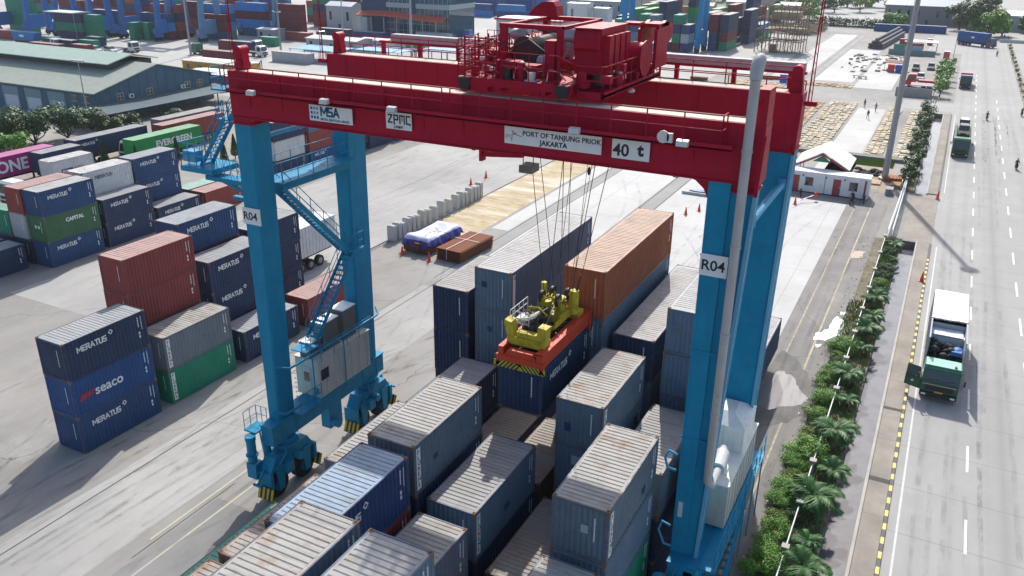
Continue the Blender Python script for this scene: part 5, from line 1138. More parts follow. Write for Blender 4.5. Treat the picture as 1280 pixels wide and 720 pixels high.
# ---- foreground truck: green cab, grey open fronted box with white roof part
def fg_truck():
    root = thing('box_truck', 'parked truck with green cab, open door and white roofed box standing by the kerb', 'truck', (2.15,61.1,.008))
    green_c, green_r = (.008,.10,.055), (.25,.52,.42)
    b = cab(root, 0, 0, 2.45, 2.0, 2.55, green_c, green_r)
    pm = MATS['cab paint %.2f %.2f %.2f' % green_c]
    mb = MB(); mb.box(.15,-.03,1.32,2.3,-.008,1.36); mb.build('chrome_strip', chrome, b)
    mb = MB(); mb.box(.95,-.14,.78,1.5,-.125,.92); mb.build('number_plate', plain('plate yellow', (.45,.38,.12), .6), b)
    mb = MB(); mb.bar((.3,.04,1.66),(1.15,.08,1.74),.03); mb.bar((1.3,.04,1.66),(2.1,.08,1.74),.03); mb.build('wiper', blackm, b)
    mb = MB(); mb.box(1.95,.75,2.59,2.1,.95,2.72); mb.build('roof_beacon', plain('beacon', (.4,.12,.05), .4), b)
    # open door swung out to the left
    mb = MB(); T = Matrix.Translation((0,.42,0)) @ Matrix.Rotation(R(70), 4, 'Z')
    def P(a, c, off=0): q = T @ Vector((off, a, 0)); return (q.x, q.y, c)
    for o_ in (0,):
        A = [P(0,.62,-.03),P(1.15,.62,-.03),P(1.15,1.5,-.03),P(0,1.5,-.03),P(0,.62,.03),P(1.15,.62,.03),P(1.15,1.5,.03),P(0,1.5,.03)]
        mb.add(A, [(0,1,2,3),(7,6,5,4),(0,4,5,1),(1,5,6,2),(2,6,7,3),(3,7,4,0)])
    mb.bar(P(0.03,1.5),P(.2,2.3),.05); mb.bar(P(1.12,1.5),P(1.1,2.3),.05); mb.bar(P(.2,2.3),P(1.1,2.3),.05)
    d_ = mb.build('door', pm, root); 
    mb = MB(); mb.add([P(.08,1.5,.0),P(1.1,1.5,.0),P(1.08,2.28,.0),P(.22,2.28,.0)], [(0,1,2,3)]); mb.build('window', glass('door glass', (.10,.13,.13)), d_)
    mb = MB(); q = P(.6,1.1,-.04); mb.ball(q, .11, 10, 6, (1,.3,.8)); mb.build('emblem', white_ink, d_)
    mb = MB(); mb.box(.7,1.6,.65,1.7,13.2,.95); mb.box(.05,2.6,1.0,2.4,13.4,1.18); mb.build('chassis', blackm, root)
    grey = paint('box wall grey', (.40,.42,.45), .5, .2, .05, (.2,.2,.2), .3); wr = plain('box roof white', (.85,.85,.84), .5, var=.04); rib = plain('box inside', (.28,.33,.38), .7)
    mb = MB(); H = 3.85; Y0, Y1 = 2.55, 12.9
    mb.box(-.02,Y0,1.18,.05,Y1,H); mb.box(2.42,Y0,1.18,2.49,Y1,H); mb.box(.05,Y1-.06,1.18,2.42,Y1,H); mb.box(.05,6.4,1.18,2.42,6.46,H-.25)
    for k in range(18): mb.box(-.045,Y0+.2+k*.6,1.2,-.02,Y0+.28+k*.6,H-.03); mb.box(2.49,Y0+.2+k*.6,1.2,2.515,Y0+.28+k*.6,H-.03)
    mb.mat(1).box(.05,Y0,1.18,2.42,Y1-.06,1.25)
    mb.mat(0).box(-.03,Y0,H-.02,.07,Y1,H+.05); mb.box(2.40,Y0,H-.02,2.50,Y1,H+.05); mb.box(.07,Y0,1.6,2.40,Y0+.06,1.7)
    bx = mb.build('box_body', [grey, rib], root)
    mb = MB(); mb.box(.0,6.55,H,2.47,Y1,H+.06); mb.build('roof', wr, bx)
    mb = MB(); rn = random.Random(4)
    for k in range(9): x = .02+k*.30; mb.ball((x,6.5+rn.uniform(-.08,.08),H+.03), .13, 7, 5, (1.3,.8,.55))
    mb.build('rolled_tarpaulin', plain('tarpaulin grey', (.35,.37,.39), .8), bx)
    mb = MB(); mb.box(.15,4.9,3.2,2.3,6.3,3.24); mb.box(.05,5.0,1.25,2.42,6.3,3.1); mb.build('inner_crate', plain('inner grey blue', (.62,.68,.74), .8), bx)
    mb = MB()
    for k in range(60):
        x, y, z = rn.uniform(.25,2.2), rn.uniform(2.8,4.7), rn.uniform(1.5,2.9); mb.ball((x,y,z), rn.uniform(.15,.34), 6, 5, (1,1,.7))
    mb.build('load', plain('dark load', (.02,.025,.03), .8), bx)
    mb = MB(); mb.prism([(1.6,2.9),(2.3,2.9),(2.35,3.6),(1.9,3.7)], 'z', 2.6, 2.9); mb.ball((2.05,3.6,2.8), .38, 8, 6, (1,1.3,.5)); mb.build('blue_sheet', plain('sheet blue', (.01,.12,.42), .6), bx)
    for y in (1.0, 9.2, 10.5, 11.8):
        for x in (.2, 2.25): wheel(root, x, y, .5, .34)
fg_truck()

def car_mesh(col, name, label, group=None, suv=True, loc=(0,0,0), rz=0, L=4.4, W_=1.75, H=1.7):
    root = thing(name, label, 'car', loc, rz, group); pm = plain('car paint %.2f %.2f %.2f' % col, col, .25, var=.03)
    def loft(mb, secs):
        n = len(secs[0]); vs = [p for s in secs for p in s]
        mb.add(vs, [(i*n+k,(i+1)*n+k,(i+1)*n+(k+1)%n,i*n+(k+1)%n) for i in range(len(secs)-1) for k in range(n)]+[tuple(range(n)), tuple(range((len(secs)-1)*n+n-1,(len(secs)-1)*n-1,-1))])
    mb = MB(); w = W_/2; secs = []
    for y, zt, k in ((0,.75,.86),(.25,.85,.96),(1.1,.98,1),(3.4,1.0,1),(L-.3,.98,.97),(L,.85,.88)):
        secs.append([(-w*k,y,.32),(w*k,y,.32),(w*k*1.0,y,.62),(w*k*.93,y,zt),(-w*k*.93,y,zt),(-w*k,y,.62)])
    loft(mb, secs)
    t = H; g0 = 1.0; r0, r1 = 1.75, (L-.45 if suv else L-1.2)
    loft(mb, [[(-w*.72,y,t-dz-.06),(w*.72,y,t-dz-.06),(w*.70,y,t-dz),(-w*.70,y,t-dz)] for y, dz in ((r0,.05),(r0+.4,0),(r1-.3,0),(r1,.06))])
    b = mb.build('body', pm, root)
    mb = MB(); loft(mb, [[(-w*.90,g0,.97),(w*.90,g0,.97),(w*.88,g0+.02,.99),(-w*.88,g0+.02,.99)],[(-w*.88,g0+.05,.96),(w*.88,g0+.05,.96),(w*.86,r0-.0,t-.07),(-w*.86,r0-.0,t-.07)][:4]])
    mb.add([(-w*.90,g0,.97),(w*.90,g0,.97),(w*.73,r0,t-.06),(-w*.73,r0,t-.06),(-w*.90,L-.12,.97),(w*.90,L-.12,.97),(w*.73,r1,t-.07),(-w*.73,r1,t-.07)], [(0,1,2,3),(5,4,7,6),(0,3,7,4),(1,5,6,2)])
    mb.build('windows', wg, root)
    for y in (.85, L-.85):
        for x in (-w+.08, w-.08): wheel(root, x, y, .34, .2)
    mb = MB(); mb.box(-w*.8,-.01,.60,-w*.5,.02,.72); mb.box(w*.5,-.01,.60,w*.8,.02,.72); mb.build('headlight', white_ink, root)
    return root
# ---- car transporter, green
ct = tractor((.01,.11,.05), (.02,.16,.07), 'green car transporter truck carrying a dark and a white car on the road', None, (2.1,144.6,.008), 0, 13, 'car_transporter')
mb = MB()
for k in range(13): 
    for x in (0,2.32): mb.box(x,3.0+k,1.2,x+.08,3.1+k,2.6)
mb.box(0,2.6,2.55,.1,15,2.7); mb.box(2.3,2.6,2.55,2.4,15,2.7); mb.box(.1,3.0,2.35,2.3,14.8,2.42); mb.build('deck_frame', plain('transporter green', (.015,.12,.05), .5), ct)
car_mesh((.02,.02,.025), 'car', 'black pickup with a white bonnet edge, front car on the green transporter', None, True, (3.3,148.3,2.44))
car_mesh((.62,.64,.66), 'car', 'white car behind the black one on the green transporter', None, True, (3.3,153.6,2.44))
mb = MB(); mb.box(.05,0,0,.1,0,0)
# ---- dark truck with pink load and far blue truck
dt = tractor((.05,.05,.06), (.12,.12,.13), 'dark grey cargo truck with a faded pink tarpaulin at its rear on the road', None, (1.9,218.5,.008), 0, 8.5, 'cargo_truck')
mb = MB(); mb.box(-.02,2.5,1.2,2.42,5.5,2.2); mb.mat(1).box(-.02,5.5,1.2,2.42,10.4,2.9); mb.build('cargo_body', [plain('dark cargo', (.05,.06,.07), .7), plain('faded pink tarp', (.45,.25,.28), .8)], dt)
bt = tractor((.10,.12,.14), None, 'blue container truck turning at the far road junction', None, (9.3,311.5,.008), R(52), 11, 'container_truck')
mb = MB(); mb.box(-.05,2.4,1.2,2.45,12.8,4.2); o = mb.build('blue_box', [paint('truck box blue', (.012,.085,.26), .5, .1)], bt)
mb = MB(); mb.box(2.455,5.0,2.6,2.47,6.6,3.1); mb.mat(1).box(-.065,6.5,2.4,-.052,7.6,2.9); mb.build('emblem', [plain('pale green mark', (.2,.5,.45), .6), white_ink], bt)
# ---- generic motorbike and rider
def person_body(name, label, loc, rz, top, pants, pose, group=None, hair=(.01,.01,.01)):
    """one continuous skinned body; pose: 'stand', 'walk', 'ride'"""
    if pose == 'ride':
        J = {'pel':(0,.05,.86),'chest':(0,-.12,1.28),'neck':(0,-.17,1.45),'head':(0,-.20,1.60)}
        arms = lambda s: [(s*.19,-.13,1.36),(s*.27,-.30,1.14),(s*.26,-.52,1.06)]
        legs = lambda s: [(s*.11,.03,.82),(s*.20,-.32,.74),(s*.17,-.18,.32),(s*.17,-.30,.27)]
    else:
        st = .16 if pose == 'walk' else 0
        J = {'pel':(0,0,.92),'chest':(0,-.02,1.30),'neck':(0,-.02,1.47),'head':(0,-.04,1.62)}
        arms = lambda s: [(s*.19,-.01,1.40),(s*.25,.02+s*st*.7,1.12),(s*.25,-.07+s*st*1.2,.88)]
        legs = lambda s: [(s*.10,0,.88),(s*.11,-s*st-.02,.48),(s*.11,-s*st*1.3+.04,.07),(s*.11,-s*st*1.3-.13,.04)]
    V = [J['pel'],J['chest'],J['neck'],J['head']]; rad = [.145,.165,.06,.10]; E_ = [(0,1),(1,2),(2,3)]
    top3 = (J['head'][0],J['head'][1],J['head'][2]+.12); V.append(top3); rad.append(.075); E_.append((3,4))
    for s in (-1,1):
        p = 1
        for q, r_ in zip(arms(s), (.062,.046,.034)): V.append(q); rad.append(r_); E_.append((p,len(V)-1)); p = len(V)-1
        p = 0
        for q, r_ in zip(legs(s), (.095,.062,.045,.038)): V.append(q); rad.append(r_); E_.append((p,len(V)-1)); p = len(V)-1
    me = bpy.data.meshes.new('body'); me.from_pydata(V, E_, []); me.update(); o = bpy.data.objects.new('person', me); COL.objects.link(o)
    md = o.modifiers.new('skin', 'SKIN'); me.skin_vertices.new(name='s') if not me.skin_vertices else None
    for i, r_ in enumerate(rad): me.skin_vertices[0].data[i].radius = (r_, r_*.85); me.skin_vertices[0].data[i].use_root = (i == 0)
    o.modifiers.new('sub', 'SUBSURF').levels = 1
    dg = bpy.context.evaluated_depsgraph_get(); m2 = bpy.data.meshes.new_from_object(o.evaluated_get(dg)); bpy.data.objects.remove(o)
    o = bpy.data.objects.new(name, m2); COL.objects.link(o)
    skin = plain('skin', (.22,.11,.06), .6); tm = plain('cloth %.2f %.2f' % top[:2], top, .8); pm = plain('trousers %.2f' % pants[0], pants, .8)
    for m_ in (skin, tm, pm): m2.materials.append(m_)
    zc = J['pel'][2]
    for p in m2.polygons:
        z = p.center.z; x = abs(p.center.x); p.use_smooth = True
        if z > J['neck'][2]-.02: p.material_index = 0
        elif z > zc+.02 or (pose != 'ride' and x > .19): p.material_index = 1 if (z > 1.05 or pose == 'ride' and z > .95) else 0
        elif z < .10: p.material_index = 2
        else: p.material_index = 2
    o.location = loc; o.rotation_euler.z = rz; tag(o, label, 'person', group)
    h = MB(); hd = J['head']; h.ball((hd[0],hd[1]+.01,hd[2]+.06), .115, 10, 8, (.95,1.05,.95)); ho = h.build('helmet' if pose == 'ride' else 'hair', plain('hair %.2f' % hair[0], hair, .5 if pose != 'ride' else .3), o)
    return o
def motorbike(label, loc, rz, col=(.03,.03,.035), rider=None, group=None):
    root = thing('motorbike', label, 'motorbike', loc, rz, group); pm = plain('bike paint %.2f %.2f' % col[:2], col, .3)
    for y in (-.62,.62):
        mb = MB(); mb.cyl((-.05,y,.29),(.05,y,.29),.29,.29,16); mb.mat(1).cyl((-.055,y,.29),(.055,y,.29),.19,.19,12); mb.build('wheel', [tyre2, chrome], root)
    mb = MB(); mb.prism([(-.45,.55),(-.3,.42),(.15,.35),(.5,.42),(.75,.78),(.45,.74),(.05,.66),(-.22,.62),(-.42,.95),(-.55,.92)], 'x', -.12, .12); mb.build('body', pm, root)
    mb = MB(); mb.prism([(-.05,.72),(.1,.78),(.6,.82),(.72,.80),(.5,.72),(.05,.66)], 'x', -.13, .13); mb.build('seat', blackm, root)
    mb = MB(); mb.bar((0,-.62,.29),(0,-.42,.95),.06); mb.cyl((-.33,-.38,1.02),(.33,-.38,1.02),.02,n=6); mb.bar((-.33,-.38,1.02),(-.36,-.42,1.18),.015); mb.bar((.33,-.38,1.02),(.36,-.42,1.18),.015); mb.ball((0,-.56,.9), .09, 8, 6); mb.build('handlebar', blackm, root)
    mb = MB(); mb.cyl((.14,.1,.3),(.16,.75,.4),.05,n=8); mb.build('exhaust', chrome, root)
    return root
for i, (x, y, rz, col, top, lab) in enumerate([
    (10.9,141.1,0,(.03,.03,.03),(.03,.03,.04),'nearer one at the right, coming down the road'),
    (7.3,180.6,0,(.2,.2,.2),(.05,.05,.06),'middle one on the road past the car transporter'),
    (10.6,290,0,(.03,.03,.03),(.05,.06,.06),'farthest one near the road junction'),
    (13.3,188.5,0,(.05,.04,.04),(.04,.04,.04),'one at the very right frame edge')]):
    motorbike('small dark motorbike with rider, %s' % lab, (x,y,.01), rz, col, group='motorbikes on the road')
    person_body('person', 'motorbike rider in dark clothes and helmet, %s' % lab, (x,y,.01), rz, top, (.03,.03,.035), 'ride', 'riders on the road', hair=(.04,.04,.05))
for x, y, rz, lab, rid in ((-14.7,111.3,.2,'parked before the left red door of the white office',0),(-8.3,110.8,-.2,'parked before the right window of the white office',1),(-7.0,111.9,.1,'parked at the right corner of the white office',0)):
    motorbike('black motorbike %s' % lab, (x,y,.0), rz, (.03,.03,.03), group='motorbikes before the office')
    if rid: person_body('person', 'person in black sitting on the motorbike before the right window of the white office', (x,y,0), rz, (.02,.02,.025), (.02,.02,.02), 'ride', hair=(.03,.03,.03))
person_body('person', 'person in dark clothes walking on the pale strip between the timber rows', (-12.6,170.5,.02), .3, (.03,.03,.04), (.03,.03,.04), 'walk')
person_body('person', 'person in grey walking farther back near the end of the timber rows', (-12.0,178.8,.02), -.3, (.10,.11,.13), (.05,.05,.07), 'walk')
person_body('person', 'small person in dark clothes at the left of the two walkers by the timber rows', (-14.4,182.3,.02), -.6, (.08,.08,.08), (.04,.04,.05), 'stand')
for i, (x, y) in enumerate(((13.6,345),(14.6,338),(13.2,352))):
    person_body('person', 'tiny pedestrian by the far right median, %s' % ['middle one','nearest one','farthest one'][i], (x,y,0), i, (.05,.05,.06), (.04,.04,.05), 'stand')

# ---- traffic cones and barrier
conem = plain('cone orange', (.70,.06,.03), .5); conew = plain('cone white', (.75,.75,.73), .5)
c0 = thing('traffic_cone', 'x', 'traffic cone')
mb = MB(); mb.mat(0).box(-.22,-.22,0,.22,.22,.05); mb.cyl((0,0,.05),(0,0,.85),.17,.03,12); mb.build('cone', conem, c0); mb = MB(); mb.cyl((0,0,.38),(0,0,.55),.112,.080,12); mb.build('stripe', conew, c0)
for i, (x, y, lab) in enumerate(((-47.6,67.9,'left of the rusty sheet stack'),(-44.1,67.6,'in front of the rusty sheet stack'),(-24.5,98.2,'right one of the two on the bright apron'),(-25.5,95.9,'left one of the two on the bright apron'),(-14.6,106.9,'in front of the white office'),(-54.7,94.6,'lower one on the line beyond the concrete blocks'),(-54.7,98.8,'upper one on the line beyond the concrete blocks'),(1.3,118.4,'at the corner of the driveway slab'),(1.1,86.0,'on the kerb between truck and driveway slab'))):
    lab = 'orange traffic cone %s' % lab
    s_ = 1.15
    if i == 0: c0.location = (x,y,.01); c0['label'] = lab; c0['group'] = 'traffic cones'; c0.scale = (s_,)*3
    else: copy_thing(c0, (x,y,.01 if x < 0 else .13), 0, lab, 'traffic cones', s_)
bar_ = thing('boom_barrier', 'fallen red and white barrier pole with a round red head before the office', 'barrier', (-14.4,107.4,0), R(-35))
mb = MB()
for k in range(6): mb.mat(k % 2).bar((0,k*.5,.3+k*.08),(0,k*.5+.5,.38+k*.08),.08)
mb.build('pole', [conew, conem], bar_); MB().cyl((-.03,3.1,.8),(.03,3.1,.8),.35,.35,14).build('disc', conem, bar_)

# ================================================================== rusty sheets, blue tarp, blocks
rustm = paint('rusty sheet', (.20,.065,.032), .85, .4, .9)
rs = thing('sheet_metal_stack', 'bundle of rusty brown corrugated sheets lying beside the blue tarpaulin', 'sheet stack', (-43.4,69.8,0), R(-4))
rn = random.Random(31)
mb = MB(); mb.box(-1.9,-.2,0,2.6,.0,.12); mb.box(-1.9,4.6,0,2.6,4.8,.12); mb.build('bearer', plain('timber bearer', (.32,.24,.14), .9), rs)
mb = MB()
for k in range(16):
    a, b = rn.uniform(-.08,.08), rn.uniform(-.12,.12); z = .12+k*.075; pts = []
    nseg = 26
    for i in range(nseg+1):
        xx = -.3+a+2.9*i/nseg; pts.append((xx, z+(.03 if i % 2 else 0)))
    vs = [(x_,-1.2+b,z_) for x_, z_ in pts]+[(x_,5.0+b,z_) for x_, z_ in pts]; n = len(pts)
    mb.add(vs, [(i,i+1,i+1+n,i+n) for i in range(nseg)]); mb.box(-.3+a,-1.2+b,z-.045,2.6+a,5.0+b,z-.01)
mb.build('rusty_sheet', rustm, rs)
mb = MB(); mb.bar((1.0,-1.35,.2),(1.0,-1.35,1.33),.03); mb.bar((1.0,-1.35,1.36),(1.0,5.2,1.36),.05,.02); mb.bar((-.35,2.2,1.36),(2.65,2.2,1.36),.05,.02); mb.build('strap', white_ink, rs)
tb_ = thing('tarpaulin_pile', 'stack of sheets under a creased blue and pale tarpaulin beside the rusty bundle', 'covered pile', (-46.6,70.3,0), R(-3))
mb = MB(); mb.box(-1.5,-1.3,.12,1.5,5.0,1.3)
for k in range(14): mb.box(-1.55+rn.uniform(-.05,.05),-1.4,.14+k*.08,1.5,-1.1,.19+k*.08)
mb.build('sheet_pile', rustm, tb_)
mb = MB(); NX, NY = 18, 26
def tz(u, v_):
    return 1.62+.10*math.sin(u*7+v_*3)*math.cos(v_*9)+.14*math.sin(v_*6.3+1)
vs = []
for j in range(NY+1):
    for i in range(NX+1):
        u, v_ = i/NX, j/NY; x = -1.75+3.5*u; y = -1.6+7.0*v_; e = min(u,1-u,v_,1-v_); z = tz(u,v_)
        if e < .09: d_ = (.09-e)/.09; z = z-d_*(.85+.2*math.sin(v_*23+u*17)); x += (-.12 if u < .5 else .12)*math.sin(v_*40)*d_*.7
        vs.append((x,y,z))
mb.add(vs, [(j*(NX+1)+i,j*(NX+1)+i+1,(j+1)*(NX+1)+i+1,(j+1)*(NX+1)+i) for j in range(NY) for i in range(NX)], True)
tarp, tnt_, tb2 = base('tarpaulin', (.03,.05,.35), .45)
g_ = N(tnt_, 'ShaderNodeTexCoord'); sx_ = N(tnt_, 'ShaderNodeSeparateXYZ'); tnt_.links.new(g_.outputs['Object'], sx_.inputs[0])
tnt_.links.new(mixc(tnt_, ramp(tnt_, sx_.outputs[2], 1.38, 1.44), (.02,.035,.30), (.42,.44,.66)), tb2.inputs['Base Color'])
mb.build('tarpaulin', tarp, tb_)
mb = MB(); mb.tube([(.5,-1.75,.2),(.5,-1.7,1.2),(.7,0,1.95),(1.0,1.2,1.9),(1.85,2.6,1.3)], .03, 5); mb.tube([(-1.8,1.5,1),(0,2.2,2.0),(1.9,1.2,1)], .03, 5); mb.box(.2,-1.78,.3,.8,-1.6,1.3); mb.build('rope', plain('brown rope', (.10,.03,.025), .8), tb_)
bm_ = concrete('cast block', (.52,.52,.50), .15, .8, .3, 0)
blk0 = None
for i, y in enumerate([70.9,71.8,72.6,73.8,74.7,75.6,76.9,77.9,79.3,81.0,82.7,84.4,85.6,86.4,87.6,88.6,89.4,90.2]):
    w_ = .5; h = 1.65+.12*math.sin(i*2.3)
    if blk0 is None:
        mb = MB(); mb.box(-.45,-.28,0,.45,.28,1.7); mb.box(-.35,-.2,1.7,.35,.2,1.76); blk0 = mb.build('concrete_block', bm_); o = blk0
    else: o = blk0.copy(); COL.objects.link(o)
    o.location = (-50.95+.04*math.sin(i), y, .10); o.scale.z = h/1.7; o.rotation_euler.z = .1*math.sin(i*1.7)
    tag(o, 'upright grey concrete block left of the straw strip, %s from the tarpaulin end' % ord_[i], 'concrete block', 'concrete blocks along the pavement edge')
o = MB().box(-28.6,104.6,0,-24.9,106.2,.35).build('concrete_slab', bm_); tag(o, 'flat loose concrete slab on the bright apron beside the right crane leg', 'slab')
mb = MB(); mb.ball((0,0,0), .8, 10, 6, (1.6,.6,.12)); mb.ball((.7,.3,.05), .5, 9, 6, (1.3,.7,.2)); o = mb.build('blue_sheet', plain('sheet blue 2', (.03,.12,.45), .6), loc=(-26.6,105.4,.42)); tag(o, 'crumpled blue sheet lying on the loose concrete slab', 'sheet')

# ---- timber mats laid on the ground in rows
def mats_field(name, x0, x1, y0, y1, cols, label, seed, cx=.88, cyy=.86):
    rn = random.Random(seed); m, nt, b = base(name+' wood', cols[0], .9)
    g = N(nt, 'ShaderNodeNewGeometry'); c = mixc(nt, g.outputs['Random Per Island'], cols[0], cols[1])
    v = coords(nt, rnd=False); c = mixc(nt, ramp(nt, noise(nt, v, .25, 4), .45, .7, 0, .7), c, cols[2]); nt.links.new(c, b.inputs['Base Color'])
    mb = MB(); y = y0
    while y < y1:
        x = x0+rn.uniform(0,.2)
        while x < x1-cx*.8:
            if rn.random() < .93: w_, l_ = cx*rn.uniform(.75,.95), cyy*rn.uniform(.6,.85); h = rn.uniform(.10,.26); mb.box(x,y,.02,x+w_,y+l_,h)
            x += cx
        y += cyy
    o = mb.build(name, m); tag(o, label, 'timber', kind='stuff'); return o
ctan, cor, cpl = (.60,.50,.34), (.58,.40,.22), (.46,.32,.18)
for i, (x0, x1, y0, y1, c_, lb) in enumerate(((-25.6,-21.9,137,184,((.52,.38,.24),(.42,.27,.15),(.58,.48,.34)),'orange brown timber mats in the row nearest the crane'),(-21.3,-15.5,138.5,186,((.56,.49,.36),(.42,.35,.24),(.60,.55,.44)),'pale timber mats left of the pale walkway strip'),(-10.0,-6.8,139,184,((.56,.48,.34),(.44,.35,.23),(.60,.54,.42)),'pale timber mats left of the tall mast'),(-5.9,-3.3,140,183,((.60,.53,.40),(.48,.41,.29),(.62,.57,.46)),'pale timber mats between mast and drain trees'),(-24.5,-18,113.8+7,135,((.56,.36,.18),(.44,.26,.12),(.6,.48,.3)),'orange brown timber mats behind the white office'),(-32,-19,206,211,((.58,.44,.28),(.44,.28,.16),(.6,.5,.4)),'line of timber packs at the far edge of the bright apron'),(-46,-33,196,205,((.60,.50,.36),(.5,.36,.22),(.6,.5,.4)),'timber packs beyond the far girder end'))):
    mats_field('timber_mats', x0, x1, y0, y1, c_, lb, i)
for k, (x, y) in enumerate(((-72.4,191),(-53.2,200),(-39.8,209.5),(-36.6,210.5))):
    rt_ = thing('timber_bundle', 'small bundle of brown planks on the pale apron, %s' % ['nearest the cable tray','second from the left','third from the left','rightmost of the bundles'][k], 'timber', (x,y,0), .05)
    mb = MB(); 
    for q in range(5):
        for z in range(3): mb.box(-2+0*q,q*.28,.1+z*.2,2,q*.28+.25,.28+z*.2)
    mb.build('planks', plain('brown planks', (.26,.15,.08), .9), rt_); mb = MB(); mb.box(-1.5,0,0,-1.3,1.4,.1); mb.box(1.3,0,0,1.5,1.4,.1); mb.build('bearer', bark, rt_)

# ================================================================== white site office
of = thing('site_office', 'long white cabin office with red doors and small dark windows on the yard edge', 'office', (-23.0,113.2,0))
ww = paint('cabin white', (.70,.71,.72), .6, .15, .03, (.4,.38,.35), .2); reddoor = plain('red door', (.33,.04,.05), .6)
mb = MB()
for k in range(3):
    x0 = k*5.45; mb.box(x0+.02,0,.15,x0+5.40,2.4,2.72); mb.box(x0,-.04,2.72,x0+5.43,2.45,2.82)
    for q in range(8): mb.box(x0+.3+q*.66,-.012,.2,x0+.33+q*.66,0,2.7)
mb.build('wall', ww, of)
mb = MB(); mb.box(0,-.02,0,16.3,2.4,.15); mb.build('base_frame', blackm, of)
for x in (6.7,11.9): mb = MB(); mb.box(x,-.035,.15,x+.95,-.008,2.25); mb.mat(1).box(x+.82,-.06,1.1,x+.88,-.03,1.3); mb.build('door', [reddoor, chrome], of)
for x in (8.4,13.9):
    mb = MB(); mb.box(x,-.03,1.05,x+1.0,-.008,2.05); w_ = mb.build('window', glass('window glass'), of); mb = MB(); mb.box(x-.05,-.05,1.0,x+1.05,-.031,1.06); mb.box(x-.05,-.05,2.04,x+1.05,-.031,2.10); mb.box(x+.47,-.05,1.06,x+.53,-.031,2.04); mb.build('frame', blackm, w_)
mb = MB(); mb.box(15.7,-.03,.2,15.95,-.008,2.5); mb.build('corner_stripe', reddoor, of)
mb = MB()
for x in (6.0,8.0,10.9,13.2): mb.box(x,-.15,2.2,x+.15,-.04,2.4)
mb.build('wall_lamp', blackm, of)
tp = thing('canopy_roof', 'white gabled sheet roof shelter rising just behind the white office', 'canopy', (-13.2,115.8,0))
wr2 = plain('white roof sheet', (.80,.81,.82), .5, var=.05)
mb = MB(); mb.prism([(-3.6,2.9),(0,4.9),(3.6,2.9),(3.6,3.0),(0,5.02),(-3.6,3.0)], 'y', 0, 7.5); mb.build('roof', wr2, tp)
mb = MB(); mb.prism([(-3.5,2.9),(0,4.85),(0,4.55),(-3.0,2.9)], 'y', -.03, 0); mb.prism([(3.5,2.9),(0,4.85),(0,4.55),(3.0,2.9)], 'y', -.03, 0); mb.mat(1).prism([(-1.2,3.6),(1.2,3.6),(0,4.5)], 'y', .3, .34); mb.build('gable_trim', [reddoor, plain('green sheet', (.03,.20,.10), .7)], tp)
mb = MB()
for x in (-3.2,3.2):
    for y in (.5,3.8,7.2): mb.box(x-.06,y-.06,0,x+.06,y+.06,3.1)
mb.build('post', plain('post grey', (.3,.3,.3), .7), tp)
# junk by the mast
jr = random.Random(77)
tyr = MB()
for i in range(9):
    x, y = -9.6+i*.38, 126.6+jr.uniform(0,2.4); r_ = .45
    mb = MB(); pts = [(math.cos(a*math.pi/5)*r_,math.sin(a*math.pi/5)*r_,.15) for a in range(11)]; mb.tube(pts, .14, 6); o = mb.build('old_tyre', tyre2, loc=(x,y,jr.choice([0,.28]))); tag(o, 'old black tyre left of the tall mast, number %s counting from the left' % ord_[i], 'tyre', 'old tyres left of the mast')
for i, (x, y, w_, l_, h, c_, lb) in enumerate(((-4.6,124.2,2.6,2.4,.7,(.33,.13,.06),'stack of reddish planks right of the mast'),(-3.9,121,1.5,2.2,.5,(.36,.20,.10),'lower stack of brown planks by the white gate'),(-4.5,117,.9,1.8,.9,(.34,.35,.36),'grey slanted pallet near the gate'),(-6.7,121.5,1.5,2.5,.25,(.5,.34,.2),'flat sand coloured boards at the foot of the mast'))):
    rt_ = thing('plank_stack', lb, 'planks', (x-w_/2,y,.01)); mb = MB(); n = 6
    for z in range(max(2,int(h/.12))):
        for q in range(n): mb.box(q*w_/n,0+jr.uniform(0,.2),z*.12,q*w_/n+w_/n*.9,l_+jr.uniform(-.2,.1),z*.12+.1)
    mb.build('planks', plain('planks %d' % i, c_, .9), rt_); mb = MB(); mb.box(-.05,.3,-.01,w_+.05,.4,.03); mb.build('bearer', bark, rt_)
mb = MB(); 
for i in range(5000):
    x = jr.uniform(-13.8,-5.2); y = jr.uniform(132.5,136.5); h = jr.uniform(.1,.3); mb.add([(x-.08,y,0),(x+.08,y,0),(x+jr.uniform(-.1,.1),y+jr.uniform(-.1,.1),h)], [(0,1,2)])
tag(mb.build('grass_patch', MATS['grass blade']), kind='stuff')
# concrete beam divider behind office
mb = MB(); mb.box(-26,136.6,0,-3.4,138.2,.5); tag(mb.build('low_wall', concrete('low wall', (.22,.22,.20),.2,.3,.4,0)), 'long low grey concrete wall between the office and the timber rows', 'wall')
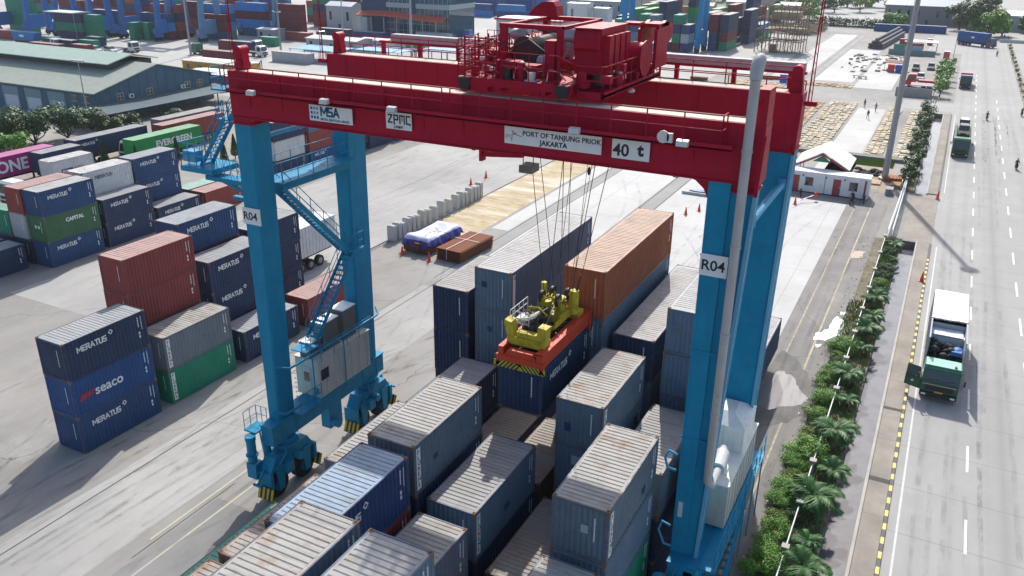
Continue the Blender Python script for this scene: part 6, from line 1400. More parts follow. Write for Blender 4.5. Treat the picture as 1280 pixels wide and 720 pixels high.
# ================================================================== left: trailers, warehouse, trees
def letters(s, y, z, size, bold=.04, mat=None): return lambda root: text(s, (CW+.004, y, z), size, mat or white_ink, root, '+x', bold=bold)
def panasia(root):
    mb = MB(); mb.box(CW-.01,1.3,.75,CW+.004,2.9,1.35); mb.build('logo_plate', plain('logo navy', (.02,.04,.18), .5), root)
    text('PAN', (CW+.006,1.45,.86), .50, white_ink, root, '+x', bold=.02); text('ASIA', (CW+.006,3.0,.86), .72, plain('orange lettering', (.62,.16,.06), .6), root, '+x', bold=.02)
def semi(label, x, y, key, L, brand=None, H=CH, cabcol=None, marks=False, grp='containers riding on trailers', tg='container trailers in the left lane', **k):
    """container riding on a skeletal trailer"""
    t = thing('semi_trailer', 'dark skeletal trailer carrying the '+label, 'trailer', (x,y,0), 0, tg)
    mb = MB(); mb.box(.75,0,1.0,1.05,L,1.3); mb.box(1.4,0,1.0,1.7,L,1.3)
    for q in range(int(L/1.5)+1): mb.box(.05,q*1.5,1.28,2.39,q*1.5+.12,1.42)
    mb.build('chassis', blackm, t)
    for q in range(3):
        for xx in (.2,2.2): wheel(t, xx, 1.2+q*1.25, .5, .34)
    mb = MB(); mb.box(.3,L-2.6,.0,.5,L-2.4,1.1); mb.box(1.9,L-2.6,0,2.1,L-2.4,1.1); mb.build('landing_leg', blackm, t)
    container(label, x, y, 1.43, key, L, H, 0, grp, brand=brand, marks=marks, **k)
semi('magenta container with large white letters at the left edge', -108.75, 59.2, 'magenta', 12.192, letters('ONE', 3.6, .55, 2.1, .06))
semi('long navy container before the warehouse canopy', -108.85, 74.5, 'navy', 12.192, 'meratus')
semi('bright green container with white lettering', -102.0, 78.6, 'evergreen', 12.192, letters('EVERGREEN', 3.6, .95, 1.25, .05))
semi('short white container with a navy logo plate', -101.1, 65.2, 'white', 6.058, panasia)
semi('purplish navy container half hidden by the white one', -106.0, 67.4, 'navy', 6.058)
semi('long navy container behind the right far crane leg', -10.55, 49.3, 'navy', 12.192, roofkey='lightgrey', grp='containers riding on trailers', tg='container trailers under the cranes')
semi('long pale red container behind the green one', -106.4, 87.6, 'red', 12.192)
semi('long grey container farthest along the lane', -110.0, 90.4, 'greyblue', 12.192)
t1 = tractor((.70,.72,.72), None, 'white truck cab poking out before the magenta container', None, (-104.3,55.2,0), 0, 5, 'truck_tractor', False)
t1.location = (-99.9,58.6,0)
t2 = tractor((.70,.72,.72), None, 'white truck cab between the cypress and the green container', None, (-105.4,80.3,0), 0, 5, 'truck_tractor', False)
# dark objects at left edge under the magenta container
car_mesh((.04,.05,.08), 'car', 'dark car at the left frame edge below the magenta container', None, True, (-101.2,60.2,0), 0)
# truck trailer seen between the left crane legs
t = thing('semi_trailer', 'white box trailer with large wheels parked behind the stairs of the left legs', 'trailer', (-55.5,56.0,0))
mb = MB(); mb.box(.05,0,1.55,2.5,8.0,4.6)
for q in range(16): mb.box(2.5,.2+q*.47,1.6,2.53,.24+q*.47,4.55)
mb.build('box_body', paint('trailer white', (.62,.63,.64), .5, .2, .03), t)
mb = MB(); mb.box(.6,0,1.1,1.9,7.9,1.5); mb.box(2.2,.4,.6,2.4,1.6,1.2); mb.build('chassis', blackm, t)
for q in (2.6,4.0,5.4):
    for xx in (.3,2.25): wheel(t, xx, q, .55, .4)
# cypresses
cyp = thing('cypress', 'x', 'tree'); rn = random.Random(2)
MB().cyl((0,0,0),(0,0,.8),.08,.06,7).build('trunk', bark, cyp)
mb = MB()
for i in range(1500):
    z = rn.random()**1.1; r_ = .62*(1-z)**.8*(.75+.3*rn.random())*(1 if z > .08 else z*12); a = rn.uniform(0,6.28); p = Vector((math.cos(a)*r_,math.sin(a)*r_,.35+z*2.6)); s_ = .13
    d = Vector((math.cos(a),math.sin(a),1.6)).normalized(); t_ = d.cross(Vector((0,0,1))).normalized(); mb.add([p-t_*s_*.4,p+d*s_,p+t_*s_*.4,p-d*s_*.5], [(0,1,2,3)])
mb.build('crown', leaf_b, cyp)
for i, (x, y, lab) in enumerate(((-104.9,77.5,'in front of the long navy container'),(-98.4,77.6,'in front of the left end of the green container'),(-97.5,83.9,'left of the blue ladder platform'),(-90.5,86.0,'left one behind the crane ladder'),(-92,89.6,'middle one behind the crane ladder'),(-89.3,88.4,'right one behind the crane ladder'))):
    if i == 0: cyp.location = (x,y,0); cyp['label'] = 'dark conical cypress '+lab; cyp['group'] = 'cypresses along the trailer lane'; cyp.scale = (1.15,1.15,1.2)
    else: copy_thing(cyp, (x,y,0), i, 'dark conical cypress '+lab, 'cypresses along the trailer lane', (1.15,1.15,1.25))
o = MB().box(-113.4,70,0,-96.2,104,.02).build('planting_strip', concrete('sandy strip', (.36,.32,.26), .3, .3, .5, 0)); tag(o, kind='structure')
# trees before the warehouse
for i, (x, y, h, r, m) in enumerate(((-131,71,4.6,3.2,leaf_a),(-127,76,5.2,3.4,leaf_b),(-125.5,81,5.6,3.2,leaf_b),(-124.5,86,5.0,2.6,leaf_b),(-133,76,5.0,3.6,leaf_a),(-138,72,4.6,4,leaf_b),(-122.5,75.5,3.2,2.4,leaf_a),(-123,91,3.6,2.2,leaf_b),(-140,80,4.5,4,leaf_a),(-119,93,2.8,2,leaf_b),(-117.5,101,2.6,1.8,leaf_b))):
    tree('broadleaf_tree', '%s tree before the blue warehouse, %s from the left' % ('light green' if m is leaf_a else 'dark green', ord_[[3,5,6,7,2,0,4,8,1,9,10][i]]), x, y, h*1.05, r*1.35, m, group='trees before the warehouse', n=3200, size=.42, trunk_h=.08)
# warehouse
wb_ = thing('warehouse', 'large blue grey warehouse with a pale green low gabled roof and raised ridge vent', 'warehouse', (-132,111.4,0))
wall_b = paint('warehouse blue', (.065,.135,.20), .6, .15, .0, (.05,.07,.09), .25); roofg = paint('warehouse roof', (.30,.335,.29), .7, .35, .02, (.20,.22,.19), .5); roofl = paint('vent roof', (.33,.42,.37), .6, .2, .02, (.22,.27,.24), .4)
hw = 13.4; E0, PK = 5.0, 8.2
mb = MB(); mb.prism([(-hw,0),(hw,0),(hw,E0),(0,PK),(-hw,E0)], 'x', -110, 0)
for k in range(13): yy = -hw+.8+k*2.1; mb.box(0,yy,.1,.05,yy+.08,E0+(PK-E0)*(1-abs(yy)/hw)-.1)
mb.box(0,-hw,3.9,.04,hw,4.0); mb.box(0,-hw,.2,.06,hw,.4)
for k in range(22): mb.box(-k*5-.1,-hw-.04,0,-k*5+.1,-hw,E0)
mb.build('wall', wall_b, wb_)
mb = MB(); mb.prism([(-hw-.9,E0-.2),(0,PK+.06),(hw+.9,E0-.2),(hw+.9,E0-.05),(0,PK+.22),(-hw-.9,E0-.05)], 'x', -111, .7); mb.build('roof', roofg, wb_)
mb = MB(); mb.prism([(-5.8,8.35),(0,9.6),(5.8,8.35),(5.8,8.5),(0,9.8),(-5.8,8.5)], 'x', -111, -5.5); v_ = mb.build('ridge_vent', roofl, wb_)
mb = MB(); mb.prism([(-4.6,7.0),(4.6,7.0),(4.6,8.5),(-4.6,8.5)], 'x', -110, -6.2); mb.build('vent_wall', plain('vent shadow dark', (.05,.06,.07), .8), wb_)  # dark colour paints in the shadow line under the vent roof
mb = MB(); mb.prism([(0,2.95),(6.2,2.3),(6.2,2.2),(0,2.8)][::-1], 'y', -hw-7, hw+.5); mb.build('canopy', paint('canopy sheet', (.085,.125,.14), .7, .2), wb_)
mb = MB()
for k in range(8): mb.box(5.7,-hw-6+k*4.7,0,5.85,-hw-5.85+k*4.7,2.3)
mb.build('canopy_post', blackm, wb_)
wfr = plain('window frame pale', (.55,.5,.42), .7)
for yy in (-9.2,-2.7,6.3,9.4):
    mb = MB(); mb.box(.05,yy,3.05,.08,yy+1.3,4.15); w_ = mb.build('window', glass('window glass'), wb_); mb = MB(); mb.box(.08,yy-.08,2.98,.11,yy+1.38,3.06); mb.box(.08,yy-.08,4.14,.11,yy+1.38,4.22); mb.box(.08,yy+.6,3.06,.11,yy+.7,4.14); mb.box(.08,yy-.08,3.06,.11,yy,4.14); mb.box(.08,yy+1.3,3.06,.11,yy+1.38,4.14); mb.box(.08,yy,3.58,.10,yy+1.3,3.64); mb.build('frame', wfr, w_)
for yy in (-6.8,5.2): mb = MB(); mb.box(.05,yy,3.1,.45,yy+.9,3.8); mb.mat(1).cyl((.45,yy+.45,3.45),(.47,yy+.45,3.45),.26,.26,12); mb.build('air_conditioner', [white_ink, blackm], wb_)
for xx in (-3.5,-6.6): mb = MB(); mb.box(xx,-hw-.06,3.0,xx+1.6,-hw-.03,4.1); w_ = mb.build('window', glass('window glass'), wb_); mb = MB(); mb.box(xx-.08,-hw-.09,2.95,xx+1.68,-hw-.061,3.03); mb.box(xx-.08,-hw-.09,4.1,xx+1.68,-hw-.061,4.18); mb.box(xx+.75,-hw-.09,3.03,xx+.85,-hw-.061,4.1); mb.build('frame', wfr, w_)
dl = plain('loading door pale', (.20,.30,.36), .7); dwn = plain('white panel', (.55,.60,.66), .6)
for k, xx in enumerate((-13,-19.5,-26,-32.5)):
    mb = MB(); mb.box(xx,-hw-.08,.1,xx+4.6,-hw-.045,4.2); mb.mat(1).box(xx+.4,-hw-.1,.4,xx+4.2,-hw-.081,2.6); mb.build('loading_door', [dl, dwn], wb_)
# floodlight poles
def lamp_pole(label, x, y, h, arms=2, r=.16, name='lamp_post'):
    root = thing(name, label, 'lamp post', (x,y,0), 0, None); MB().cyl((0,0,0),(0,0,h),r,r*.55,9).build('pole', gal, root)
    mb = MB(); mb.box(-1.3,-.08,h-.1,1.3,.08,h+.02)
    for k in range(arms*2): mb.box(-1.4+k*2.4/(arms*2-1)*1,-.35,h,-1.0+k*2.4/(arms*2-1),.1,h+.3)
    mb.build('lamp_head', floodm, root); return root
lamp_pole('thin grey floodlight pole standing in front of the warehouse roof', -127.5, 92.5, 11.2, 3, .12)
lamp_pole('grey lamp post in the port apron left of the crane mast', -184.8, 168.4, 24, 2, .30)
lamp_pole('thin lamp post beyond the white truck cabs', -170.2, 187.8, 22, 2, .18)
lamp_pole('lamp post before the white shed with the pitched roof', -161.1, 204.5, 22, 2, .22)
lamp_pole('thick grey mast before the glass office building', -134.3, 200.2, 24, 2, .42)
lamp_pole('short lamp post left of the silver shed', -169, 186, 11, 1, .12)
# yellow building etc right of the warehouse
def shed(label, x, y, w_, l_, h, wallc, roofc, rise=.5, name='shed', rz=0, over=.3, extra=None, cat='building'):
    root = thing(name, label, cat, (x,y,0), rz); wm2 = plain('wall %.2f %.2f %.2f' % wallc, wallc, .8); rm2 = plain('roof %.2f %.2f %.2f' % roofc, roofc, .6)
    mb = MB(); mb.prism([(0,0),(l_,0),(l_,h),(l_/2,h+rise),(0,h)], 'x', 0, w_); mb.build('wall', wm2, root)
    mb = MB(); mb.prism([(-over,h-.02),(l_/2,h+rise+.04),(l_+over,h-.02),(l_+over,h+.1),(l_/2,h+rise+.18),(-over,h+.1)], 'x', -over, w_+over)
    for q in range(int(w_/1.5)): mb.prism([(-over,h+.1),(l_/2,h+rise+.18),(l_/2,h+rise+.24),(-over,h+.16)], 'x', q*1.5, q*1.5+.08)
    mb.build('roof', rm2, root)
    n = max(1, int(w_/3.5)); 
    for q in range(n):
        xx = (q+.5)*w_/n-.5
        if q == n//2: mb = MB(); mb.box(xx,-.04,0,xx+1,-.005,min(2.1,h*.85)); mb.build('door', plain('dark door', (.06,.07,.08), .7), root)
        else: mb = MB(); mb.box(xx,-.04,h*.42,xx+1,-.005,h*.78); mb.build('window', glass('window glass'), root)
    return root
shed('yellow ochre low building with a flat pale roof beside the crane mast', -163.5, 146, 19, 6, 2.9, (.50,.27,.02), (.60,.56,.50), .15)
shed('white roofed blue cabin between warehouse and crane mast', -148, 133, 12, 6, 3.0, (.05,.12,.22), (.75,.76,.78), .25)
shed('long grey white shed left of the glass office building', -168, 196, 18, 8, 3.2, (.36,.38,.39), (.55,.56,.56), .5)
shed('small white cabin by the parked white trucks', -154, 203, 9, 5, 3, (.5,.5,.5), (.68,.68,.68), .3)
shed('grey flat roofed kiosk before the maroon stacks', -196, 206, 7, 5, 3.4, (.3,.31,.32), (.55,.56,.57), .2)
shed('white two storey cabin with a round pale roof amid maroon stacks', -199, 244, 11, 6, 8.0, (.42,.44,.45), (.66,.68,.70), 1.2)
br_ = plain('light blue roof', (.20,.42,.66), .6)
for i, (x, y, w_, l_, lb) in enumerate(((-157,176,15,9,'left part of the light blue canopy roof behind the far girder'),(-141,183,14,9,'middle part of the light blue canopy roof behind the far girder'),(-126.5,190,15,8,'right part of the light blue canopy roof behind the trolley'))):
    root = thing('car_port', lb, 'canopy', (x,y,0)); mb = MB(); mb.box(0,0,3.0,w_,l_,3.15); 
    for q in range(int(w_/1.2)): mb.box(q*1.2,0,3.15,q*1.2+.08,l_,3.19)
    mb.build('roof', br_, root); mb = MB()
    for q in range(4): mb.box(.2+q*(w_-.6)/3,.2,0,.35+q*(w_-.6)/3,.35,3); mb.box(.2+q*(w_-.6)/3,l_-.4,0,.35+q*(w_-.6)/3,l_-.25,3)
    mb.build('post', gal, root)
root = shed('red and white fascia canopy hall beside the glass office building', -141, 262, 24, 14, 5.2, (.52,.54,.55), (.66,.60,.60), .3)
mb = MB(); mb.box(-.5,-.6,4.9,24.5,-.4,5.6); mb.box(24.4,-.6,4.9,24.6,14.4,5.6); mb.build('fascia', plain('fascia red', (.45,.03,.06), .6), root)
# glass office
ob = thing('office_building', 'multi storey blue glass office building with pale bands and an orange red awning', 'building', (-179,238,0), R(0))
bg_ = glass('office glass', (.015,.075,.13)); band = plain('office band', (.38,.42,.45), .7); navym = plain('office navy', (.012,.05,.13), .5)
mb = MB(); mb.box(0,0,0,34,16,22); mb.build('glass_wall', bg_, ob)
mb = MB()
for z in (9.2,14.5,19.5): mb.box(10,-.25,z,34.2,16.2,z+1.5)
for k in range(20): mb.box(1+k*1.7,-.1,0,1.12+k*1.7,0,22)
for z in (2.2,4.4,6.6): mb.box(0,-.12,z,34,0,z+.12)
mb.build('band', band, ob); mb = MB(); mb.prism([(0,0),(9.8,0),(9.8,22),(0,22)], 'y', -.35, -.13); mb.mat(1).prism([(0,10),(5,16),(5,22),(0,22)], 'y', -.45, -.36); mb.mat(0).box(19.5,-.5,7.2,21.5,-.13,22); mb.build('corner_panel', [navym, band], ob)
mb = MB()
for k in range(16):
    a, b = k*2.1, k*2.1+2.1; f = lambda t: 6.4+.5*math.sin(t/34*math.pi*1.5+.3)
    mb.add([(a,-3.6,f(a)),(b,-3.6,f(b)),(b,-.3,f(b)+1.2),(a,-.3,f(a)+1.2),(a,-3.6,f(a)-.3),(b,-3.6,f(b)-.3)], [(0,1,2,3),(4,5,1,0)])
mb.build('awning', plain('awning orange', (.62,.10,.06), .6), ob)
mb = MB(); mb.box(1.5,-3.2,0,4.2,-.4,6); mb.mat(0)
for k in range(6): mb.cyl((6+k*5,-3.3,0),(6+k*5,-3.3,6.2),.18,n=8)
mb.build('column', band, ob)

# ================================================================== port: far container stacks
def far(label, x, y, z, key, L=12.192, rz=0, group='containers in the far port', H=CH):
    return container(label, x, y, z, key, L, H, rz, group, marks=False, detail=False)
rp = random.Random(99)
def farstack(x, y, keys, desc, L=12.192, alongx=False, z=0):
    """alongx: long axis along x (container turned a quarter)"""
    for i, k in enumerate(keys):
        lab = ('%s container, %s of %s' % (COLN[k], ordl(i, len(keys)), desc)) if len(keys) > 1 else '%s container, %s' % (COLN[k], desc)
        if alongx: far(lab, x, y+CW, z+i*CH, k, L, -math.pi/2)
        else: far(lab, x, y, z+i*CH, k, L)
palette = ['red','maroon','maroon','darkred','navy','red','blue','maroon','orange','green','lightgrey','darkred','royal']
# wall of maroon stacks far left, seen above the port apron
k = 0
for j, (bx, by) in enumerate(((-300,214),(-286,214),(-272,214),(-258,216),(-244,218),(-190,262),(-176,262),(-223,262),(-209,266))):
    farstack(bx, by, [rp.choice(palette) for _ in range(5)], 'the second maroon wall of stacks, column %s from the left' % ord_[j], 12.192, True)
for j, (bx, by) in enumerate(((-252,191),(-230,191.5),(-229,194.5),(-216,203),(-214,199))):
    farstack(bx, by, [['blue','royal','blue'],['darkred','brightblue','blue'],['maroon','red','navy','red'],['green','brightblue','blue','brightblue'],['blue','maroon','darkred']][j], 'the blue lit stacks under the port cranes, stack %s' % ord_[j], 12.192, True)
for j, (bx, by) in enumerate(((-186,318),(-172,320),(-158,322),(-188,326),(-172,328),(-120,352),(-106,356),(-146,330))):
    farstack(bx, by, [['brightblue','royal'],['royal','brightblue'],['royal'],['royal','royal','royal'],['brightblue','royal','royal'],['orange','lightgrey'],['lightgrey','orange'],['brightblue']][j], 'the bright blue boxes beyond the car lot, stack %s' % ord_[j], 12.192, True)
for j, (bx, by) in enumerate(((-112,322),(-106,312),(-99,296),(-97,283),(-100,268),(-96,256))):
    farstack(bx, by, [['steel','lightgrey'],['navy','steel','evergreen'],['navy','maroon','steel','navy'],['green','navy','steel','evergreen'],['red','steel','navy'],['steel','maroon','green']][j], 'the left flank beyond the cable tray, stack %s' % ord_[j], 12.192)
for j in range(14):
    bx, by = -170+j*7.5+(j % 3)*2, 395+(j % 4)*9
    shed('low distant building at the top edge, %s from the left' % ord_[j], bx, by, 6.5+(j % 3)*1.5, 6, 4+(j % 3)*1.6, [(.35,.33,.30),(.25,.27,.28),(.42,.36,.28)][j % 3], [(.30,.16,.12),(.36,.37,.38),(.24,.26,.28)][j*2 % 3], 1.1) if False else None
for j, (bx, by) in enumerate(((-318,236),(-304.5,236),(-291,236),(-277.5,236),(-264,236),(-250.5,236),(-237,236),(-223.5,236),(-210,250))):
    farstack(bx, by, [rp.choice(palette) for _ in range(5)], 'the far maroon wall of stacks, column %s from the left' % ord_[j], 12.192, True)
for j, (x, y, ks) in enumerate((
    (-294,196,['navy','navy','green','maroon']),(-262,200,['darkred','maroon','red','maroon']),(-248,205,['maroon','red','maroon','navy']),(-229,207,['orange','red','darkred','maroon']),(-232,199,['navy','blue','darkred']),(-212,214,['blue','brightblue','darkred','brightblue']),(-198.5,216,['maroon','maroon','maroon','maroon']),(-282,182,['green','green','green','green']))):
    farstack(x, y, ks, 'the stack behind the blue port cranes, %s from the left' % ord_[[0,2,3,5,4,6,7,1][j]], 12.192, True)
def Q(px, py): return px, py
for j, (x, y, ks, L, ax) in enumerate((
    (-275,160,['green','green'],6.058,False),(-268,167,['red'],12.192,True),(-250,176,['navy','green','navy'],12.192,True),(-238,177,['green','green','green'],6.058,True),
    (-238.5,162.5,['green'],6.058,True),(-234,160,['navy'],12.192,True),(-228,169,['navy'],6.058,True),(-223,163,['green'],6.058,True),(-229.5,186,['green','green'],6.058,False),(-225.5,188,['green','green'],6.058,False),
    (-229,152,['maroon'],12.192,True),(-215.5,155,['maroon'],6.058,True),(-232,148,['maroon'],6.058,True),
    (-189.5,183,['maroon'],6.058,True),(-186,196,['green'],6.058,True),(-183.5,183.5,['navy'],6.058,True),(-192,211,['red'],12.192,True),(-173,224,['blue'],12.192,True),(-188,226,['navy'],12.192,True),(-187,250,['maroon','maroon','maroon'],12.192,True),(-174.5,251,['maroon','maroon','darkred'],12.192,True),
    (-154,232,['lightgrey'],12.192,True),(-148.5,246,['brightblue'],6.058,True),(-143,210,['evergreen'],3.2,True),(-159.5,172.2,['lightgrey'],12.192,True),(-177,165,['maroon'],12.192,True),(-168,152,['darkred'],6.058,True))):
    if L < 4: L = 6.058
    farstack(x, y, ks, 'the port apron %s' % (['stack near the left edge','box under the left blue crane','stack below the light canopy','stack beside the second crane','box by the white truck','long box by the second crane','box by the third crane','small box before the third crane','left green pair','right green pair','long box behind the warehouse vent','short box behind the warehouse vent','low box behind the warehouse vent','box left of the crane mast','box behind the navy one near the mast','box right of the crane mast','box before the lamp posts','box before the glass office','box left of the glass office','pile left behind the glass office','pile right behind the glass office','box under the awning','box right of the awning','box between the canopies','box by the white cab trucks','box on the flat near the mast','box behind the buffer post'][j]), L, ax)
sl_ = plain('pale canopy sheet', (.62,.64,.62), .6)
root = thing('canopy_roof', 'thin pale flat roof raised above the navy and green boxes in the port', 'canopy', (-252,174,0)); mb = MB(); mb.box(0,0,8.1,14,6,8.3); mb.build('roof', sl_, root); mb = MB()
for x in (.3,13.5):
    for y in (.2,5.7): mb.box(x,y,0,x+.15,y+.15,8.1)
mb.build('post', gal, root)
# distant gantry cranes
portblue = paint('port crane blue', (.035,.16,.42), .5, .15, .0, (.05,.12,.25), .2); portsteel = paint('port crane pale blue', (.12,.24,.40), .5, .15, 0, (.1,.15,.22), .2)
def far_rtg(label, x, y, rz, mat, span=23.5, H=21):
    root = thing('gantry_crane', label, 'crane', (x,y,0), rz, 'gantry cranes in the far port')
    for sx in (0,-span):
        for dy in (-1,1):
            mb = MB(); mb.add([(sx-.6,dy*3.9-.75,2.6),(sx+.6,dy*3.9-.75,2.6),(sx+.6,dy*3.9+.75,2.6),(sx-.6,dy*3.9+.75,2.6),(sx-.6,dy*2.3-.75,H),(sx+.6,dy*2.3-.75,H),(sx+.6,dy*2.3+.75,H),(sx-.6,dy*2.3+.75,H)], [(0,1,5,4),(1,2,6,5),(2,3,7,6),(3,0,4,7),(0,3,2,1)]); mb.build('leg', mat, root)
        mb = MB(); mb.box(sx-.5,-5.6,2.3,sx+.5,5.6,3.7); mb.box(sx-.3,-3.4,3.7,sx+.45,3.4,6.4); mb.build('sill_beam', mat, root)
        for yy in (-4.8,-2.8,2.8,4.8):
            mb = MB(); mb.cyl((sx-.35,yy,.8),(sx+.35,yy,.8),.8,n=14); mb.build('wheel', tyre, root)
        for yy in (-3.8,3.8): mb = MB(); mb.prism([(yy-1.5,1.2),(yy+1.5,1.2),(yy+.9,2.3),(yy-.9,2.3)], 'x', sx-.6, sx+.6); mb.build('bogie', mat, root)
    for yy in (-2.3,2.3): mb = MB(); mb.box(-span-1,yy-.5,H,1,yy+.5,H+1.8); mb.build('girder', mat, root)
    mb = MB(); mb.box(-12,-3,H+1.8,-7,3,H+4.2); mb.build('trolley', mat, root)
    return root
for i, (x, y, m) in enumerate(((-264.5,180.5,portblue),(-240.5,185,portblue),(-219,192,portblue),(-206,197,portsteel),(-196.5,219,portsteel))):
    far_rtg('blue gantry crane cut by the top edge, %s from the left' % ord_[i], x, y, R(0), m, 16 if i < 3 else 14)
# ================================================================== right-hand far stacks, tower, lots
cb2 = paint('second yard crane blue', (.01,.20,.42), .45, .1, .0, (.02,.1,.2), .1)
far_rtg('bright blue gantry crane left of the green topped stacks, cut by the top edge', -120.5, 332, 0, cb2, 30)
far_rtg('bright blue gantry crane in the middle of the right stacks, cut by the top edge', -67.6, 253, 0, cb2, 23)
rs2 = [(-90.5,247,['navy','maroon','maroon']),(-87.6,246.5,['navy','steel','blue']),(-84.6,246,['green','green','green','green']),(-81.3,244.3,['steel','steel','steel','steel']),(-78.4,250,['navy','blue','navy']),
 (-75.4,249,['darkred','green','navy','green']),(-72.6,248.6,['blue','lightgrey','blue']),(-69.6,262,['green','navy','navy','steel']),(-66.6,257,['blue','blue','maroon','maroon']),(-63.6,258,['green','maroon','navy','navy']),
 (-84,262,['navy','green','blue','navy','navy']),(-90,264,['red','navy','steel','evergreen']),(-94,263,['navy','steel','steel','evergreen']),(-88,280,['navy','maroon','steel','navy','maroon']),(-80,280,['navy','steel','green','evergreen','navy']),
 (-72,278,['navy','green','navy','evergreen']),(-66,275,['red','navy','blue']),(-62,280,['blue','navy','navy','navy']),(-60.5,292,['green','brightblue']),(-66,300,['navy','navy','navy','navy','navy']),(-72,300,['brown','brown','navy','maroon']),(-98,300,['orange','brown','orange']),(-105,320,['orange','lightgrey','orange']),(-70,330,['maroon','darkred','maroon']),(-66.5,345,['navy','green','evergreen'])]
for j, (x, y, ks) in enumerate(rs2):
    farstack(x, y, ks, 'the block beyond the cable tray, stack %s' % (ord_[j]), 12.192 if y > 255 else 6.058)
# silver pickup truck there
car_mesh((.42,.45,.46), 'pickup', 'silver lorry cab parked at the right end of the far stack block', None, True, (-62.5,271.5,0), 0, 6.5, 2.4, 2.6)
# steel tower under construction
sc = thing('scaffold_tower', 'rusty open steel frame structure standing beyond the crane', 'scaffold', (-54,263,0)); rustst = plain('rusty steel', (.22,.13,.09), .9)
mb = MB()
for ix in range(7):
    for iy in range(3): mb.bar((ix*2.2,iy*5,0),(ix*2.2,iy*5,13 if ix < 6 else 15),.22)
mb.build('column', rustst, sc); mb = MB()
for z in (3.3,6.4,9.6,12.6):
    for iy in range(3): mb.bar((0,iy*5,z),(13.2,iy*5,z),.2)
    for ix in range(7): mb.bar((ix*2.2,0,z),(ix*2.2,10,z),.16)
mb.build('beam', rustst, sc); mb = MB(); mb.box(2,1,6.5,13,9,6.6); mb.box(3.5,1,9.7,13,9,9.8); mb.box(3.6,2,9.8,11.5,8,11.4); mb.box(4.5,1.5,3.4,12,9,3.5); mb.build('deck', plain('ply deck', (.33,.27,.17), .9), sc)
mb = MB()
for k in range(5): mb.bar((k*2.2,0,0),(k*2.2+2.2,0,3.3),.09); mb.bar((k*2.6,5,3.3),(k*2.6+2.2,5,6.4),.09)
mb.box(4.4,-.5,0,6.3,.5,2.4); mb.build('brace', rustst, sc)
# lot with cars and white cabin
for j in range(16):
    x, y = -150+(j % 6)*3.0+(j//6)*2.5, 296+(j//6)*6.5
    c = [(.5,.52,.54),(.05,.06,.08),(.62,.62,.62),(.2,.22,.25),(.35,.05,.05)][j*7 % 5]
    if j < 5: o = car_mesh(c, 'car', 'x', 'cars parked in the far lot'); CARS = globals().setdefault('CARS', []); CARS.append(o); o.location = (x,y,0)
    else: o = copy_thing(CARS[j % 5], (x,y,0), 0)
    o['label'] = 'parked car in the far lot left of the white cabin, row %s, place %s' % (ord_[j//6], ord_[j % 6]); o['group'] = 'cars parked in the far lot'
wc = shed('tall windowless white cabin beyond the trolley cabinets', -131.5, 300, 8, 6, 8.4, (.52,.56,.58), (.72,.72,.73), .2)
shed('smaller white two storey cabin right of the tall one', -122.5, 304, 5.5, 5, 6.8, (.50,.53,.55), (.6,.6,.6), .2)
shed('pale grey hall roof at the top edge above the car lot', -160, 345, 34, 22, 6.5, (.30,.33,.36), (.62,.63,.64), 2.2)
shed('blue cladding building at the top edge', -196, 345, 30, 14, 9, (.02,.12,.33), (.04,.16,.38), .4)
for j, (x, y, h, r) in enumerate(((-132,415,9,8),(-122,420,10,9),(-112,425,10,9),(-101,430,9,9),(-140,410,8,7),(-90,436,9,8),(-78,440,9,8),(-64,420,7,7),(-54,430,7,7),(-44,440,7,7),(-72,400,6,6),(-58,385,6,6))):
    tree('broadleaf_tree', 'green tree in the belt at the top edge, %s of the row' % ord_[j], x, y, h, r, leaf_a if j % 2 else leaf_b, group='trees along the far top edge', n=1300, size=.9, trunk_h=.2)
for j in range(14):
    bx, by = -178+j*8.2+(j % 3)*2, 372+(j % 4)*8
    shed('low distant building behind the car lot and stacks, %s from the left' % ord_[j], bx, by, 6.5+(j % 3)*1.5, 6, 4+(j % 3)*1.6, [(.35,.33,.30),(.25,.27,.28),(.42,.36,.28)][j % 3], [(.30,.16,.12),(.36,.37,.38),(.24,.26,.28)][j*2 % 3], 1.1)
for j in range(16):
    tree('broadleaf_tree', 'tree in the farthest belt beyond the distant buildings, %s from the left' % ord_[j], -190+j*10.5, 462+(j % 3)*10, 11, 8, leaf_b, group='trees of the farthest belt', n=800, size=1.6, trunk_h=.1)
# heap of timber by tower
mb = MB()
for k in range(500):
    x, y = rp.uniform(-66,-47), rp.uniform(318,352); z = rp.uniform(0,1.6); a = rp.uniform(-.4,.4); mb.bar((x,y,z),(x+3*math.cos(a),y+3*math.sin(a),z+rp.uniform(-.2,.3)),.2)
tag(mb.build('timber_heap', plain('old timber', (.30,.24,.15), .9)), 'wide heap of old timber behind the steel frame', 'timber', kind='stuff')
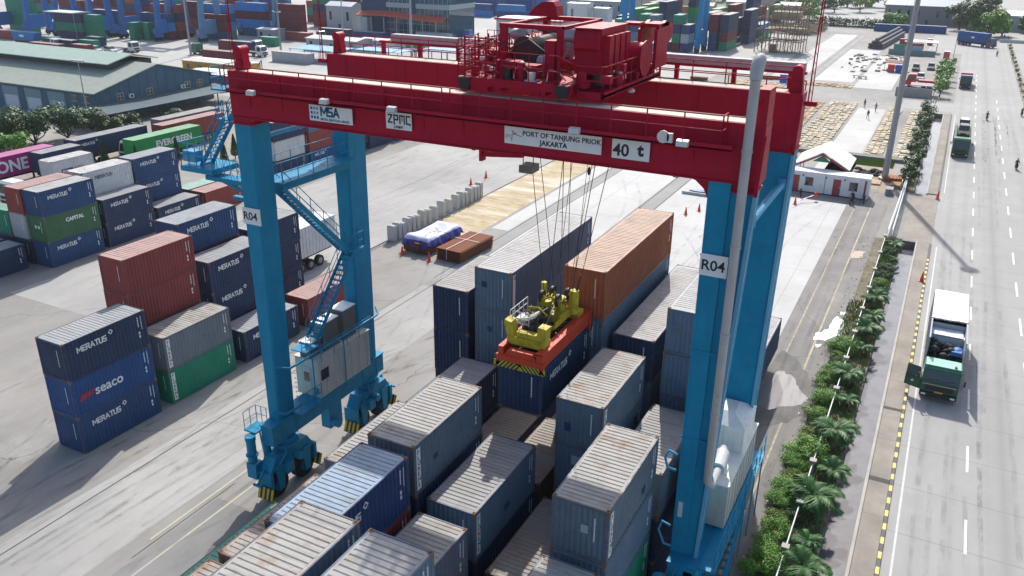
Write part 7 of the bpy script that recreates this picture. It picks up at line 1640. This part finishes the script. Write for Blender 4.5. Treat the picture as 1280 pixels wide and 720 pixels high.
# ================================================================== far right
hd = thing('hedge', 'low dark hedge along the drain behind the pale apron', 'hedge', (-38,362,0)); rn = random.Random(6)
leafcloud(2600, 26, 2.6, 2.4, .8, rn, 1.3, 34, .7).build('foliage', leaf_b, hd); MB().box(-25,-.3,0,25,.3,.5).build('stem', bark, hd)
fy = concrete('far yard', (.40,.41,.40), .1, .03, .2, 0); sheet('far yard', [(-75,372,-22,640)], fy, .02)
gh = shed('wide grey hall with a blue grey roof at the top edge left of the road', -29, 386, 32, 24, 7.2, (.20,.22,.23), (.22,.27,.33), 1.8)
shed('pale blue roofed building at the top right corner', 14, 378, 26, 26, 5.5, (.40,.43,.46), (.48,.56,.64), 1.0)
for j, (x, y) in enumerate(((-29,350),(-17,352.5))):
    farstack(x, y, ['royal'], 'the blue pair lying across the far apron, %s' % ['left','right'][j], 12.192, True)
for j, (x, y, h, r, m) in enumerate(((2.5,352,10.5,6.2,leaf_b),(8.5,350,9,6.0,leaf_a),(-1,372,9,6,leaf_b),(6,380,11,7,leaf_b),(23,372,6,5,leaf_b),(-23,362,5,4,leaf_a),(30,380,7,6,leaf_b),(13,356,6,4,leaf_a))):
    tree('broadleaf_tree', '%s tree by the far junction, %s' % ('light green' if m is leaf_a else 'dark green', ['largest dark one left of the round one','round light one','small one behind','tall one behind the round one','one before the pale roof','one before the grey hall','one at the right frame edge','low one right of the round one'][j]), x, y, h, r, m, group='trees by the far junction', n=3600, size=.95, trunk_h=.15)
tag(MB().box(12,333,0,34,333.4,1.0).build('boundary_wall', plain('pale wall', (.5,.5,.48), .8)), 'low pale boundary wall at the far junction', 'wall')
# median with bushes on the right
mb = MB(); mb.box(14.2,196,0,15.5,330,.18); tag(mb.build('median', swm), kind='structure')
for j in range(14):
    y = 200+j*9; r0 = shrub_proto('shrub', 260, .55, .9, .22, [leaf_b, leaf_y][j % 2], 50+j) if j < 2 else None
    lab = 'low dry shrub on the right-hand median, %s going away' % ord_[j]
    if r0: MED = globals().setdefault('MED', []); MED.append(r0); r0.location = (14.6,y,.15); r0['label'] = lab; r0['group'] = 'shrubs on the median'
    else: copy_thing(MED[j % 2], (14.6,y,.15), j, lab, 'shrubs on the median', 1.1)
# market stalls and junk inside the fence near the junction
shelter = thing('market_shelter', 'long white roofed shelter with maroon and green cladding beyond the apron', 'shelter', (-18,278,0))
mb = MB(); mb.box(3.5,8,3.0,12.6,14,3.2); mb.build('roof', wr2, shelter); mb = MB(); mb.box(0,0,0,12.6,.2,1.6); mb.build('fence_panel', plain('panel grey green', (.18,.26,.26), .8), shelter)
mb = MB(); mb.box(1.2,.25,1.6,4,.35,3.0); mb.mat(1).box(4.2,.3,1.6,9,.4,2.7); mb.mat(2).box(5.5,6.5,1.2,9,6.6,2.9); mb.mat(3).box(2.0,10,.1,4.2,12,3.6); mb.build('cladding', [plain('teal sheet', (.03,.28,.20), .7), plain('grey blue sheet', (.25,.38,.48), .7), reddoor, reddoor], shelter)
mb = MB()
for x in (3.7,8,12.4):
    for y in (8.2,13.7): mb.box(x,y,0,x+.12,y+.12,3.0)
mb.build('post', gal, shelter)
for j, (x, y, c, lb) in enumerate(((-14.9,238,(.55,.03,.03),'red tall bin'),(-13,237.8,(.02,.08,.40),'blue tall bin'),(-35.5,205.5,(.02,.10,.55),'small blue box'),(-3.2,276,(.55,.05,.05),'red small hut'),(-9,310,(.5,.05,.05),'red roofed small hut'))):
    root = thing('storage_bin', lb+' on the far apron', 'bin', (x,y,0)); pm = plain('bin %d' % j, c, .5); mb = MB(); mb.box(0,0,.1,1.6,1.2,1.9); mb.build('body', pm, root); mb = MB(); mb.box(-.05,-.05,1.9,1.65,1.25,2.0); mb.build('lid', white_ink if j > 2 else pm, root)
o = thing('sheet_roof', 'low brown sheet roof behind the red and blue bins', 'roof', (-16,241,0)); mb = MB(); mb.prism([(0,1.9),(3,2.3),(3,2.4),(0,2.0)], 'x', 0, 5.5); mb.build('sheet', rustst, o); mb = MB(); mb.box(.1,.1,0,.2,.2,1.9); mb.box(5.3,.1,0,5.4,.2,1.9); mb.build('post', gal, o)
pp = thing('pipe_pile', 'long pile of dark grey pipes at the end of the pale apron', 'pipe pile', (-24.5,290,0), R(-4)); mb = MB()
for q in range(5):
    for z in range(4-abs(q-2)//1 if q else 2): mb.cyl((q*.9,0,.45+z*.8),(q*.9,46,.45+z*.8),.42,n=9)
mb.build('pipes', plain('pipe grey', (.10,.095,.11), .7), pp); mb = MB(); mb.box(-.5,8,0,4.4,8.3,.05); mb.build('bearer', bark, pp)
for j, (x, y, c, su) in enumerate(((-8.6,243,(.04,.045,.05),True),(-5.2,247,(.12,.16,.19),True),(-6.6,226,(.45,.45,.45),True))):
    car_mesh(c, 'car', ['black car parked beside the blue grey one inside the fence','blue grey car nearest the drain trees','white grey car behind the red pickup'][j], 'cars inside the fence', su, (x,y,0), 0)
rt3 = tractor((.55,.03,.03), None, 'red flatbed truck standing sideways inside the fence', None, (-9.2,217.5,0), R(-90), 4.2, 'flatbed_truck')
mb = MB(); mb.box(0,2.6,1.2,2.4,6,1.7); mb.build('side_board', reddoor, rt3)
tag(MB().box(-10.2,201,0,-3.0,201.15,1.9).build('mesh_fence', plain('fence grey', (.32,.31,.30), .8)), 'grey panel fence below the red flatbed truck', 'fence')
root = thing('tent', 'faded mauve sheet stall behind the grey panel fence', 'stall', (-7.6,203,0)); mb = MB(); mb.box(0,0,2.1,5,4.5,2.25); mb.build('roof', plain('mauve sheet', (.33,.27,.30), .8), root); mb = MB(); [mb.box(x,y,0,x+.1,y+.1,2.1) for x in (.1,4.8) for y in (.1,4.3)]; mb.build('post', gal, root)
for j, (x, y) in enumerate(((-21.6,223.4),(-19.9,222.2))):
    root = thing('bench', 'low grey concrete bench on the bright apron, %s one' % ['left','right'][j], 'bench', (x,y,0)); mb = MB(); mb.box(0,0,.5,3.2 if j == 0 else 2,.5,.65); mb.build('seat', bm_, root); mb = MB(); mb.box(.3,.1,0,.6,.4,.5); mb.build('leg', bm_, root); mb = MB(); mb.box(1.4,.1,0,1.7,.4,.5); mb.build('leg', bm_, root)
rn = random.Random(41); mb = MB()
for k in range(70): x, y = rn.uniform(-27,-13), rn.uniform(232,275); mb.box(x,y,.02,x+rn.uniform(.3,1.3),y+rn.uniform(.6,2.5),rn.uniform(.06,.4))
tag(mb.build('rubble', plain('rubble dark', (.14,.13,.12), .9)), 'scattered dark debris on the bright apron', 'debris', kind='stuff')
sheet('wet slab', [(-38.5,100,-33,128)], plain('pale wash', (.62,.62,.61), .8, var=.08), .010)
br3 = lamp_pole('thin leaning street pole between the far trees and the junction', -.6, 262, 9, 1, .1, 'street_pole')
# stacks seen between the left crane legs
for j, (x, y, ks) in enumerate(((-80.95,83.6,['navy','white','navy']),(-80.95,90.6,['royal','red','steel']),(-80.95,97.6,['navy','navy']),(-80.95,104.6,['navy','navy']),(-80.6,111.6,['navy']),(-83.9,83.6,['navy','navy','white']),(-83.9,90.6,['navy','navy','navy']))):
    for i, k_ in enumerate(ks):
        container('%s container, %s of the %s stack seen through the left crane portal' % (COLN[k_], ordl(i, len(ks)) if len(ks) > 1 else 'only level', ord_[j]), x, y, i*CH, k_, 6.058, CH, 0, 'containers seen through the left crane portal', brand='meratus' if j == 1 and i == 0 else None)
# white lorries in the port
LC = [(.62,.64,.65),(.62,.64,.65),(.05,.16,.10),(.62,.64,.65),(.62,.64,.65),(.6,.6,.6)]
for j, (x, y, rz, tl) in enumerate(((-226,158,90,3),(-202.5,164.5,90,3),(-187.5,173.5,-90,8),(-176.5,185,90,6),(-166.5,176,90,10),(-178,215,90,3))):
    tractor(LC[j], None, ['white lorry cab right of the blue half box in the port','white lorry cab right of the maroon boxes behind the warehouse','dark green tipper truck left of the crane mast','white lorry cab right of the navy box','white lorry cab before the long grey box','white lorry cab amid the maroon stacks'][j], 'lorries in the port', (x,y,0), R(rz), tl, 'truck', tl > 4)
rt_ = thing('skip_container', 'bright blue slanted half height open box on a truck bed in the port', 'skip', (-249,161,0)); mb = MB(); mb.prism([(0,1.2),(9,1.2),(10,3.6),(-.6,3.6)], 'y', 0, 2.5); mb.build('body', paint('skip blue', (.02,.18,.42), .5), rt_); mb = MB(); mb.box(.2,.2,0,9,2.3,1.1); mb.mat(1).box(3,-.02,2.2,5,-.005,2.8); mb.build('bed', [blackm, white_ink], rt_)
for j, (x, y) in enumerate(((-211,160.5),(-207,162))):
    car_mesh((.6,.62,.62), 'car', 'white car %s behind the warehouse roof' % ['left','right'][j], 'cars behind the warehouse', True, (x,y,0), R(80))
# ================================================================== haze
USE_HAZE = True
if USE_HAZE:
    mb = MB(); mb.box(-480,-90,-2.6,200,800,60)
    hz = bpy.data.materials.new('haze'); hz.use_nodes = True; n_ = hz.node_tree; n_.nodes.clear(); ou = n_.nodes.new('ShaderNodeOutputMaterial'); pv = n_.nodes.new('ShaderNodeVolumePrincipled')
    pv.inputs['Color'].default_value = (.90,.95,1,1); pv.inputs['Density'].default_value = .00013; pv.inputs['Anisotropy'].default_value = .2
    n_.links.new(pv.outputs[0], ou.inputs['Volume'])
    o = mb.build('haze', hz); tag(o, kind='stuff'); o.visible_shadow = True
# proto leftovers with no place are removed
for o in list(bpy.data.objects):
    if o.get('label') == 'x':
        for c in list(o.children): bpy.data.objects.remove(c)
        bpy.data.objects.remove(o)

# boxes, trees and sheds wholly hidden behind others are left out
SKIP = set('-300,216,0;-300,216,8;-300,216,10;-286,216,0;-286,216,10;-272,216,0;-272,216,10;-258,218,0;-258,218,3;-258,218,5;-258,218,8;-258,218,10;-244,220,0;-244,220,3;-244,220,5;-244,220,10;-190,264,0;-190,264,3;-190,264,5;-190,264,8;-190,264,10;-176,264,0;-176,264,3;-176,264,5;-176,264,8;-176,264,10;-223,264,10;-209,268,0;-209,268,3;-209,268,10;-120,354,0;-120,354,3;-112,322,0;-112,322,3;-106,312,0;-106,312,3;-106,312,5;-99,296,0;-99,296,3;-99,296,5;-97,283,0;-97,283,3;-97,283,5;-100,268,0;-100,268,3;-96,256,0;-96,256,3;-318,238,0;-318,238,3;-318,238,5;-318,238,8;-318,238,10;-304,238,0;-304,238,3;-304,238,5;-304,238,8;-304,238,10;-291,238,0;-291,238,3;-291,238,5;-291,238,8;-291,238,10;-278,238,0;-278,238,3;-278,238,5;-278,238,8;-278,238,10;-264,238,0;-264,238,3;-264,238,5;-264,238,8;-264,238,10;-250,238,0;-250,238,3;-250,238,10;-237,238,10;-224,238,10;-210,252,10;-248,207,0;-248,207,3;-232,201,3;-275,160,0;-275,160,3;-187,252,0;-187,252,3;-187,252,5;-174,253,0;-174,253,3;-174,253,5;-90,247,0;-90,247,3;-88,246,0;-85,246,0;-85,246,3;-81,244,5;-78,250,5;-84,262,0;-84,262,3;-90,264,0;-90,264,3;-90,264,5;-94,263,0;-94,263,3;-88,280,0;-88,280,3;-72,278,0;-72,278,3;-72,278,5;-66,300,0;-66,300,3;-72,300,0;-72,300,3;-98,300,0;-98,300,3;-98,300,5;-105,320,0;-105,320,3;-105,320,5;-286,216,8;-223,264,8;-146,332,0;-294,198,0;-262,202,0;-262,202,3;-232,201,0;-232,201,5;-85,246,5;-81,244,3;-78,250,3;-70,262,0;-70,262,3;-88,280,5;-66,300,5;-70,330,0;-131,71,0;-133,76,0;-138,72,0;-140,80,0;-132,415,0;-122,420,0;-140,410,0;-90,436,0;-190,462,0;-180,472,0;-169,482,0;-158,462,0;-148,472,0;-138,482,0;-127,462,0;-106,482,0;-96,462,0;-178,372,0;-168,380,0;-158,388,0;-153,396,0;-143,372,0;-129,388,0;-84,84,0;-84,84,3;-84,84,5;-84,91,0;-84,91,3;-84,91,5'.split(';'))
for o in [o for o in bpy.data.objects if o.parent is None and o.get('category') in ('container','tree','building')]:
    if '%d,%d,%d' % tuple(round(v) for v in o.location) in SKIP:
        for c in list(o.children_recursive): bpy.data.objects.remove(c)
        bpy.data.objects.remove(o)
